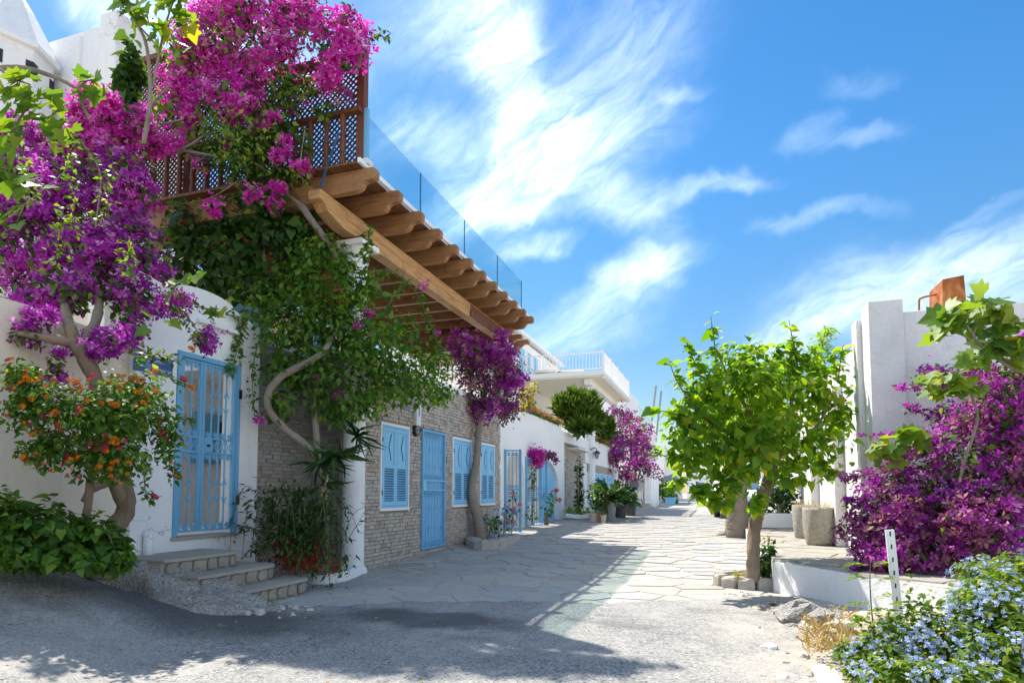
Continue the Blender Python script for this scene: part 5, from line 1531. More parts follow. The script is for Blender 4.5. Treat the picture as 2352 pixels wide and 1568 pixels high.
for i in range(nb):
    x = wq0[0] + .06 + (wq1[0] - wq0[0]) * i / nb
    m = MB(); m.tube([(x, YP + .18, wq1[2]), (x, YP + .18, wq0[2])], .012, 6); m.build('bar', M['twig'], wdw)
m = MB(); m.box(wq0[0], wq1[0], YP + .17, YP + .19, (wq0[2] + wq1[2]) / 2 + .1, (wq0[2] + wq1[2]) / 2 + .13); m.build('bar_rail', M['twig'], wdw)
# rusty box with a bent pipe on the wall top
q0, q1 = PY(2150, 652, YP + .9), PY(2206, 720, YP + .9)
rb = thing('rusty_box', ((q0[0] + q1[0]) / 2, YP + 1.1, zb_), 'rusty sheet metal box with a bent pipe on top of the right hand wall', 'metal box')
m = MB(); m.prism([(q0[0], zb_ - .06), (q1[0] + .02, zb_ - .06), (q1[0], q0[2] + .03), (q0[0] + .02, q0[2])], 'y', YP + .72, YP + 1.25); m.build('box', M['rust'], rb, bevel=.006)
m = MB(); m.tube([(q0[0] - .20, YP + .9, zb_ - .1), (q0[0] - .20, YP + .9, q0[2] - .24), (q0[0] - .17, YP + .9, q0[2] - .17), (q0[0] + .0, YP + .9, q0[2] - .14)], .013, 8, 4); m.build('pipe', M['rust'], rb, smooth=True)
m = MB(); m.box(q0[0] - .3, q1[0] + 2, YP + .702, YP + 3, zb_ - .3, zb_ - .05); m.build('roof_slab', M['pier'], rw)

# pots on the terrace
def stone_pot(u, v, h, r, label, seed):
    c = PZ(u, v, TZ + .004); c = c + np.array((0, r * .8, 0)); g_ = thing('stone_pot', tuple(c), label, 'planter')
    pr = [(r * .78, 0), (r * .84, h * .06), (r * .93, h * .3), (r * 1.0, h * .62), (r * .99, h * .92), (r * .97, h), (r * .84, h), (r * .82, h * .9)]
    rq = random.Random(seed); m = MB(); m.lathe(pr, tuple(c), 26)
    m.v = [(x + rq.uniform(-.006, .006), y + rq.uniform(-.006, .006), z) for x, y, z in m.v]
    m.build('pot', M['potstone'], g_, smooth=True)
    m = MB(); m.lathe([(r * .83, h * .905), (.001, h * .91)], tuple(c), 20, cap=False); m.build('soil', M['soil'], g_)
    p = Plant(seed)
    for k in range(60):
        a = p.rg.uniform(0, 6.28); rr = p.rg.uniform(0, r * .6)
        p.along('d', [(c[0] + rr * math.cos(a), c[1] + rr * math.sin(a), c[2] + h * .9), (c[0] + (rr + .1) * math.cos(a), c[1] + (rr + .1) * math.sin(a), c[2] + h + p.rg.uniform(.02, .14))], 3, .07, .01)
    p.build('d', 'dry_stalks', 'strap', L['dry'], g_)
hp = 82 / F * 9.8
stone_pot(1888, 1252, hp, .235, 'rough pale stone pot with dry stalks standing in front of its twin', 41)
stone_pot(1857, 1236, hp * 1.02, .235, 'rough pale stone pot half hidden behind its twin by the white wall', 42)
# low white planter with dark hedge
c0, c1 = PZ(1742, 1212, TZ), PZ(1838, 1210, TZ)
pl = thing('hedge_planter', ((c0[0] + c1[0]) / 2, c0[1] + .4, TZ), 'low white walled planter holding a dark green hedge behind the mulberry tree', 'planter')
m = MB(); m.box(c0[0], c1[0] + .1, c0[1], c0[1] + .9, TZ, TZ + 34 / F * 13.6); m.build('wall', M['white_far'], pl, bevel=.02)

# parked car behind the trees
def car():
    x0 = PD(1638, 1186, 22)[0]; x1 = x0 + 1.78; y0 = 22.6; z0 = zs(23); L_ = 4.3
    t = thing('parked_car', ((x0 + x1) / 2, y0 + L_ / 2, z0), 'silver parked car behind the tree trunks on the right of the lane', 'car')
    pr = [(y0 + .05, .32), (y0 + .02, .55), (y0 + .12, .78), (y0 + .5, .90), (y0 + 1.2, .98), (y0 + 1.85, 1.50), (y0 + 2.2, 1.62), (y0 + 3.5, 1.60), (y0 + 4.15, 1.05), (y0 + 4.28, .9), (y0 + 4.28, .35)]
    for yc in (y0 + 3.45, y0 + .85):
        pr += [(yc + .38 * math.cos(a), .32 + .36 * math.sin(a)) for a in [math.pi * i / 8 for i in range(9)]]
    car_paint = paint('silver_paint', (0.55, 0.56, 0.58), 0.25, (.4, .4, .4), .05, .6)
    m = MB(); m.prism([(a, b + z0) for a, b in pr], 'x', x0 + .06, x1 - .06); m.build('body', car_paint, t, bevel=.05)
    m = MB(); m.prism([(y0 + .02, z0 + .28), (y0 - .04, z0 + .34), (y0 - .04, z0 + .58), (y0 + .06, z0 + .60), (y0 + .4, z0 + .60), (y0 + .4, z0 + .30)], 'x', x0 + .03, x1 - .03); m.build('bumper', M['black'], t, bevel=.03)
    m = MB(); m.add([(x0 + .2, y0 + 1.24, z0 + 1.01), (x1 - .2, y0 + 1.24, z0 + 1.01), (x1 - .28, y0 + 1.83, z0 + 1.49), (x0 + .28, y0 + 1.83, z0 + 1.49)], [(0, 1, 2, 3)]); m.v = [(x, y - .02, z + .025) for x, y, z in m.v]; m.build('windscreen', M['pane'], t)
    for s in (x0 + .055, x1 - .055):
        m = MB(); m.add([(s, y0 + 1.4, z0 + 1.0), (s, y0 + 3.7, z0 + 1.0), (s, y0 + 3.35, z0 + 1.5), (s, y0 + 1.95, z0 + 1.5)], [(0, 1, 2, 3)]); m.build('side_window', M['pane'], t)
    for s in (x0 + .28, x1 - .28):
        m = MB(); m.box(s - .19, s + .19, y0 + .0, y0 + .12, z0 + .64, z0 + .80); hl = m.build('headlight', M['offwhite'], t, bevel=.03)
        m = MB(); sx = s - .21 if s < (x0 + x1) / 2 else s + .21; m.box(sx - .05, sx + .05, y0 + .04, y0 + .16, z0 + .66, z0 + .79); m.build('indicator', L['orange'], t, bevel=.02)
    for yc in (y0 + .85, y0 + 3.45):
        for s in (x0 + .02, x1 - .24):
            m = MB(); m.lathe([(.22, 0), (.31, .01), (.33, .05), (.33, .17), (.31, .21), (.22, .22)], (0, 0, 0), 20); m.v = [(s + z, yc + x, z0 + .33 + y) for x, y, z in m.v]; w_ = m.build('wheel', M['black'], t)
            m = MB(); m.lathe([(.21, -.004), (.05, .03), (.001, .02)], (0, 0, 0), 14); m.v = [(s + (z if s < (x0 + x1) / 2 else .22 - z), yc + x, z0 + .33 + y) for x, y, z in m.v]; m.build('rim', M['grey'], w_)
car()

# white slotted post in the plumbago
b0, b1 = PD(2070, 1500, 4.9), PD(2043, 1216, 4.9)
ps = thing('marker_post', (b0[0], b0[1], 0), 'slim white slotted metal post standing in the blue plumbago', 'post')
m = MB(); w_ = .033; top_ = (b1[0], b1[1], b1[2]); bt_ = (b0[0] + .01, b0[1], -.1)
m.bar(bt_, top_, w_ * 1.9, .02, (0, 1, 0)); m.build('front_flange', M['white_paint'], ps, bevel=.002)
m = MB(); off = np.array((w_ * .95, .035, 0)); m.bar(np.array(bt_) + off, np.array(top_) + off, .006, .06, (0, 1, 0)); m.build('side_flange', M['white_paint'], ps)
for i in range(6):
    t_ = .97 - i * .1; p = np.array(bt_) * (1 - t_) + np.array(top_) * t_
    m = MB(); m.box(p[0] - .005, p[0] + .005, p[1] - .0118, p[1] - .0105, p[2] - .018, p[2] + .018); m.build('slot', M['black'], ps)

# dirt verge with rocks
def dz(x, y):
    n = .05 * math.sin(2.3 * x + 1.1) * math.sin(1.9 * y + .4) + .03 * math.sin(5.1 * x - 3.7 * y) + .018 * math.sin(11 * x + 7 * y) + .010 * math.sin(23 * x - 19 * y) + .006 * math.sin(47 * x + 37 * y)
    e = smooth01(.0, .9, x - (.15 - .12 * (y - 5))) * (1 - smooth01(6.9, 7.8, y))
    return rise(x, y) - .03 + e * (.07 + n * .8) + .016 * math.sin(31 * x) * math.sin(29 * y) * e
o = grid_mesh('verge', -.4, 5.5, 1.5, 8.0, .035, dz, M['dirt'], 'structure')
def rock(c, r, mat, label, seed, group=None, flat=.6, name='rock'):
    q = random.Random(seed); m = MB(); n = 9
    pr = [(.02, -.5), (.7, -.42), (1, -.1), (.92, .25), (.6, .48), (.03, .58)]
    vs = []; 
    for (a, z) in pr:
        for k in range(n):
            t_ = 2 * math.pi * k / n; rr = a * r * q.uniform(.62, 1.25)
            vs.append((rr * math.cos(t_), rr * math.sin(t_) * .75, z * r * flat * q.uniform(.7, 1.2)))
    fs = [(i * n + k, i * n + (k + 1) % n, (i + 1) * n + (k + 1) % n, (i + 1) * n + k) for i in range(len(pr) - 1) for k in range(n)]
    fs += [tuple(range(n))[::-1], tuple((len(pr) - 1) * n + k for k in range(n))]
    m.add(vs, fs); o = m.build(name, mat, loc=(0, 0, 0)); o.location = c; o.rotation_euler = (q.uniform(-.3, .3), q.uniform(-.3, .3), q.uniform(0, 6)); return tag(o, label, 'rock', group)
for (u, v, z, r, mt, lab) in ((1832, 1386, .18, .24, 'gravelly', 'big grey lump of broken ground below the white terrace wall'), (1890, 1402, .18, .20, 'gravelly', 'grey rock slab leaning on the white terrace wall'),
        (1745, 1415, .14, .12, 'lightstone', 'pale flat stone half sunk in the sandy verge'), (1768, 1446, .14, .10, 'white_far', 'bright white stone chip on the sandy verge'),
        (1925, 1412, .2, .13, 'lightstone', 'cream stone at the edge of the blue flowers'), (1700, 1352, .08, .12, 'lightstone', 'rough stone at the rim of the tree ring'), (1790, 1372, .12, .10, 'gravelly', 'small grey stone left of the big grey lump'), (1862, 1418, .14, .12, 'lightstone', 'cream broken stone in front of the grey rock slab'), (1812, 1412, .12, .09, 'gravelly', 'small broken stone in front of the big grey lump'), (1912, 1388, .2, .12, 'gravelly', 'dark cracked stone right under the white terrace wall'), (1760, 1480, .1, .07, 'lightstone', 'small cream stone low on the sandy verge')):
    c = PZ(u, v, z); rock((c[0], c[1], dz(c[0], c[1]) + r * .2), r, M[mt], lab, int(u), None, .8)
q = random.Random(5); gv = MB()
for i in range(620):
    c = PZ(q.uniform(1640, 1930), q.uniform(1375, 1568), .08); sz = q.uniform(.008, .03) * (1.9 if q.random() < .12 else 1)
    x, y = c[0], c[1]; z0 = dz(x, y) - .004
    pg = [(x + sz * math.cos(a) * q.uniform(.7, 1.2), y + sz * math.sin(a) * q.uniform(.7, 1.2)) for a in [k * math.pi / 3 for k in range(6)]]
    gv.add([(a, b, z0) for a, b in pg] + [(x + (a - x) * .6, y + (b - y) * .6, z0 + sz * q.uniform(.5, 1)) for a, b in pg], [tuple(range(6, 12))] + [(k, (k + 1) % 6, 6 + (k + 1) % 6, 6 + k) for k in range(6)], 0, q.random())
o = gv.build('gravel', piecemat('verge_stones', [(0, (.34, .30, .25)), (.5, (.46, .41, .34)), (1, (.62, .58, .52))], .9, .6, 30), kind='stuff', rnd=True); o['label'] = 'loose stones and gravel on the sandy verge'
# white painted kerb remains near the camera
m = MB(); a, b = PZ(1890, 1530, .06), PZ(1950, 1640, .06)
m.bar((a[0], a[1], .045), (b[0], b[1], .045), .13, .07); o = m.build('kerb_stone', M['white'], loc=tuple(a), bevel=.02); tag(o, 'white painted kerb stone at the edge of the sandy verge', 'kerb')
# ================================================================== plants
def px(*l): return [tuple(PD(u, v, d)) for (u, v, d) in l]
def trunk(parent, pts, rad, mat, name='trunk', seed=1, n=9):
    m = MB(); m.tube(pts, rad, n + 3, 7, 0, .15, random.Random(seed)); return m.build(name, mat, parent, smooth=True)
def fill(p, key, blobs, dens, size, **k):
    """dens: leaves per square of 100 photograph pixels"""
    for b, (c, r) in zip(blobs, blobs_px(blobs)):
        p.blob(key, c, r, max(20, int(dens * b[3] * b[4] / 100.0)), size, **k)
def bloom(p, key, blobs, dens, per, crad, size, **k):
    for b, (c, r) in zip(blobs, blobs_px(blobs)):
        p.clusters(key, c, r, max(1, int(dens * b[3] * b[4] / 1000.0)), per, crad, size, **k)

# ---- big purple bougainvillea at the left
bt = thing('bougainvillea_tree', PD(262, 1300, 5.9), 'purple flowering bougainvillea tree leaning over the cream garden wall', 'tree')
trunk(bt, px((225, 1330, 5.8), (245, 1235, 5.85), (290, 1165, 5.95), (270, 1060, 5.9), (250, 960, 5.85), (215, 860, 5.8), (175, 790, 5.75), (160, 745, 5.7)), [.11, .09, .078, .068, .064, .068, .066, .045], M['bark'], seed=3)
trunk(bt, px((285, 1165, 5.95), (262, 1100, 5.8), (255, 1040, 5.78)), [.06, .055, .05], M['bark'], 'branch', 4)
for i, l in enumerate((((172, 790, 5.75), (152, 720, 6.1), (140, 640, 6.8), (90, 520, 7.3)), ((185, 800, 5.75), (222, 730, 6.1), (235, 640, 6.9), (260, 480, 7.4), (300, 330, 7.9)),
        ((180, 790, 5.75), (100, 775, 5.6), (40, 765, 5.5)), ((262, 1100, 5.85), (215, 1120, 5.6), (190, 1150, 5.5)), ((90, 520, 7.0), (40, 400, 7.3), (20, 330, 7.5)), ((235, 640, 6.9), (320, 600, 7.0), (350, 570, 7.0)))):
    trunk(bt, px(*l), list(np.linspace(.055, .02, len(l))), M['bark'], 'branch', 10 + i, 7)
p = Plant(11)
B1 = [(40, 330, 7.6, 90, 70), (110, 470, 7.3, 150, 100), (40, 560, 7.0, 110, 110), (200, 610, 6.9, 150, 95), (310, 600, 7.0, 75, 100), (270, 440, 7.4, 90, 100), (300, 680, 6.5, 60, 60), (120, 680, 6.4, 110, 50), (20, 440, 7.3, 80, 80)]
B1m = [(230, 290, 7.8, 80, 75), (300, 310, 7.9, 70, 50), (180, 360, 7.7, 90, 60)]
B1t = [(235, 790, 5.8, 60, 40), (90, 740, 5.7, 45, 30), (125, 840, 5.6, 24, 36), (465, 785, 6.4, 34, 26), (395, 700, 6.3, 45, 30), (300, 760, 6.1, 40, 26), (60, 770, 5.6, 45, 25)]
fill(p, 'leaf', B1 + B1m, 9, .074, shell=.28); fill(p, 'young', B1 + B1m, 0.9, .068, shell=.08); fill(p, 'leaf', B1t, 7, .055, shell=.6)
bloom(p, 'purple', B1, 3.6, 26, .066, .046, shell=.22, keep=(.4, -.9, .2)); bloom(p, 'purple', B1t, 6.5, 24, .045, .038)
bloom(p, 'magenta', B1m, 6.0, 26, .07, .050, keep=(.3, -.9, .3)); bloom(p, 'magenta', B1[5:6], 2, 20, .05, .038)  # sunlit crown top painted in with the lighter magenta bracts
for l in (((395, 700, 6.0), (440, 740, 6.1), (470, 790, 6.2)), ((300, 800, 5.8), (350, 815, 5.9), (400, 830, 6.0)), ((390, 640, 6.1), (430, 690, 6.2), (500, 720, 6.3)), ((20, 500, 6.2), (160, 380, 6.6), (170, 300, 6.8)), ((220, 520, 6.2), (230, 400, 6.6), (190, 330, 6.8))):
    p.along('leaf', px(*l), 60, .06, .06); trunk(bt, px(*l), [.008, .006, .003], M['twig'], 'twig', 5, 5)
for l in (((150, 300, 6.5), (170, 430, 6.1), (175, 560, 5.8)), ((60, 360, 6.3), (70, 470, 5.9)), ((250, 380, 6.5), (240, 470, 6.2), (230, 520, 6.0)), ((130, 600, 5.6), (150, 480, 5.8)), ((300, 640, 5.9), (290, 560, 6.0))): p.along('young', px(*l), 70, .06, .09)
p.build('leaf', 'leaves', 'leaf', L['boug_leaf'], bt); p.build('young', 'young_leaves', 'leaf', L['lobed'], bt)
p.build('purple', 'purple_blossoms', 'bract', L['purple'], bt); p.build('magenta', 'magenta_blossoms', 'bract', L['magenta'], bt)

# ---- magenta bougainvillea over the lattice
bu = thing('climbing_bougainvillea', PD(640, 700, 8.4), 'magenta bougainvillea climbing over the brown lattice screen', 'bougainvillea')
p = Plant(12)
U = [(560, 20, 8.5, 130, 60), (690, 40, 8.3, 90, 50), (770, 95, 8.1, 60, 55), (812, 130, 8.0, 32, 50), (480, 110, 8.6, 90, 80), (600, 130, 8.4, 110, 70), (430, 180, 8.7, 60, 70), (420, 260, 8.6, 70, 55), (540, 230, 8.4, 90, 70)]
Ulow = [(620, 290, 8.3, 80, 80), (560, 350, 8.4, 80, 80), (650, 390, 8.3, 50, 60), (480, 340, 8.5, 70, 50), (600, 440, 8.4, 70, 50), (660, 210, 8.2, 50, 60), (700, 340, 8.2, 18, 60), (710, 200, 8.25, 40, 22), (745, 250, 8.2, 35, 18)]
fill(p, 'leaf', U, 7.5, .080, shell=.4); fill(p, 'leaf', Ulow, 9, .085, shell=.45)
fill(p, 'young', [(560, 300, 8.1, 90, 90), (500, 90, 8.3, 80, 60), (420, 120, 8.4, 50, 60), (460, 290, 8.3, 70, 30), (700, 90, 8.2, 50, 20), (380, 240, 8.3, 50, 30), (690, 400, 8.1, 30, 18)], 5, .075)
bloom(p, 'm', U, 4.4, 26, .080, .050, keep=(.3, -.9, -.1), shell=.15)
bloom(p, 'm', Ulow[:6], 0.5, 24, .065, .046, keep=(.3, -.9, -.1))
for (u, v, ru, rv) in ((580, 455, 20, 14), (490, 478, 16, 16), (645, 350, 16, 22), (620, 275, 20, 16), (560, 240, 26, 18), (770, 180, 26, 20), (740, 185, 20, 18), (660, 330, 12, 24), (690, 380, 14, 12), (640, 420, 14, 16), (835, 60, 18, 20), (790, 20, 14, 8), (845, 110, 10, 16), (390, 330, 40, 20), (340, 330, 40, 20)):
    bloom(p, 'm', [(u, v, 8.05, ru, rv)], 12, 26, .05, .046)
fill(p, 'm2', [(730, 200, 8.15, 40, 22), (780, 215, 8.1, 25, 28), (760, 165, 8.1, 40, 16)], 4, .045)
for l in (((800, 110, 8.0), (850, 90, 8.0), (882, 70, 8.0)), ((790, 60, 8.0), (805, 25, 8.0), (800, 10, 8.0)), ((700, 300, 8.1), (690, 380, 8.1), (700, 430, 8.05)), ((540, 420, 8.3), (480, 455, 8.3), (380, 475, 8.4)), ((860, 80, 8.0), (880, 85, 8.0), (895, 88, 8.0))):
    p.along('leaf', px(*l), 26, .07, .06); trunk(bu, px(*l), [.010, .006, .003], M['twig'], 'twig', 6, 5)
for i, l in enumerate((((690, 470, 8.3), (760, 570, 8.35), (800, 650, 8.45), (812, 690, 8.5)), ((330, 330, 8.2), (345, 250, 8.2), (395, 190, 8.2)), ((320, 360, 8.2), (420, 340, 8.2), (470, 310, 8.25)), ((420, 345, 8.2), (500, 360, 8.2)), ((350, 290, 8.2), (420, 275, 8.2)), ((690, 470, 8.3), (640, 430, 8.4), (600, 380, 8.4)))):
    trunk(bu, px(*l), list(np.linspace(.05, .022, len(l))) if i == 0 else list(np.linspace(.022, .010, len(l))), M['bark_grey'], 'stem', 20 + i, 7)
p.build('leaf', 'leaves', 'leaf', L['boug_leaf'], bu); p.build('young', 'young_leaves', 'leaf', L['lobed'], bu)
p.build('m', 'magenta_blossoms', 'bract', L['magenta'], bu); p.build('m2', 'faded_blossoms', 'bract', L['dusty'], bu)

# ---- ivy curtain below the lattice
iv = thing('ivy', PD(560, 720, 9.0), 'dark green ivy curtain hanging below the lattice screen', 'ivy')
p = Plant(13)
I = [(440, 520, 9.2, 90, 60), (520, 590, 9.0, 120, 90), (640, 520, 8.8, 90, 70), (420, 610, 9.3, 60, 70), (690, 590, 8.7, 60, 60), (560, 490, 8.9, 110, 40), (590, 660, 8.8, 90, 40), (480, 660, 9.1, 60, 35)]
fill(p, 'leaf', I, 6.5, .105, shell=.3, droop=1.2, out=1.0); fill(p, 'leaf', [(300, 170, 8.4, 26, 90), (282, 200, 8.4, 20, 30)], 8, .12, droop=1.0)
fill(p, 'young', [(540, 650, 8.5, 12, 40), (500, 560, 8.7, 60, 20), (610, 440, 8.5, 60, 15)], 5, .07)
p.build_parts('leaf', 'leaf', 'leaves', 'heart', L['dark'], iv, 300); p.build('young', 'young_leaves', 'leaf', L['mid'], iv)
trunk(iv, px((600, 730, 8.9), (610, 640, 8.9), (600, 520, 8.9)), [.03, .025, .015], M['bark_grey'], 'stem', 9, 6)

# ---- the large green vine in front of the brick recess and the column
vn = thing('green_vine', PD(738, 1310, 8.35), 'large green climbing vine with a twisting trunk in front of the brick recess', 'vine')
trunk(vn, px((738, 1325, 8.3), (742, 1200, 8.35), (738, 1120, 8.4), (718, 1040, 8.4), (655, 985, 8.2), (614, 930, 8.1), (640, 870, 8.1), (735, 815, 8.2), (770, 760, 8.4)), [.075, .07, .06, .055, .05, .05, .05, .045, .03], M['bark_grey'], seed=31)
trunk(vn, px((735, 1120, 8.45), (728, 1020, 8.5), (722, 920, 8.5), (735, 850, 8.5)), [.045, .045, .04, .03], M['bark_grey'], 'branch', 32)
p = Plant(14)
V = [(610, 690, 8.6, 60, 60), (700, 640, 8.5, 90, 80), (680, 740, 8.4, 120, 80), (770, 720, 8.4, 90, 70), (820, 780, 8.5, 110, 80), (720, 850, 8.4, 95, 70), (650, 850, 8.3, 50, 60), (880, 850, 9.1, 100, 85), (950, 880, 9.8, 85, 60), (780, 930, 8.5, 85, 55), (990, 830, 10.4, 60, 50), (920, 760, 9.6, 60, 50), (1010, 900, 10.8, 45, 35), (640, 930, 8.2, 40, 40), (840, 910, 8.8, 60, 45), (790, 610, 8.2, 36, 60), (740, 570, 8.3, 50, 40), (830, 660, 8.5, 60, 50)]
fill(p, 'leaf', V, 9.5, .088, shell=.42, droop=1.0)
fill(p, 'young', [(940, 860, 9.5, 110, 70), (1000, 910, 10.4, 60, 30), (850, 940, 8.7, 60, 30), (640, 760, 8.2, 60, 20), (810, 690, 8.2, 60, 30), (900, 790, 9.1, 60, 40)], 3.0, .078)
for l in (((850, 520, 8.3), (845, 570, 8.3), (835, 600, 8.3)), ((820, 620, 8.6), (910, 630, 9.0), (960, 680, 9.3), (985, 740, 9.8)), ((880, 720, 8.8), (930, 640, 9.2)), ((560, 720, 8.1), (545, 800, 8.0), (530, 860, 7.9)), ((600, 760, 8.2), (580, 850, 8.1), (585, 960, 8.1)), ((700, 560, 8.3), (690, 650, 8.3)), ((480, 710, 7.9), (560, 730, 8.0), (640, 740, 8.2)), ((985, 740, 9.8), (1010, 800, 10.2), (1040, 850, 10.8)), ((560, 740, 8.1), (520, 800, 8.0)), ((900, 620, 8.9), (850, 660, 8.6), (800, 700, 8.4))):
    p.along('leaf', px(*l), 90, .075, .07); trunk(vn, px(*l), list(np.linspace(.009, .004, len(l))), M['greentwig'], 'twig', 6, 5)
for (u, v, d, ru, rv) in ((978, 662, 9.5, 7, 9), (825, 745, 8.3, 14, 10), (850, 710, 8.4, 6, 6), (735, 880, 8.3, 14, 6), (790, 905, 8.4, 18, 8), (600, 965, 8.0, 6, 8), (930, 855, 9.4, 8, 10), (1000, 760, 10, 10, 8)):
    bloom(p, 'm', [(u, v, d, ru, rv)], 20, 18, .035, .042)
p.build('leaf', 'leaves', 'leaf', L['mid'], vn); p.build('young', 'young_leaves', 'leaf', L['bright'], vn); p.build('m', 'magenta_blossoms', 'bract', L['magenta'], vn)

# ---- strap leaved plant, weeping reed plant, little planter at the column foot
sp_ = thing('strap_leaf_plant', PD(705, 1305, 8.1), 'dark strap leaved plant leaning against the first white column', 'plant')
p = Plant(15)
for (u, v, n) in ((775, 1045, 46), (735, 1065, 36), (820, 1000, 30), (745, 1110, 22)):
    c = PD(u, v, 8.05)
    for k in range(n):
        d = norm(p.rg.normal(size=3) * np.array((1, .8, .7)) + np.array((.3, -.2, .1)))
        p.put('s', c, norm(np.cross(d, p.rg.normal(size=3))) + np.array((0, 0, .6)), d + np.array((0, 0, -.15)), p.rg.uniform(.28, .52))
p.build_parts('s', 'leaf', 'leaves', 'strap', L['strap'], sp_, 300)
trunk(sp_, px((690, 1310, 8.0), (722, 1200, 8.0), (757, 1080, 8.05)), [.022, .02, .018], M['lightstone'], 'stake', 3, 7)
trunk(sp_, px((730, 1310, 8.1), (725, 1200, 8.1), (740, 1100, 8.1), (775, 1045, 8.05)), [.03, .028, .025, .02], M['bark_grey'], 'stem', 4, 7)
ru = thing('weeping_reed_plant', PD(690, 1310, 8.0), 'weeping thin stemmed plant with red flowers beside the stone steps', 'plant')
p = Plant(16); rb_ = MB()
for k in range(170):
    a = p.rg.normal(); u0, v0 = 690 + 28 * p.rg.normal(), 1310 - 130 * p.rg.random() ** 1.5
    top = (u0 - 10 + 42 * p.rg.normal(), 1105 + 130 * p.rg.random() + .6 * abs(u0 - 690), 7.9 + .15 * p.rg.normal()); s = p.rg.choice((-1, 1, -1))
    end = (top[0] + s * p.rg.uniform(15, 60), top[1] + p.rg.uniform(40, 150), 7.85 + .2 * p.rg.normal())
    pts = px((u0, v0, 8.0), top, (end[0] * .6 + top[0] * .4, top[1] + 15, end[2]), end)
    p.along('r', pts, 22, .085, .02, droop=1.2)
    if k % 3 == 0: rb_.tube(pts, .004, 4, 3)
    if p.rg.random() < .5: p.clusters('f', PD(690 + p.rg.normal() * 55, 1285 + p.rg.normal() * 22, 7.85), (.02, .02, .02), 1, 5, .035, .022)
rb_.build('stems', M['greentwig'], ru, kind='stuff')
p.build('r', 'sprays', 'spray', L['reed'], ru); p.build('f', 'red_flowers', 'five', L['red'], ru)
fill(p, 'g', [(720, 1300, 7.9, 60, 14), (790, 1305, 8.1, 18, 20)], 14, .05); p.build('g', 'leaves', 'leaf', L['mid'], ru)
def curb(name, pts, w, h, mat, label, cat):
    q = catmull(pts, 5); m = MB(); rq = random.Random(len(pts)); sec = [(-.5, 0), (-.46, .8), (-.25, 1), (.25, 1), (.46, .8), (.5, 0)]
    vs = []
    for i, c in enumerate(q):
        t_ = q[min(i + 1, len(q) - 1)] - q[max(i - 1, 0)]; nn = np.array((-t_[1], t_[0], 0)); nn /= np.linalg.norm(nn)
        for (a, b) in sec: vs.append(c + nn * a * w * rq.uniform(.88, 1.1) + np.array((0, 0, b * h * rq.uniform(.9, 1.1))))
    k = len(sec); fs = [(i * k + j, i * k + j + 1, (i + 1) * k + j + 1, (i + 1) * k + j) for i in range(len(q) - 1) for j in range(k - 1)]
    fs += [tuple(range(k)), tuple((len(q) - 1) * k + j for j in range(k))[::-1]]
    m.add(vs, fs); o = m.build(name, mat, loc=tuple(q[len(q) // 2]), smooth=False); return tag(o, label, cat)
curb('planter_curb', [PZ(u, v, 0) for u, v in ((700, 1338), (745, 1340), (790, 1332), (822, 1318))], .13, .12, M['white'], 'white painted planter curb at the foot of the green vine', 'curb')

# ---- orange and pink lantana
la = thing('lantana_bush', PD(250, 1290, 5.3), 'lantana bush covered in orange and pink flower heads beside the blue gate', 'bush')
p = Plant(17)
A = [(230, 950, 5.2, 150, 85), (80, 930, 5.1, 85, 70), (320, 930, 5.4, 80, 85), (250, 1050, 5.2, 140, 55), (50, 860, 5.1, 50, 40), (385, 1000, 5.5, 36, 70), (120, 1030, 5.1, 80, 50)]
fill(p, 'leaf', A, 13.0, .054, shell=.55)
for l in (((330, 1080, 5.4), (335, 1130, 5.4), (350, 1150, 5.4)), ((400, 1060, 5.6), (400, 1100, 5.6)), ((60, 1020, 5.1), (40, 1045, 5.1)), ((310, 820, 5.5), (370, 815, 5.7), (420, 830, 5.8)), ((350, 850, 5.5), (400, 870, 5.7), (425, 890, 5.7)), ((60, 900, 5.1), (20, 930, 5.0), (0, 960, 5.0)), ((400, 960, 5.6), (440, 965, 5.7))):
    p.along('leaf', px(*l), 46, .05, .05); trunk(la, px(*l), list(np.linspace(.006, .003, len(l))), M['twig'], 'twig', 6, 4)
p.build('leaf', 'leaves', 'leaf', L['mid'], la)
heads = {}
for nm, mt in (('o', L['orange']), ('r', L['rose']), ('y', L['orange'])):
    q = Plant(60 + len(heads)); n = 46
    d = norm(q.rg.normal(size=(n, 3))); d[:, 2] = abs(d[:, 2]) * .8 - .1
    q.put('h', d * np.array((.028, .028, .020)), d, q.rg.normal(size=(n, 3)), np.full(n, .0095))
    P_, N_, T_, S_ = q.get('h'); heads[nm] = scatter_mesh('flower_head', P_, N_, T_, S_, 'five', mt, q.rg)
rg = p.rg; nh = 0
for b, (c, r) in zip(A, blobs_px(A)):
    for k in range(int(b[3] * b[4] / 340) + 3):
        d = norm(rg.normal(size=3))
        if d[1] > .2: d[1] = -d[1]
        pos = c + d * np.array(r) * rg.uniform(.85, 1.12)
        key = 'r' if rg.random() < .45 else 'o'
        e = Vector(norm(d + np.array((.1, -.5, .5)))).to_track_quat('Z', 'Y').to_euler()
        piece('flower_head', heads[key], la, pos, e, (rg.uniform(.6, 1.0),) * 3)
        if rg.random() < .35: piece('flower_head', heads[key], la, pos + rg.normal(size=3) * .04, e, (rg.uniform(.55, .9),) * 3)
for (u, v, d, k) in ((355, 1140, 5.4, 'r'), (420, 870, 5.6, 'r'), (405, 1095, 5.6, 'o'), (440, 800, 5.9, 'o'), (440, 890, 5.7, 'o'), (85, 1045, 5.0, 'o')):
    piece('flower_head', heads[k], la, PD(u, v, d), (-.6, 0, 0), (1.2,) * 3)
trunk(la, px((190, 1310, 5.5), (200, 1180, 5.45), (215, 1060, 5.3), (230, 980, 5.2)), [.04, .035, .03, .02], M['bark'], 'stem', 8, 7)

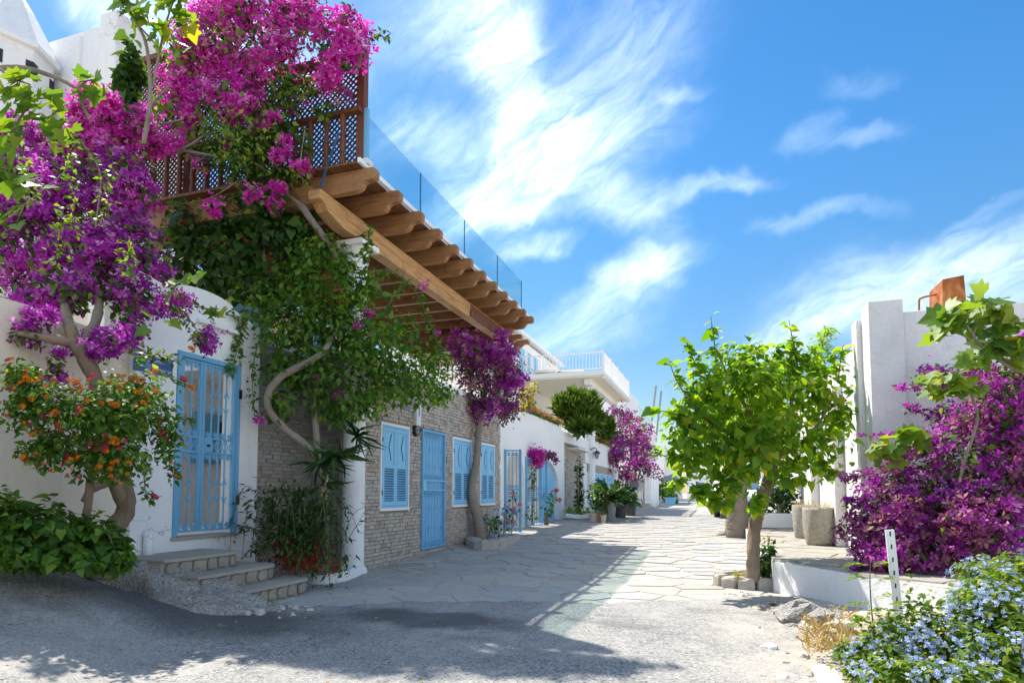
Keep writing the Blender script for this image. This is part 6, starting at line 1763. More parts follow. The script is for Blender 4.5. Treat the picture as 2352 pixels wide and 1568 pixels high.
gc = thing('leafy_groundcover', PD(120, 1290, 5.1), 'low bright green leafy shrub below the lantana at the left edge', 'shrub')
p = Plant(18)
G = [(90, 1220, 5.2, 130, 70), (220, 1240, 5.3, 80, 55), (0, 1200, 5.0, 90, 70), (120, 1282, 5.0, 150, 24), (260, 1270, 5.2, 50, 45), (30, 1270, 4.9, 90, 30)]
fill(p, 'leaf', G, 9, .066, shell=.35, up=.9)
p.build_parts('leaf', 'leaf', 'leaves', 'heart', L['mid'], gc, 300)
for i, (u, v) in enumerate(((60, 1250), (160, 1240), (250, 1255))): trunk(gc, px((u, 1310, 5.3), (u + 10, v, 5.2), (u - 12, v - 50, 5.15)), [.012, .01, .006], M['twig'], 'stem', 5 + i, 5)

# ---- trees with big lobed leaves, left and right
def lobed_tree(name, base, label, branches, clusters, seed, trunk_pts=None):
    t = thing(name, base, label, 'tree'); p = Plant(seed)
    if trunk_pts: trunk(t, trunk_pts, list(np.linspace(.12, .05, len(trunk_pts))), M['bark'], 'trunk', 3)
    for i, (l, r0) in enumerate(branches): trunk(t, px(*l), list(np.linspace(r0, r0 * .45, len(l))), M['bark_grey'], 'branch', seed + i, 6)
    for (u, v, d, n, spr, sz) in clusters:
        c = PD(u, v, d); s = spr / F * d
        for k in range(n):
            o = p.rg.normal(size=3).clip(-1.5, 1.5) * s * np.array((.7, .6, .7))
            N = np.array((-.2, -.55, .6)) + p.rg.normal(size=3) * .45
            T = norm(o) * .8 + p.rg.normal(size=3) * .4 + np.array((0, 0, -.65))
            p.put('l', c + o, N, T, sz * p.rg.uniform(.7, 1.25))
            m = MB()
    p.build_parts('l', 'leaf', 'leaves', 'lobed', L['lobed'], t, 300); return t
lobed_tree('lobed_leaf_tree', (-5.75, 2.6, .5), 'yellow green lobed leaf branches reaching in front of the white tower', [
    (((-60, 165, 4.8), (40, 155, 4.7), (120, 175, 4.7), (175, 205, 4.7), (190, 240, 4.8), (205, 275, 4.8)), .022), (((-40, 120, 4.7), (20, 175, 4.6), (70, 195, 4.6)), .012), (((30, 270, 4.6), (55, 235, 4.6), (105, 225, 4.6)), .010),
    (((175, 205, 4.7), (205, 185, 4.7), (230, 200, 4.7)), .008), (((-60, 480, 4.6), (-10, 380, 4.6), (30, 300, 4.6), (60, 250, 4.6)), .016),
    (((330, 330, 6.3), (345, 220, 6.2), (335, 100, 6.1), (300, 30, 6.0), (290, -20, 6.0)), .022), (((350, 200, 6.2), (380, 60, 6.1), (400, 0, 6.0)), .014), (((320, 60, 6.1), (355, 100, 6.1), (395, 150, 6.2)), .009)],
    [(55, 165, 4.6, 9, 18, .12), (30, 210, 4.6, 9, 20, .12), (80, 235, 4.6, 12, 32, .13), (120, 255, 4.6, 10, 26, .13), (205, 190, 4.7, 10, 22, .11), (225, 215, 4.7, 5, 14, .12), (140, 300, 4.6, 12, 26, .14), (30, 300, 4.6, 14, 32, .13), (15, 380, 4.5, 10, 34, .15), (60, 420, 4.5, 7, 26, .15), (20, 500, 4.5, 7, 26, .15),
     (310, 15, 6.0, 14, 26, .15), (350, 35, 6.0, 9, 22, .15), (395, 10, 6.0, 14, 26, .15), (425, 45, 6.0, 11, 22, .15), (380, 95, 6.1, 9, 20, .14), (415, 90, 6.1, 6, 20, .15), (450, 640, 6.1, 5, 16, .13), (400, 665, 6.1, 5, 16, .13), (450, 770, 6.2, 3, 10, .13), (370, 745, 6.0, 3, 20, .13), (500, 715, 6.4, 6, 14, .12)], 71,
    [(-5.75, 2.6, .4), (-5.7, 2.7, 1.6), (-5.5, 2.75, 2.8), (-5.3, 2.6, 3.6)])
lobed_tree('lobed_leaf_tree', tuple(PD(2185, 1290, 6.4)), 'young tree with large lobed leaves rising through the right hand bougainvillea', [
    (((2185, 1290, 6.4), (2190, 1180, 6.2), (2215, 1060, 6.1), (2245, 960, 6.0), (2225, 890, 6.0)), .022), (((2352, 860, 6.0), (2300, 830, 6.0), (2250, 790, 6.0), (2230, 760, 6.0), (2210, 735, 6.0)), .020), (((2245, 790, 6.0), (2210, 770, 6.0), (2165, 755, 6.0)), .008), (((2235, 770, 6.0), (2250, 730, 6.0), (2260, 710, 6.0)), .008), (((2420, 900, 6.1), (2352, 860, 6.0)), .024),
    (((2420, 1250, 6.3), (2420, 1050, 6.2), (2420, 900, 6.1)), .035)],
    [(2180, 730, 6.0, 14, 24, .18), (2225, 715, 6.0, 15, 28, .18), (2280, 705, 6.0, 15, 26, .18), (2170, 755, 6.0, 8, 16, .18), (2300, 800, 6.0, 16, 30, .19), (2260, 820, 6.0, 9, 24, .18), (2335, 740, 5.9, 8, 16, .18), (2140, 880, 6.1, 9, 18, .17), (2180, 880, 6.1, 7, 18, .17), (2205, 850, 6.0, 7, 20, .17), (2230, 880, 6.0, 8, 18, .17), (2345, 800, 5.9, 7, 14, .18),
     (2050, 1005, 6.5, 9, 20, .17), (2085, 1010, 6.5, 8, 18, .17), (2005, 1030, 6.6, 7, 18, .18), (2020, 1045, 6.6, 5, 12, .16), (2075, 1050, 6.4, 4, 10, .17)], 72)

# ---- second bougainvillea over the brick house
b2 = thing('bougainvillea_tree', PD(1105, 1235, 13.7), 'dusty purple bougainvillea tree with a bare trunk between two blue shuttered windows', 'tree')
trunk(b2, px((1106, 1240, 13.6), (1100, 1200, 13.6), (1086, 1150, 13.6), (1084, 1110, 13.65), (1094, 1060, 13.7), (1098, 1000, 13.8), (1105, 940, 14.0), (1120, 870, 14.2)), [.15, .12, .10, .085, .085, .08, .075, .05], M['bark_grey'], seed=7)
p = Plant(19)
Q = [(1075, 830, 14.0, 42, 45), (1130, 850, 14.3, 62, 48), (1165, 900, 14.4, 42, 50), (1090, 910, 13.8, 55, 42), (1150, 800, 14.6, 18, 22), (1165, 950, 14.2, 28, 30), (1060, 800, 14.0, 30, 30)]
fill(p, 'leaf', Q, 9.5, .10, shell=.35); bloom(p, 'd', Q, 8, 22, .11, .070, keep=(.4, -.9, .1)); bloom(p, 'p', [(1060, 790, 14, 30, 30), (1130, 820, 14.3, 55, 30), (1175, 880, 14.3, 32, 30), (1150, 775, 14.5, 14, 16), (1110, 940, 13.8, 26, 20)], 16, 20, .10, .070, keep=(.4, -.9, .1))
p.build('leaf', 'leaves', 'leaf', L['boug_leaf'], b2); p.build('d', 'dull_blossoms', 'bract', L['dusty'], b2); p.build('p', 'purple_blossoms', 'bract', L['purple'], b2)
curb('stone_planter', [PZ(u, v, .05) for u, v in ((1078, 1246), (1105, 1262), (1150, 1258), (1180, 1244))], .34, .20, M['concrete'], 'low rough grey planter edge at the bare bougainvillea trunk', 'planter')
rs = thing('rose_bush', PD(1150, 1240, 14.0), 'small rose bush with pink and pale blue flowers in the grey planter', 'bush')
p = Plant(20)
S_ = [(1140, 1205, 13.8, 46, 30), (1170, 1180, 14.0, 24, 40), (1115, 1190, 13.7, 22, 28), (1178, 1140, 14.1, 10, 26)]
fill(p, 'leaf', S_, 10, .075, shell=.6)
for (u, v) in ((1178, 1135), (1192, 1160), (1180, 1170), (1165, 1195), (1185, 1200)): p.clusters('pk', PD(u, v, 13.6), (.02, .02, .02), 1, 9, .022, .034)
bloom(p, 'bl', S_[:2], 12, 7, .05, .045); bloom(p, 'w', S_[:1], 5, 5, .05, .04)
p.build('leaf', 'leaves', 'leaf', L['mid'], rs); p.build('pk', 'pink_roses', 'bract', L['pink'], rs); p.build('bl', 'blue_flowers', 'five', L['plum'], rs)
for i in range(3): trunk(rs, px((1135 + i * 20, 1240, 13.9), (1140 + i * 18, 1200, 13.9), (1150 + i * 14, 1150, 14.0)), [.012, .01, .006], M['twig'], 'stem', i, 5)

# ---- greenery of the white house
def bush(name, label, cat, seed, base, sets, stems=2, stem_h=30):
    t = thing(name, PD(*base), label, cat); p = Plant(seed)
    for key, (kind, mat, blobs, dens, size, nm) in sets.items(): fill(p, key, blobs, dens, size, shell=.45); p.build(key, nm, kind, mat, t)
    u, v, d = base
    for i in range(stems): trunk(t, px((u + 6 * (i - .5), v, d), (u + 3 * (i - .5), v - stem_h * .5, d), (u + 8 * (i - .5), v - stem_h, d)), [.04, .03, .02], M['bark'], 'stem', i, 6)
    return t
bush('yellow_shrub', 'bright yellow shrub on the parapet behind the dusty purple bougainvillea', 'shrub', 81, (1215, 945, 17.6), {'y': ('leaf', L['yellow'], [(1212, 910, 17.6, 22, 32), (1228, 890, 17.7, 10, 14)], 22, .13, 'leaves')})
def conifer(label, seed, base, blobs, n, size):
    t = thing('conifer_shrub', PD(*base), label, 'shrub'); p = Plant(seed)
    for b, (c, r) in zip(blobs, blobs_px(blobs)):
        d = norm(p.rg.normal(size=(n, 3))); rad = p.rg.random(n) ** .35
        P = c + d * np.array(r) * rad[:, None]
        p.put('f', P, norm(p.rg.normal(size=(n, 3))), norm(d * .55 + np.array((0, 0, .9)) + p.rg.normal(size=(n, 3)) * .3), p.rg.uniform(.6, 1.3, n) * size)
    p.build('f', 'foliage', 'spray', L['fir'], t)
    trunk(t, px(base, (base[0], base[1] - 30, base[2])), [.06, .04], M['bark'], 'trunk', 2, 6); return t
conifer('round green conifer shrub on the white parapet under the balcony', 82, (1325, 985, 23.5), [(1325, 955, 23.5, 40, 36), (1298, 940, 23.5, 18, 20), (1350, 940, 23.8, 22, 30), (1335, 985, 23, 20, 12), (1318, 925, 23.6, 14, 16), (1362, 965, 23.4, 12, 20)], 1100, .42)
conifer('smaller dark conifer between the two tall white columns', 83, (1392, 1010, 29), [(1392, 985, 29, 20, 28)], 900, .34)
b3 = thing('bougainvillea', PD(1465, 1165, 35), 'purple bougainvillea hanging over the far blue doors and air conditioner', 'bougainvillea'); p = Plant(21)
Q = [(1435, 965, 34, 26, 26), (1460, 985, 35, 30, 22), (1425, 1020, 32.5, 32, 34), (1470, 1040, 34.5, 30, 36), (1455, 1080, 34, 44, 24), (1410, 1050, 32, 22, 22), (1420, 945, 33, 16, 8), (1480, 1000, 36, 16, 20), (1498, 1085, 36, 16, 10)]
fill(p, 'leaf', Q, 16, .17); bloom(p, 'p', Q, 9, 14, .17, .13, keep=(.4, -.9, 0)); bloom(p, 'd', Q, 13, 14, .17, .13, keep=(.4, -.9, 0))  # dull bracts mixed in to carry the shade on this plant
p.build('leaf', 'leaves', 'leaf', L['boug_leaf'], b3); p.build('p', 'purple_blossoms', 'bract', L['purple'], b3); p.build('d', 'dull_blossoms', 'bract', L['dusty'], b3)
trunk(b3, px((1436, 1165, 34), (1440, 1100, 34), (1450, 1030, 34.5), (1445, 970, 34.5)), [.10, .09, .07, .04], M['bark_grey'], 'trunk', 8, 7)
b4 = thing('bougainvillea', PD(1236, 1060, 18.5), 'small magenta bougainvillea sprig above the arched blue gate', 'bougainvillea'); p = Plant(22)
bloom(p, 'p', [(1230, 1048, 18.2, 12, 12), (1240, 1058, 18.2, 8, 8)], 120, 14, .09, .075); fill(p, 'd', [(1262, 1045, 18.6, 20, 5), (1275, 1058, 19, 6, 10), (1246, 1040, 18.5, 12, 6)], 45, .075); p.build('p', 'magenta_blossoms', 'bract', L['magenta'], b4)
fill(p, 'l', [(1252, 1045, 18.5, 26, 9), (1225, 1095, 18, 8, 40)], 20, .09); p.build('d', 'faded_blossoms', 'bract', L['dusty'], b4); p.build('l', 'leaves', 'leaf', L['boug_leaf'], b4)
trunk(b4, px((1222, 1200, 17.9), (1226, 1120, 18), (1236, 1060, 18.2), (1275, 1045, 18.8)), [.02, .018, .014, .008], M['bark_grey'], 'stem', 8, 5)
bush('rose_bush', 'rose bush with pink blooms growing against the open blue gate leaf', 'bush', 84, (1255, 1205, 18), {'g': ('leaf', L['mid'], [(1258, 1160, 18, 16, 40), (1222, 1180, 17.5, 16, 24), (1270, 1140, 18.5, 12, 14)], 12, .10, 'leaves'), 'f': ('bract', L['pink'], [(1278, 1127, 18.6, 4, 3), (1284, 1148, 18.8, 3, 2.5)], 60, .055, 'roses')})
bush('climbing_plant', 'narrow dark climber on the pale stone bay', 'climber', 85, (1330, 1178, 23.0), {'g': ('leaf', L['dark'], [(1328, 1075, 23.4, 6, 26), (1330, 1120, 23.2, 10, 36), (1328, 1155, 23, 12, 24)], 40, .13, 'leaves')}, 1, 100)
bush('low_shrub', 'low bright green shrub at the foot of the pale stone bay', 'shrub', 86, (1325, 1187, 22.0), {'g': ('leaf', L['bright'], [(1312, 1175, 22, 18, 12), (1338, 1174, 22, 18, 13)], 40, .10, 'leaves')}, 2, 10)
curb('shrub_curb', [PD(u, v, d) for u, v, d in ((1300, 1187, 21.5), (1330, 1190, 21.3), (1355, 1188, 21.5))], .2, .12, M['white_far'], 'pale curb around the low bright shrub', 'curb')

# ---- pots outside the white house
def potted(u, v, d, r, h, mat, label, seed, kind='leafy', ph=40, pw=22, name='potted_plant'):
    c = PD(u, v, d); c[2] = zs(c[1]) + .006
    t = thing(name, tuple(c), label, 'potted plant'); m = MB()
    m.lathe([(r * .72, 0), (r * .95, h * .86), (r * 1.08, h * .87), (r * 1.1, h), (r * .95, h), (r * .9, h * .9)], tuple(c), 18); m.build('pot', mat, t, smooth=False)
    m = MB(); m.lathe([(r * .9, h * .9), (.001, h * .92)], tuple(c), 14, cap=False); m.build('soil', M['soil'], t)
    p = Plant(seed)
    if kind == 'cycad':
        for k in range(44):
            a = 2 * math.pi * k / 44 + p.rg.normal() * .2; ln = p.rg.uniform(.7, 1.05); el = p.rg.uniform(.15, 1.25)
            dd = np.array((math.cos(a) * math.cos(el), math.sin(a) * math.cos(el), math.sin(el))); b0 = np.array(c) + np.array((0, 0, h * 1.02))
            pts = [b0, b0 + dd * ln * .5, b0 + dd * ln * .85 + np.array((0, 0, -.06)), b0 + dd * ln + np.array((0, 0, -.22 * math.cos(el) - .03))]
            q = np.array(catmull(pts, 8)); q = q[3:]; tn = norm(np.gradient(q, axis=0)); sd = norm(np.cross(tn, (0, 0, 1.0)))
            for s in (-1, 1):
                for rep in range(2):
                    pp = q + (np.roll(q, -1, 0) - q) * (.5 * rep); pp[-1] = q[-1]
                    p.put('c', pp, norm(np.cross(sd, tn)) + .2 * p.rg.normal(size=q.shape), sd * s + tn * .6 + .08 * p.rg.normal(size=q.shape), np.full(len(q), .17) * np.linspace(1, .6, len(q)))
        p.build('c', 'fronds', 'spray', L['dark'], t)
        m = MB(); m.lathe([(.10, h * .88), (.12, h * 1.0), (.06, h * 1.15)], tuple(c), 10); m.build('stump', M['bark'], t)
    else:
        hh = ph / F * d; ww = pw / F * d; cc = np.array(c) + np.array((0, 0, h + hh * .5))
        p.blob('l', cc, (ww, ww, hh * .55), 260, .10, shell=.6); p.build('l', 'leaves', 'leaf', L['mid'] if kind == 'leafy' else L['reed'], t)
        for k in range(3):
            m = MB(); m.tube([np.array(c) + (0, 0, h * .9), np.array(c) + (p.rg.normal() * .03, 0, h + hh * .4), np.array(c) + (p.rg.normal() * .1, p.rg.normal() * .1, h + hh * .8)], [.012, .01, .006], 5, 3); m.build('stem', M['twig'], t)
    return t
potted(1398, 1192, 20.6, .27, .60, M['pot'], 'large sago palm in a grey green urn at the front of the pot group', 91, 'cycad')
potted(1425, 1183, 22.2, .25, .42, M['potdark'], 'dark grey tub with a second sago palm behind the urn', 92, 'cycad')
potted(1449, 1178, 23.4, .22, .42, M['potdark'], 'small near black pot with trailing green at the far end of the pot group', 93, 'leafy', 30, 16)
potted(1378, 1194, 20.1, .20, .30, M['terracotta'], 'terracotta pot with a thin young shrub beside the grey green urn', 94, 'leafy', 60, 20)
potted(1368, 1193, 20.2, .24, .28, M['lightstone'], 'patterned pale bowl with a loose leafy plant at the column foot', 95, 'leafy', 70, 20)
potted(1386, 1195, 19.8, .10, .24, M['lightstone'], 'little cream pot holding a staked seedling in front of the urn', 96, 'reed', 60, 12)
potted(1540, 1158, 42, .4, .5, M['blue'], 'pale blue tub with a shrub below the dark green hedge', 97, 'leafy', 20, 12)
bush('green_hedge', 'dense dark green hedge beside the flight of pale stone steps', 'hedge', 87, (1525, 1158, 45), {'g': ('leaf', L['mid'], [(1518, 1125, 45, 18, 28), (1535, 1130, 44, 18, 26), (1550, 1140, 44, 10, 18)], 45, .24, 'leaves')}, 3, 20)
# folding chair
c = PD(1436, 1160, 27); c[2] = zs(c[1]) + .01
fc = thing('folding_chair', tuple(c), 'white slatted folding chair beside the pots and the air conditioner', 'chair')
for i in range(4):
    m = MB(); m.box(c[0] - .25, c[0] + .25, c[1] + .10 + i * .1, c[1] + .17 + i * .1, c[2] + .43, c[2] + .45); m.build('seat_slat', M['white_paint'], fc)
for i in range(5):
    m = MB(); m.box(c[0] - .25, c[0] + .25, c[1] + .56 + i * .03, c[1] + .58 + i * .03, c[2] + .50 + i * .09, c[2] + .56 + i * .09); m.build('back_slat', M['white_paint'], fc)
for s in (-.26, .26):
    m = MB(); m.bar((c[0] + s, c[1] + .05, c[2]), (c[0] + s, c[1] + .72, c[2] + .95), .025, .03); m.build('leg', M['white_paint'], fc)
    m = MB(); m.bar((c[0] + s * .9, c[1] + .6, c[2]), (c[0] + s * .9, c[1] + .1, c[2] + .45), .025, .03); m.build('leg', M['white_paint'], fc)

# ---- mulberry tree
mt = thing('mulberry_tree', PZ(1730, 1322, .1), 'small mulberry tree with big bright green leaves in a rough stone ring', 'tree')
trunk(mt, px((1728, 1335, 7.75), (1730, 1270, 7.75), (1735, 1200, 7.8), (1757, 1130, 7.85), (1772, 1080, 7.9), (1775, 1030, 7.95)), [.088, .078, .074, .076, .07, .05], M['bark'], seed=41, n=12)
for i, l in enumerate((((1775, 1035, 7.95), (1730, 960, 7.9), (1680, 880, 7.8), (1645, 800, 7.7)), ((1775, 1035, 7.95), (1810, 950, 8.0), (1830, 860, 8.1), (1822, 770, 8.1)), ((1772, 1060, 7.9), (1860, 1000, 7.9), (1920, 900, 7.9)), ((1770, 1060, 7.9), (1700, 1010, 7.8), (1620, 960, 7.6), (1570, 900, 7.5)), ((1775, 1035, 7.95), (1760, 940, 8.3), (1740, 830, 8.5)), ((1700, 1010, 7.8), (1630, 1040, 7.6), (1570, 1050, 7.4)))):
    trunk(mt, px(*l), list(np.linspace(.038, .007, len(l))), M['bark'], 'branch', 42 + i, 7)
p = Plant(23)
C = [(1740, 850, 7.9, 70, 36), (1740, 930, 8.0, 150, 130), (1620, 900, 7.7, 75, 95), (1880, 900, 8.0, 75, 100), (1640, 1020, 7.6, 95, 80), (1850, 1030, 7.9, 95, 65), (1730, 1070, 7.5, 60, 34), (1700, 820, 7.9, 70, 50), (1820, 830, 8.1, 70, 50), (1580, 960, 7.5, 50, 60), (1670, 1110, 7.5, 60, 45), (1920, 960, 8.0, 35, 60), (1590, 1060, 7.5, 40, 50), (1740, 1000, 7.4, 100, 80), (1730, 880, 7.5, 90, 60), (1560, 1010, 7.4, 40, 50), (1660, 1140, 7.4, 34, 34), (1830, 1090, 7.6, 60, 35)]
fill(p, 'leaf', C, 4.2, .095, shell=.45, up=.6, droop=1.0, out=.8, var=.28)
SH = (((1645, 830, 7.7), (1640, 780, 7.7), (1632, 725, 7.7)), ((1830, 850, 8.0), (1822, 790, 8.0), (1812, 735, 8.0)), ((1610, 860, 7.6), (1590, 820, 7.6), (1575, 780, 7.6)), ((1570, 900, 7.5), (1550, 865, 7.5), (1537, 828, 7.5)), ((1925, 880, 8.0), (1930, 830, 8.0), (1938, 790, 8.0)), ((1580, 960, 7.5), (1530, 945, 7.4), (1492, 942, 7.4)), ((1570, 1055, 7.4), (1520, 1045, 7.4), (1488, 1035, 7.4)), ((1660, 1120, 7.5), (1640, 1140, 7.5), (1632, 1160, 7.5)), ((1740, 1120, 7.5), (1738, 1150, 7.5), (1735, 1185, 7.5)), ((1880, 1060, 7.8), (1900, 1080, 7.8), (1930, 1090, 7.8)), ((1790, 830, 8.1), (1785, 790, 8.1)), ((1560, 1100, 7.4), (1545, 1125, 7.4)), ((1600, 1110, 7.4), (1610, 1135, 7.4)))
for i, l in enumerate(SH):
    p.along('leaf', px(*l), 19, .125, .05, up=.6, droop=.7); trunk(mt, px(*l), list(np.linspace(.009, .004, len(l))), M['greentwig'], 'shoot', i, 5)
p.build_parts('leaf', 'leaf', 'leaves', 'heart', L['bright'], mt, 300)
# stone ring
rgc = PZ(1722, 1330, .08); rad_ = .36
ring = thing('tree_ring', (rgc[0], rgc[1], 0), 'rough low stone ring around the mulberry trunk', 'planter')
rq = random.Random(3)
for k in range(11):
    a = 2 * math.pi * k / 11; m = MB(); w_ = rad_ * 2 * math.pi / 11 * .98
    c_ = (rgc[0] + math.cos(a) * rad_, rgc[1] + math.sin(a) * rad_, 0)
    vs = [(x * w_ / 2 * rq.uniform(.85, 1.05), y * .075 * rq.uniform(.8, 1.1), z * rq.uniform(.9, 1.1)) for z in (-.05, .09, .13) for (x, y) in ((-1, -1), (0, -1.15), (1, -1), (1, 1), (0, 1.1), (-1, 1))]
    vs[12:] = [(x * .8, y * .75, z) for x, y, z in vs[12:]]
    m.add(vs, [tuple(range(12, 18))] + [(r_ * 6 + i, r_ * 6 + (i + 1) % 6, r_ * 6 + 6 + (i + 1) % 6, r_ * 6 + 6 + i) for r_ in (0, 1) for i in range(6)])
    piece('stone', m.mesh('stone', M['concrete']), ring, (c_[0], c_[1], 0.02), (0, 0, a + math.pi / 2))
m = MB(); m.lathe([(rad_, .06), (.001, .09)], (rgc[0], rgc[1], .02), 16, cap=False); m.build('soil', M['dirt'], ring)
bush('white_leaved_plant', 'slender plant with pale flowers behind the mulberry trunk', 'plant', 88, (1760, 1325, 7.9), {'g': ('leaf', L['dark'], [(1758, 1290, 7.9, 16, 40), (1768, 1260, 8.0, 10, 24), (1745, 1305, 7.8, 22, 16)], 22, .075, 'leaves'), 'y': ('leaf', L['yellow'], [(1700, 1318, 7.5, 20, 5), (1762, 1235, 8, 12, 10)], 25, .04, 'dry_leaves')}, 2, 50)
# second, thicker tree behind
t2 = thing('thick_trunk_tree', PZ(1695, 1226, .15), 'thick straight trunked tree standing behind the mulberry', 'tree')
trunk(t2, px((1697, 1236, 14.6), (1694, 1180, 14.6), (1692, 1120, 14.6), (1695, 1050, 14.6), (1705, 960, 14.7)), [.30, .235, .225, .21, .15], M['bark_grey'], seed=51, n=12)
for i, l in enumerate((((1698, 1060, 14.6), (1660, 980, 14.4), (1640, 920, 14.4)), ((1700, 1030, 14.6), (1750, 960, 14.8), (1780, 900, 15)))): trunk(t2, px(*l), [.11, .07, .03], M['bark_grey'], 'branch', 52 + i, 7)
p = Plant(24); fill(p, 'leaf', [(1700, 960, 14.6, 90, 60), (1640, 960, 14.3, 50, 50), (1770, 950, 14.8, 60, 60), (1700, 1040, 14.3, 70, 30)], 5, .15, droop=1.0); p.build('leaf', 'leaves', 'heart', L['bright'], t2)
for i in range(5):
    a = i * 1.25; c_ = PZ(1695, 1228, .16); trunk(t2, [(c_[0], c_[1], .3), (c_[0] + .35 * math.cos(a), c_[1] + .35 * math.sin(a), zs(15) + .06), (c_[0] + .8 * math.cos(a), c_[1] + .8 * math.sin(a), zs(15) - .02)], [.1, .06, .02], M['bark_grey'], 'root', i, 6)
# hedge in the white planter, feathery tree above the wall
bush('dark_hedge', 'dark green hedge growing in the low white planter', 'hedge', 89, (1790, 1185, 14.2), {'g': ('leaf', L['dark'], [(1770, 1145, 14.4, 34, 42), (1812, 1145, 14.2, 30, 42), (1800, 1120, 14.6, 30, 24)], 28, .10, 'leaves')}, 3, 30)
ft = thing('feathery_tree', (2.6, 14.5, 0.4), 'thin feathery leaved tree rising behind the white street wall', 'tree'); p = Plant(25)
trunk(ft, [(2.9, 14.2, .4), (2.85, 14.1, 2.5)] + px((1870, 860, 12.6), (1885, 800, 12.6), (1900, 750, 12.6)), [.05, .04, .02, .012, .005], M['twig'], 'trunk', 3, 6)
for k in range(60):
    t_ = p.rg.random(); b0 = np.array(PD(1868 + 30 * t_ + 8 * p.rg.normal(), 860 - 110 * t_, 12.6 + .2 * p.rg.normal())); d = norm(p.rg.normal(size=3) + np.array((0, 0, .2)))
    q = b0 + d * np.linspace(0, .34 * (1.15 - t_ * .6), 14)[:, None] + np.array((0, 0, -.10)) * (np.linspace(0, 1, 14)[:, None] ** 2)
    for s in (-1, 1):
        sd = norm(np.cross(d, np.array((0, 0, 1.0)) + p.rg.normal(size=3) * .2)); p.put('f', q, np.tile((0, 0, 1.0), (14, 1)) + .3 * p.rg.normal(size=(14, 3)), np.tile(sd * s + d * .5, (14, 1)), np.full(14, .085))
p.build('f', 'feathery_leaves', 'spray', L['bright'], ft)

# ---- right hand bougainvillea
b5 = thing('bougainvillea', PD(2200, 1300, 6.4), 'large purple bougainvillea mound against the white pier on the right', 'bougainvillea'); p = Plant(26)
Q = [(2130, 1150, 6.5, 140, 95), (2250, 1060, 6.3, 120, 120), (2330, 930, 6.1, 70, 110), (2190, 870, 6.9, 90, 36), (2090, 1230, 6.4, 100, 60), (2280, 1200, 6.0, 110, 90), (2060, 1110, 6.7, 55, 55), (2130, 1020, 6.7, 50, 30), (2390, 1080, 6.2, 80, 160), (2250, 960, 6.5, 50, 50), (2340, 800, 6.3, 40, 36), (2180, 960, 6.9, 40, 26)]
fill(p, 'leaf', Q, 10, .056, shell=.3); fill(p, 'young', Q, 1.0, .05, shell=.06)
bloom(p, 'p', Q, 3.0, 24, .055, .036, keep=(-.3, -.9, .2), shell=.16); bloom(p, 'd', Q, 1.0, 16, .055, .040, keep=(-.3, -.9, .2), shell=.16)
Qd = [(1985, 1215, 6.7, 60, 22), (2060, 1230, 6.4, 80, 40), (2100, 1280, 6.2, 110, 30), (2140, 1180, 6.2, 90, 40), (2250, 1200, 5.9, 80, 40), (2000, 1190, 6.7, 45, 18), (2010, 1270, 6.5, 40, 30)]
fill(p, 'leaf', Qd, 3.5, .055); bloom(p, 'd', Qd, 8, 18, .05, .042); bloom(p, 'p', Qd, 4.5, 14, .05, .042)
for l in (((2160, 880, 6.9), (2110, 890, 7.0), (2062, 893, 7.0)), ((2120, 1010, 6.8), (2050, 1000, 6.9), (1965, 1000, 7.0)), ((2010, 1085, 6.8), (1960, 1095, 6.9), (1930, 1100, 7.0)), ((2150, 960, 6.9), (2110, 945, 7.0), (2080, 935, 7.0)), ((2000, 1160, 6.7), (1960, 1150, 6.8), (1945, 1148, 6.8)), ((2130, 1040, 6.8), (2090, 1050, 6.9), (2060, 1035, 6.9)), ((1990, 1300, 6.5), (1960, 1310, 6.5))):
    p.along('leaf', px(*l), 34, .05, .05); p.along('p', px(*l), 40, .040, .07); trunk(b5, px(*l), list(np.linspace(.010, .004, len(l))), M['twig'], 'twig', 3, 5)
p.build('leaf', 'leaves', 'leaf', L['boug_leaf'], b5); p.build('young', 'young_leaves', 'leaf', L['lobed'], b5); p.build('p', 'purple_blossoms', 'bract', L['purple'], b5); p.build('d', 'faded_blossoms', 'bract', L['dusty'], b5)
for i, (u, u2, v2) in enumerate(((2200, 2150, 1150), (2230, 2260, 1050), (2250, 2330, 1000))): trunk(b5, px((u, 1320, 6.5), ((u + u2) / 2, (1320 + v2) / 2, 6.5), (u2, v2, 6.4)), [.06, .045, .025], M['bark'], 'stem', 60 + i, 7)

# ---- plumbago in the right corner
pb = thing('plumbago_bush', PD(2200, 1568, 4.5), 'pale blue plumbago bush filling the corner below the white terrace wall', 'bush'); p = Plant(27)
Q = [(2150, 1490, 3.9, 130, 70), (2290, 1430, 3.9, 110, 90), (2010, 1510, 3.9, 75, 42), (2330, 1335, 4.3, 70, 55), (2150, 1560, 3.5, 180, 45), (2260, 1320, 4.6, 60, 40), (2330, 1530, 3.6, 110, 80), (1960, 1500, 4.0, 40, 20), (2240, 1380, 4.4, 60, 40), (2060, 1450, 4.2, 50, 30)]
fill(p, 'leaf', Q, 30, .042, shell=.5, up=.8)
for k in range(46):
    u = p.rg.uniform(1960, 2352); v = 1480 - (u - 1960) * .28 + p.rg.normal() * 30
    l = ((u, v + 60, 4.0), (u + p.rg.normal() * 12, v, 4.0), (u + p.rg.normal() * 30, v - p.rg.uniform(20, 70), 4.0)); p.along('leaf', px(*l), 26, .042, .03, up=.5)
p.build('leaf', 'leaves', 'leaf', L['plum_leaf'], pb)
fm = []
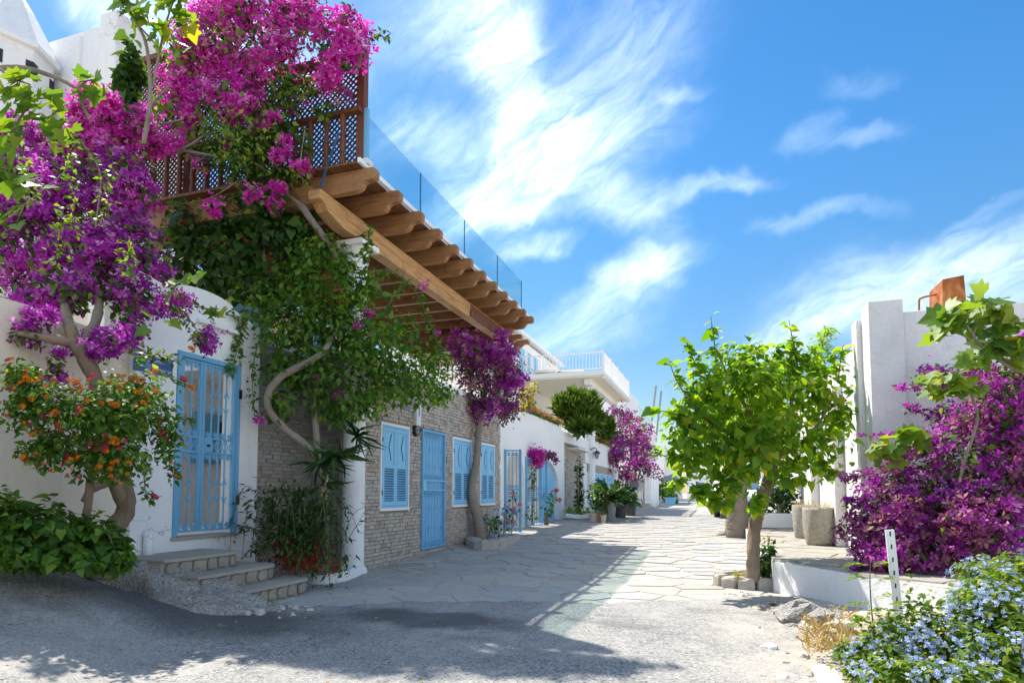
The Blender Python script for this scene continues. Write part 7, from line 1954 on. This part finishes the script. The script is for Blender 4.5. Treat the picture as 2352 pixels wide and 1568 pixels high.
for k in range(4):
    q = Plant(70 + k); n = 12; d = norm(q.rg.normal(size=(n, 3))); d[:, 2] = abs(d[:, 2])
    P_ = q.rg.normal(size=(n, 3)) * np.array((.042, .042, .020)); fm.append(scatter_mesh('flower_cluster', P_, d + np.array((0, 0, .5)), q.rg.normal(size=(n, 3)), np.full(n, .019), 'five', L['plum'], q.rg))
rg = p.rg; cnt = 0
for b, (c, r) in zip(Q, blobs_px(Q)):
    for k in range(int(b[3] * b[4] / 330)):
        d = norm(rg.normal(size=3)); d[2] = abs(d[2]) * .8 + .1
        if d[1] > .3: d[1] *= -1
        piece('flower_cluster', fm[rg.integers(4)], pb, c + norm(d) * np.array(r) * rg.uniform(.9, 1.15), Vector(norm(d + np.array((0, -.3, .4)))).to_track_quat('Z', 'Y').to_euler(), (rg.uniform(.45, .85),) * 3); cnt += 1
for i in range(4): trunk(pb, px((2050 + i * 80, 1580, 4.5), (2060 + i * 80, 1500, 4.5), (2080 + i * 75, 1430, 4.5)), [.012, .009, .005], M['twig'], 'stem', i, 5)

# ---- mimosa seedling
mm_ = thing('mimosa_seedling', PD(2010, 1450, 4.9), 'thin seedling with ferny bright green leaves beside the white post', 'plant'); p = Plant(28)
trunk(mm_, px((2008, 1460, 4.9), (2002, 1400, 4.9), (1998, 1330, 4.9), (2000, 1290, 4.9)), [.006, .005, .004, .002], M['greentwig'], 'stem', 1, 5)
for (u, v, u2, v2) in ((1998, 1330, 1940, 1335), (2000, 1350, 2062, 1325), (2002, 1385, 1930, 1400), (2003, 1380, 2070, 1370), (2005, 1420, 1945, 1440), (2000, 1300, 1935, 1305), (2000, 1305, 2050, 1295), (2003, 1400, 2050, 1410), (1999, 1340, 1950, 1320)):
    a, b = PD(u, v, 4.9), PD(u2, v2, 4.8 + .2 * p.rg.random()); t_ = np.linspace(.12, 1, 22)[:, None]; q = a + (b - a) * t_ + np.array((0, 0, .03)) * np.sin(t_ * math.pi); d = norm(b - a); sd = norm(np.cross(d, (0, 0, 1.0)))
    for s in (-1, 1): p.put('f', q, np.tile((0, 0, 1.0), (22, 1)) + .15 * p.rg.normal(size=(22, 3)), np.tile(sd * s + d * .35 + np.array((0, 0, -.35)), (22, 1)), np.full(22, .06) * np.sin(np.linspace(.5, 2.8, 22)))
p.build('f', 'ferny_leaves', 'spray', L['bright'], mm_)
# ---- dry grass on the verge
dg = thing('dry_grass_tuft', PZ(1880, 1440, .1), 'dry straw coloured grass on the verge beside the blue plumbago', 'grass'); p = Plant(29)
for k in range(420):
    c_ = PZ(p.rg.uniform(1850, 1960), p.rg.uniform(1410, 1500), .12); p.put('g', c_, p.rg.normal(size=3), np.array((p.rg.normal() * .8, p.rg.normal() * .8, .35 + .3 * p.rg.random())), p.rg.uniform(.05, .16))
p.build('g', 'blades', 'strap', L['dry'], dg)
o = None
# leaf litter on the asphalt below the bougainvillea and along the ramp
fl = Plant(30)
for k in range(260):
    x, y = fl.rg.uniform(-6, -1.5), fl.rg.uniform(2.2, 5.4)
    fl.put('l', (x, y, road_z(x, y) + .006), np.array((0, 0, 1)) + .25 * fl.rg.normal(size=3), fl.rg.normal(size=3), fl.rg.uniform(.02, .045))
P_, N_, T_, S_ = fl.get('l'); me = scatter_mesh('fallen_leaves', P_, N_, T_, S_, 'leaf', L['dry'], fl.rg); o = link('fallen_leaves', me, None, 'stuff'); o['label'] = 'dry fallen leaves scattered on the asphalt by the ramp'

# repeats share a group
GROUPS = {'potted_plant': 'potted plants outside the white house', 'stone_pot': 'rough stone pots on the terrace', 'far_house': 'white houses farther down the lane', 'bougainvillea': 'bougainvilleas along the lane', 'bougainvillea_tree': 'bougainvillea trees by the walls',
          'lobed_leaf_tree': 'young trees with lobed leaves', 'rock': 'rocks on the sandy verge', 'mast': 'masts above the far roofs', 'conifer_shrub': 'conifer shrubs on the parapet', 'sun_lounger': 'loungers on the balcony', 'stone_stair': 'stone stairs along the lane', 'rose_bush': 'rose bushes by the house walls'}
for o in list(scene.objects):
    st = o.name.split('.')[0]
    if o.parent is None and st in GROUPS and 'category' in o.keys(): o['group'] = GROUPS[st]
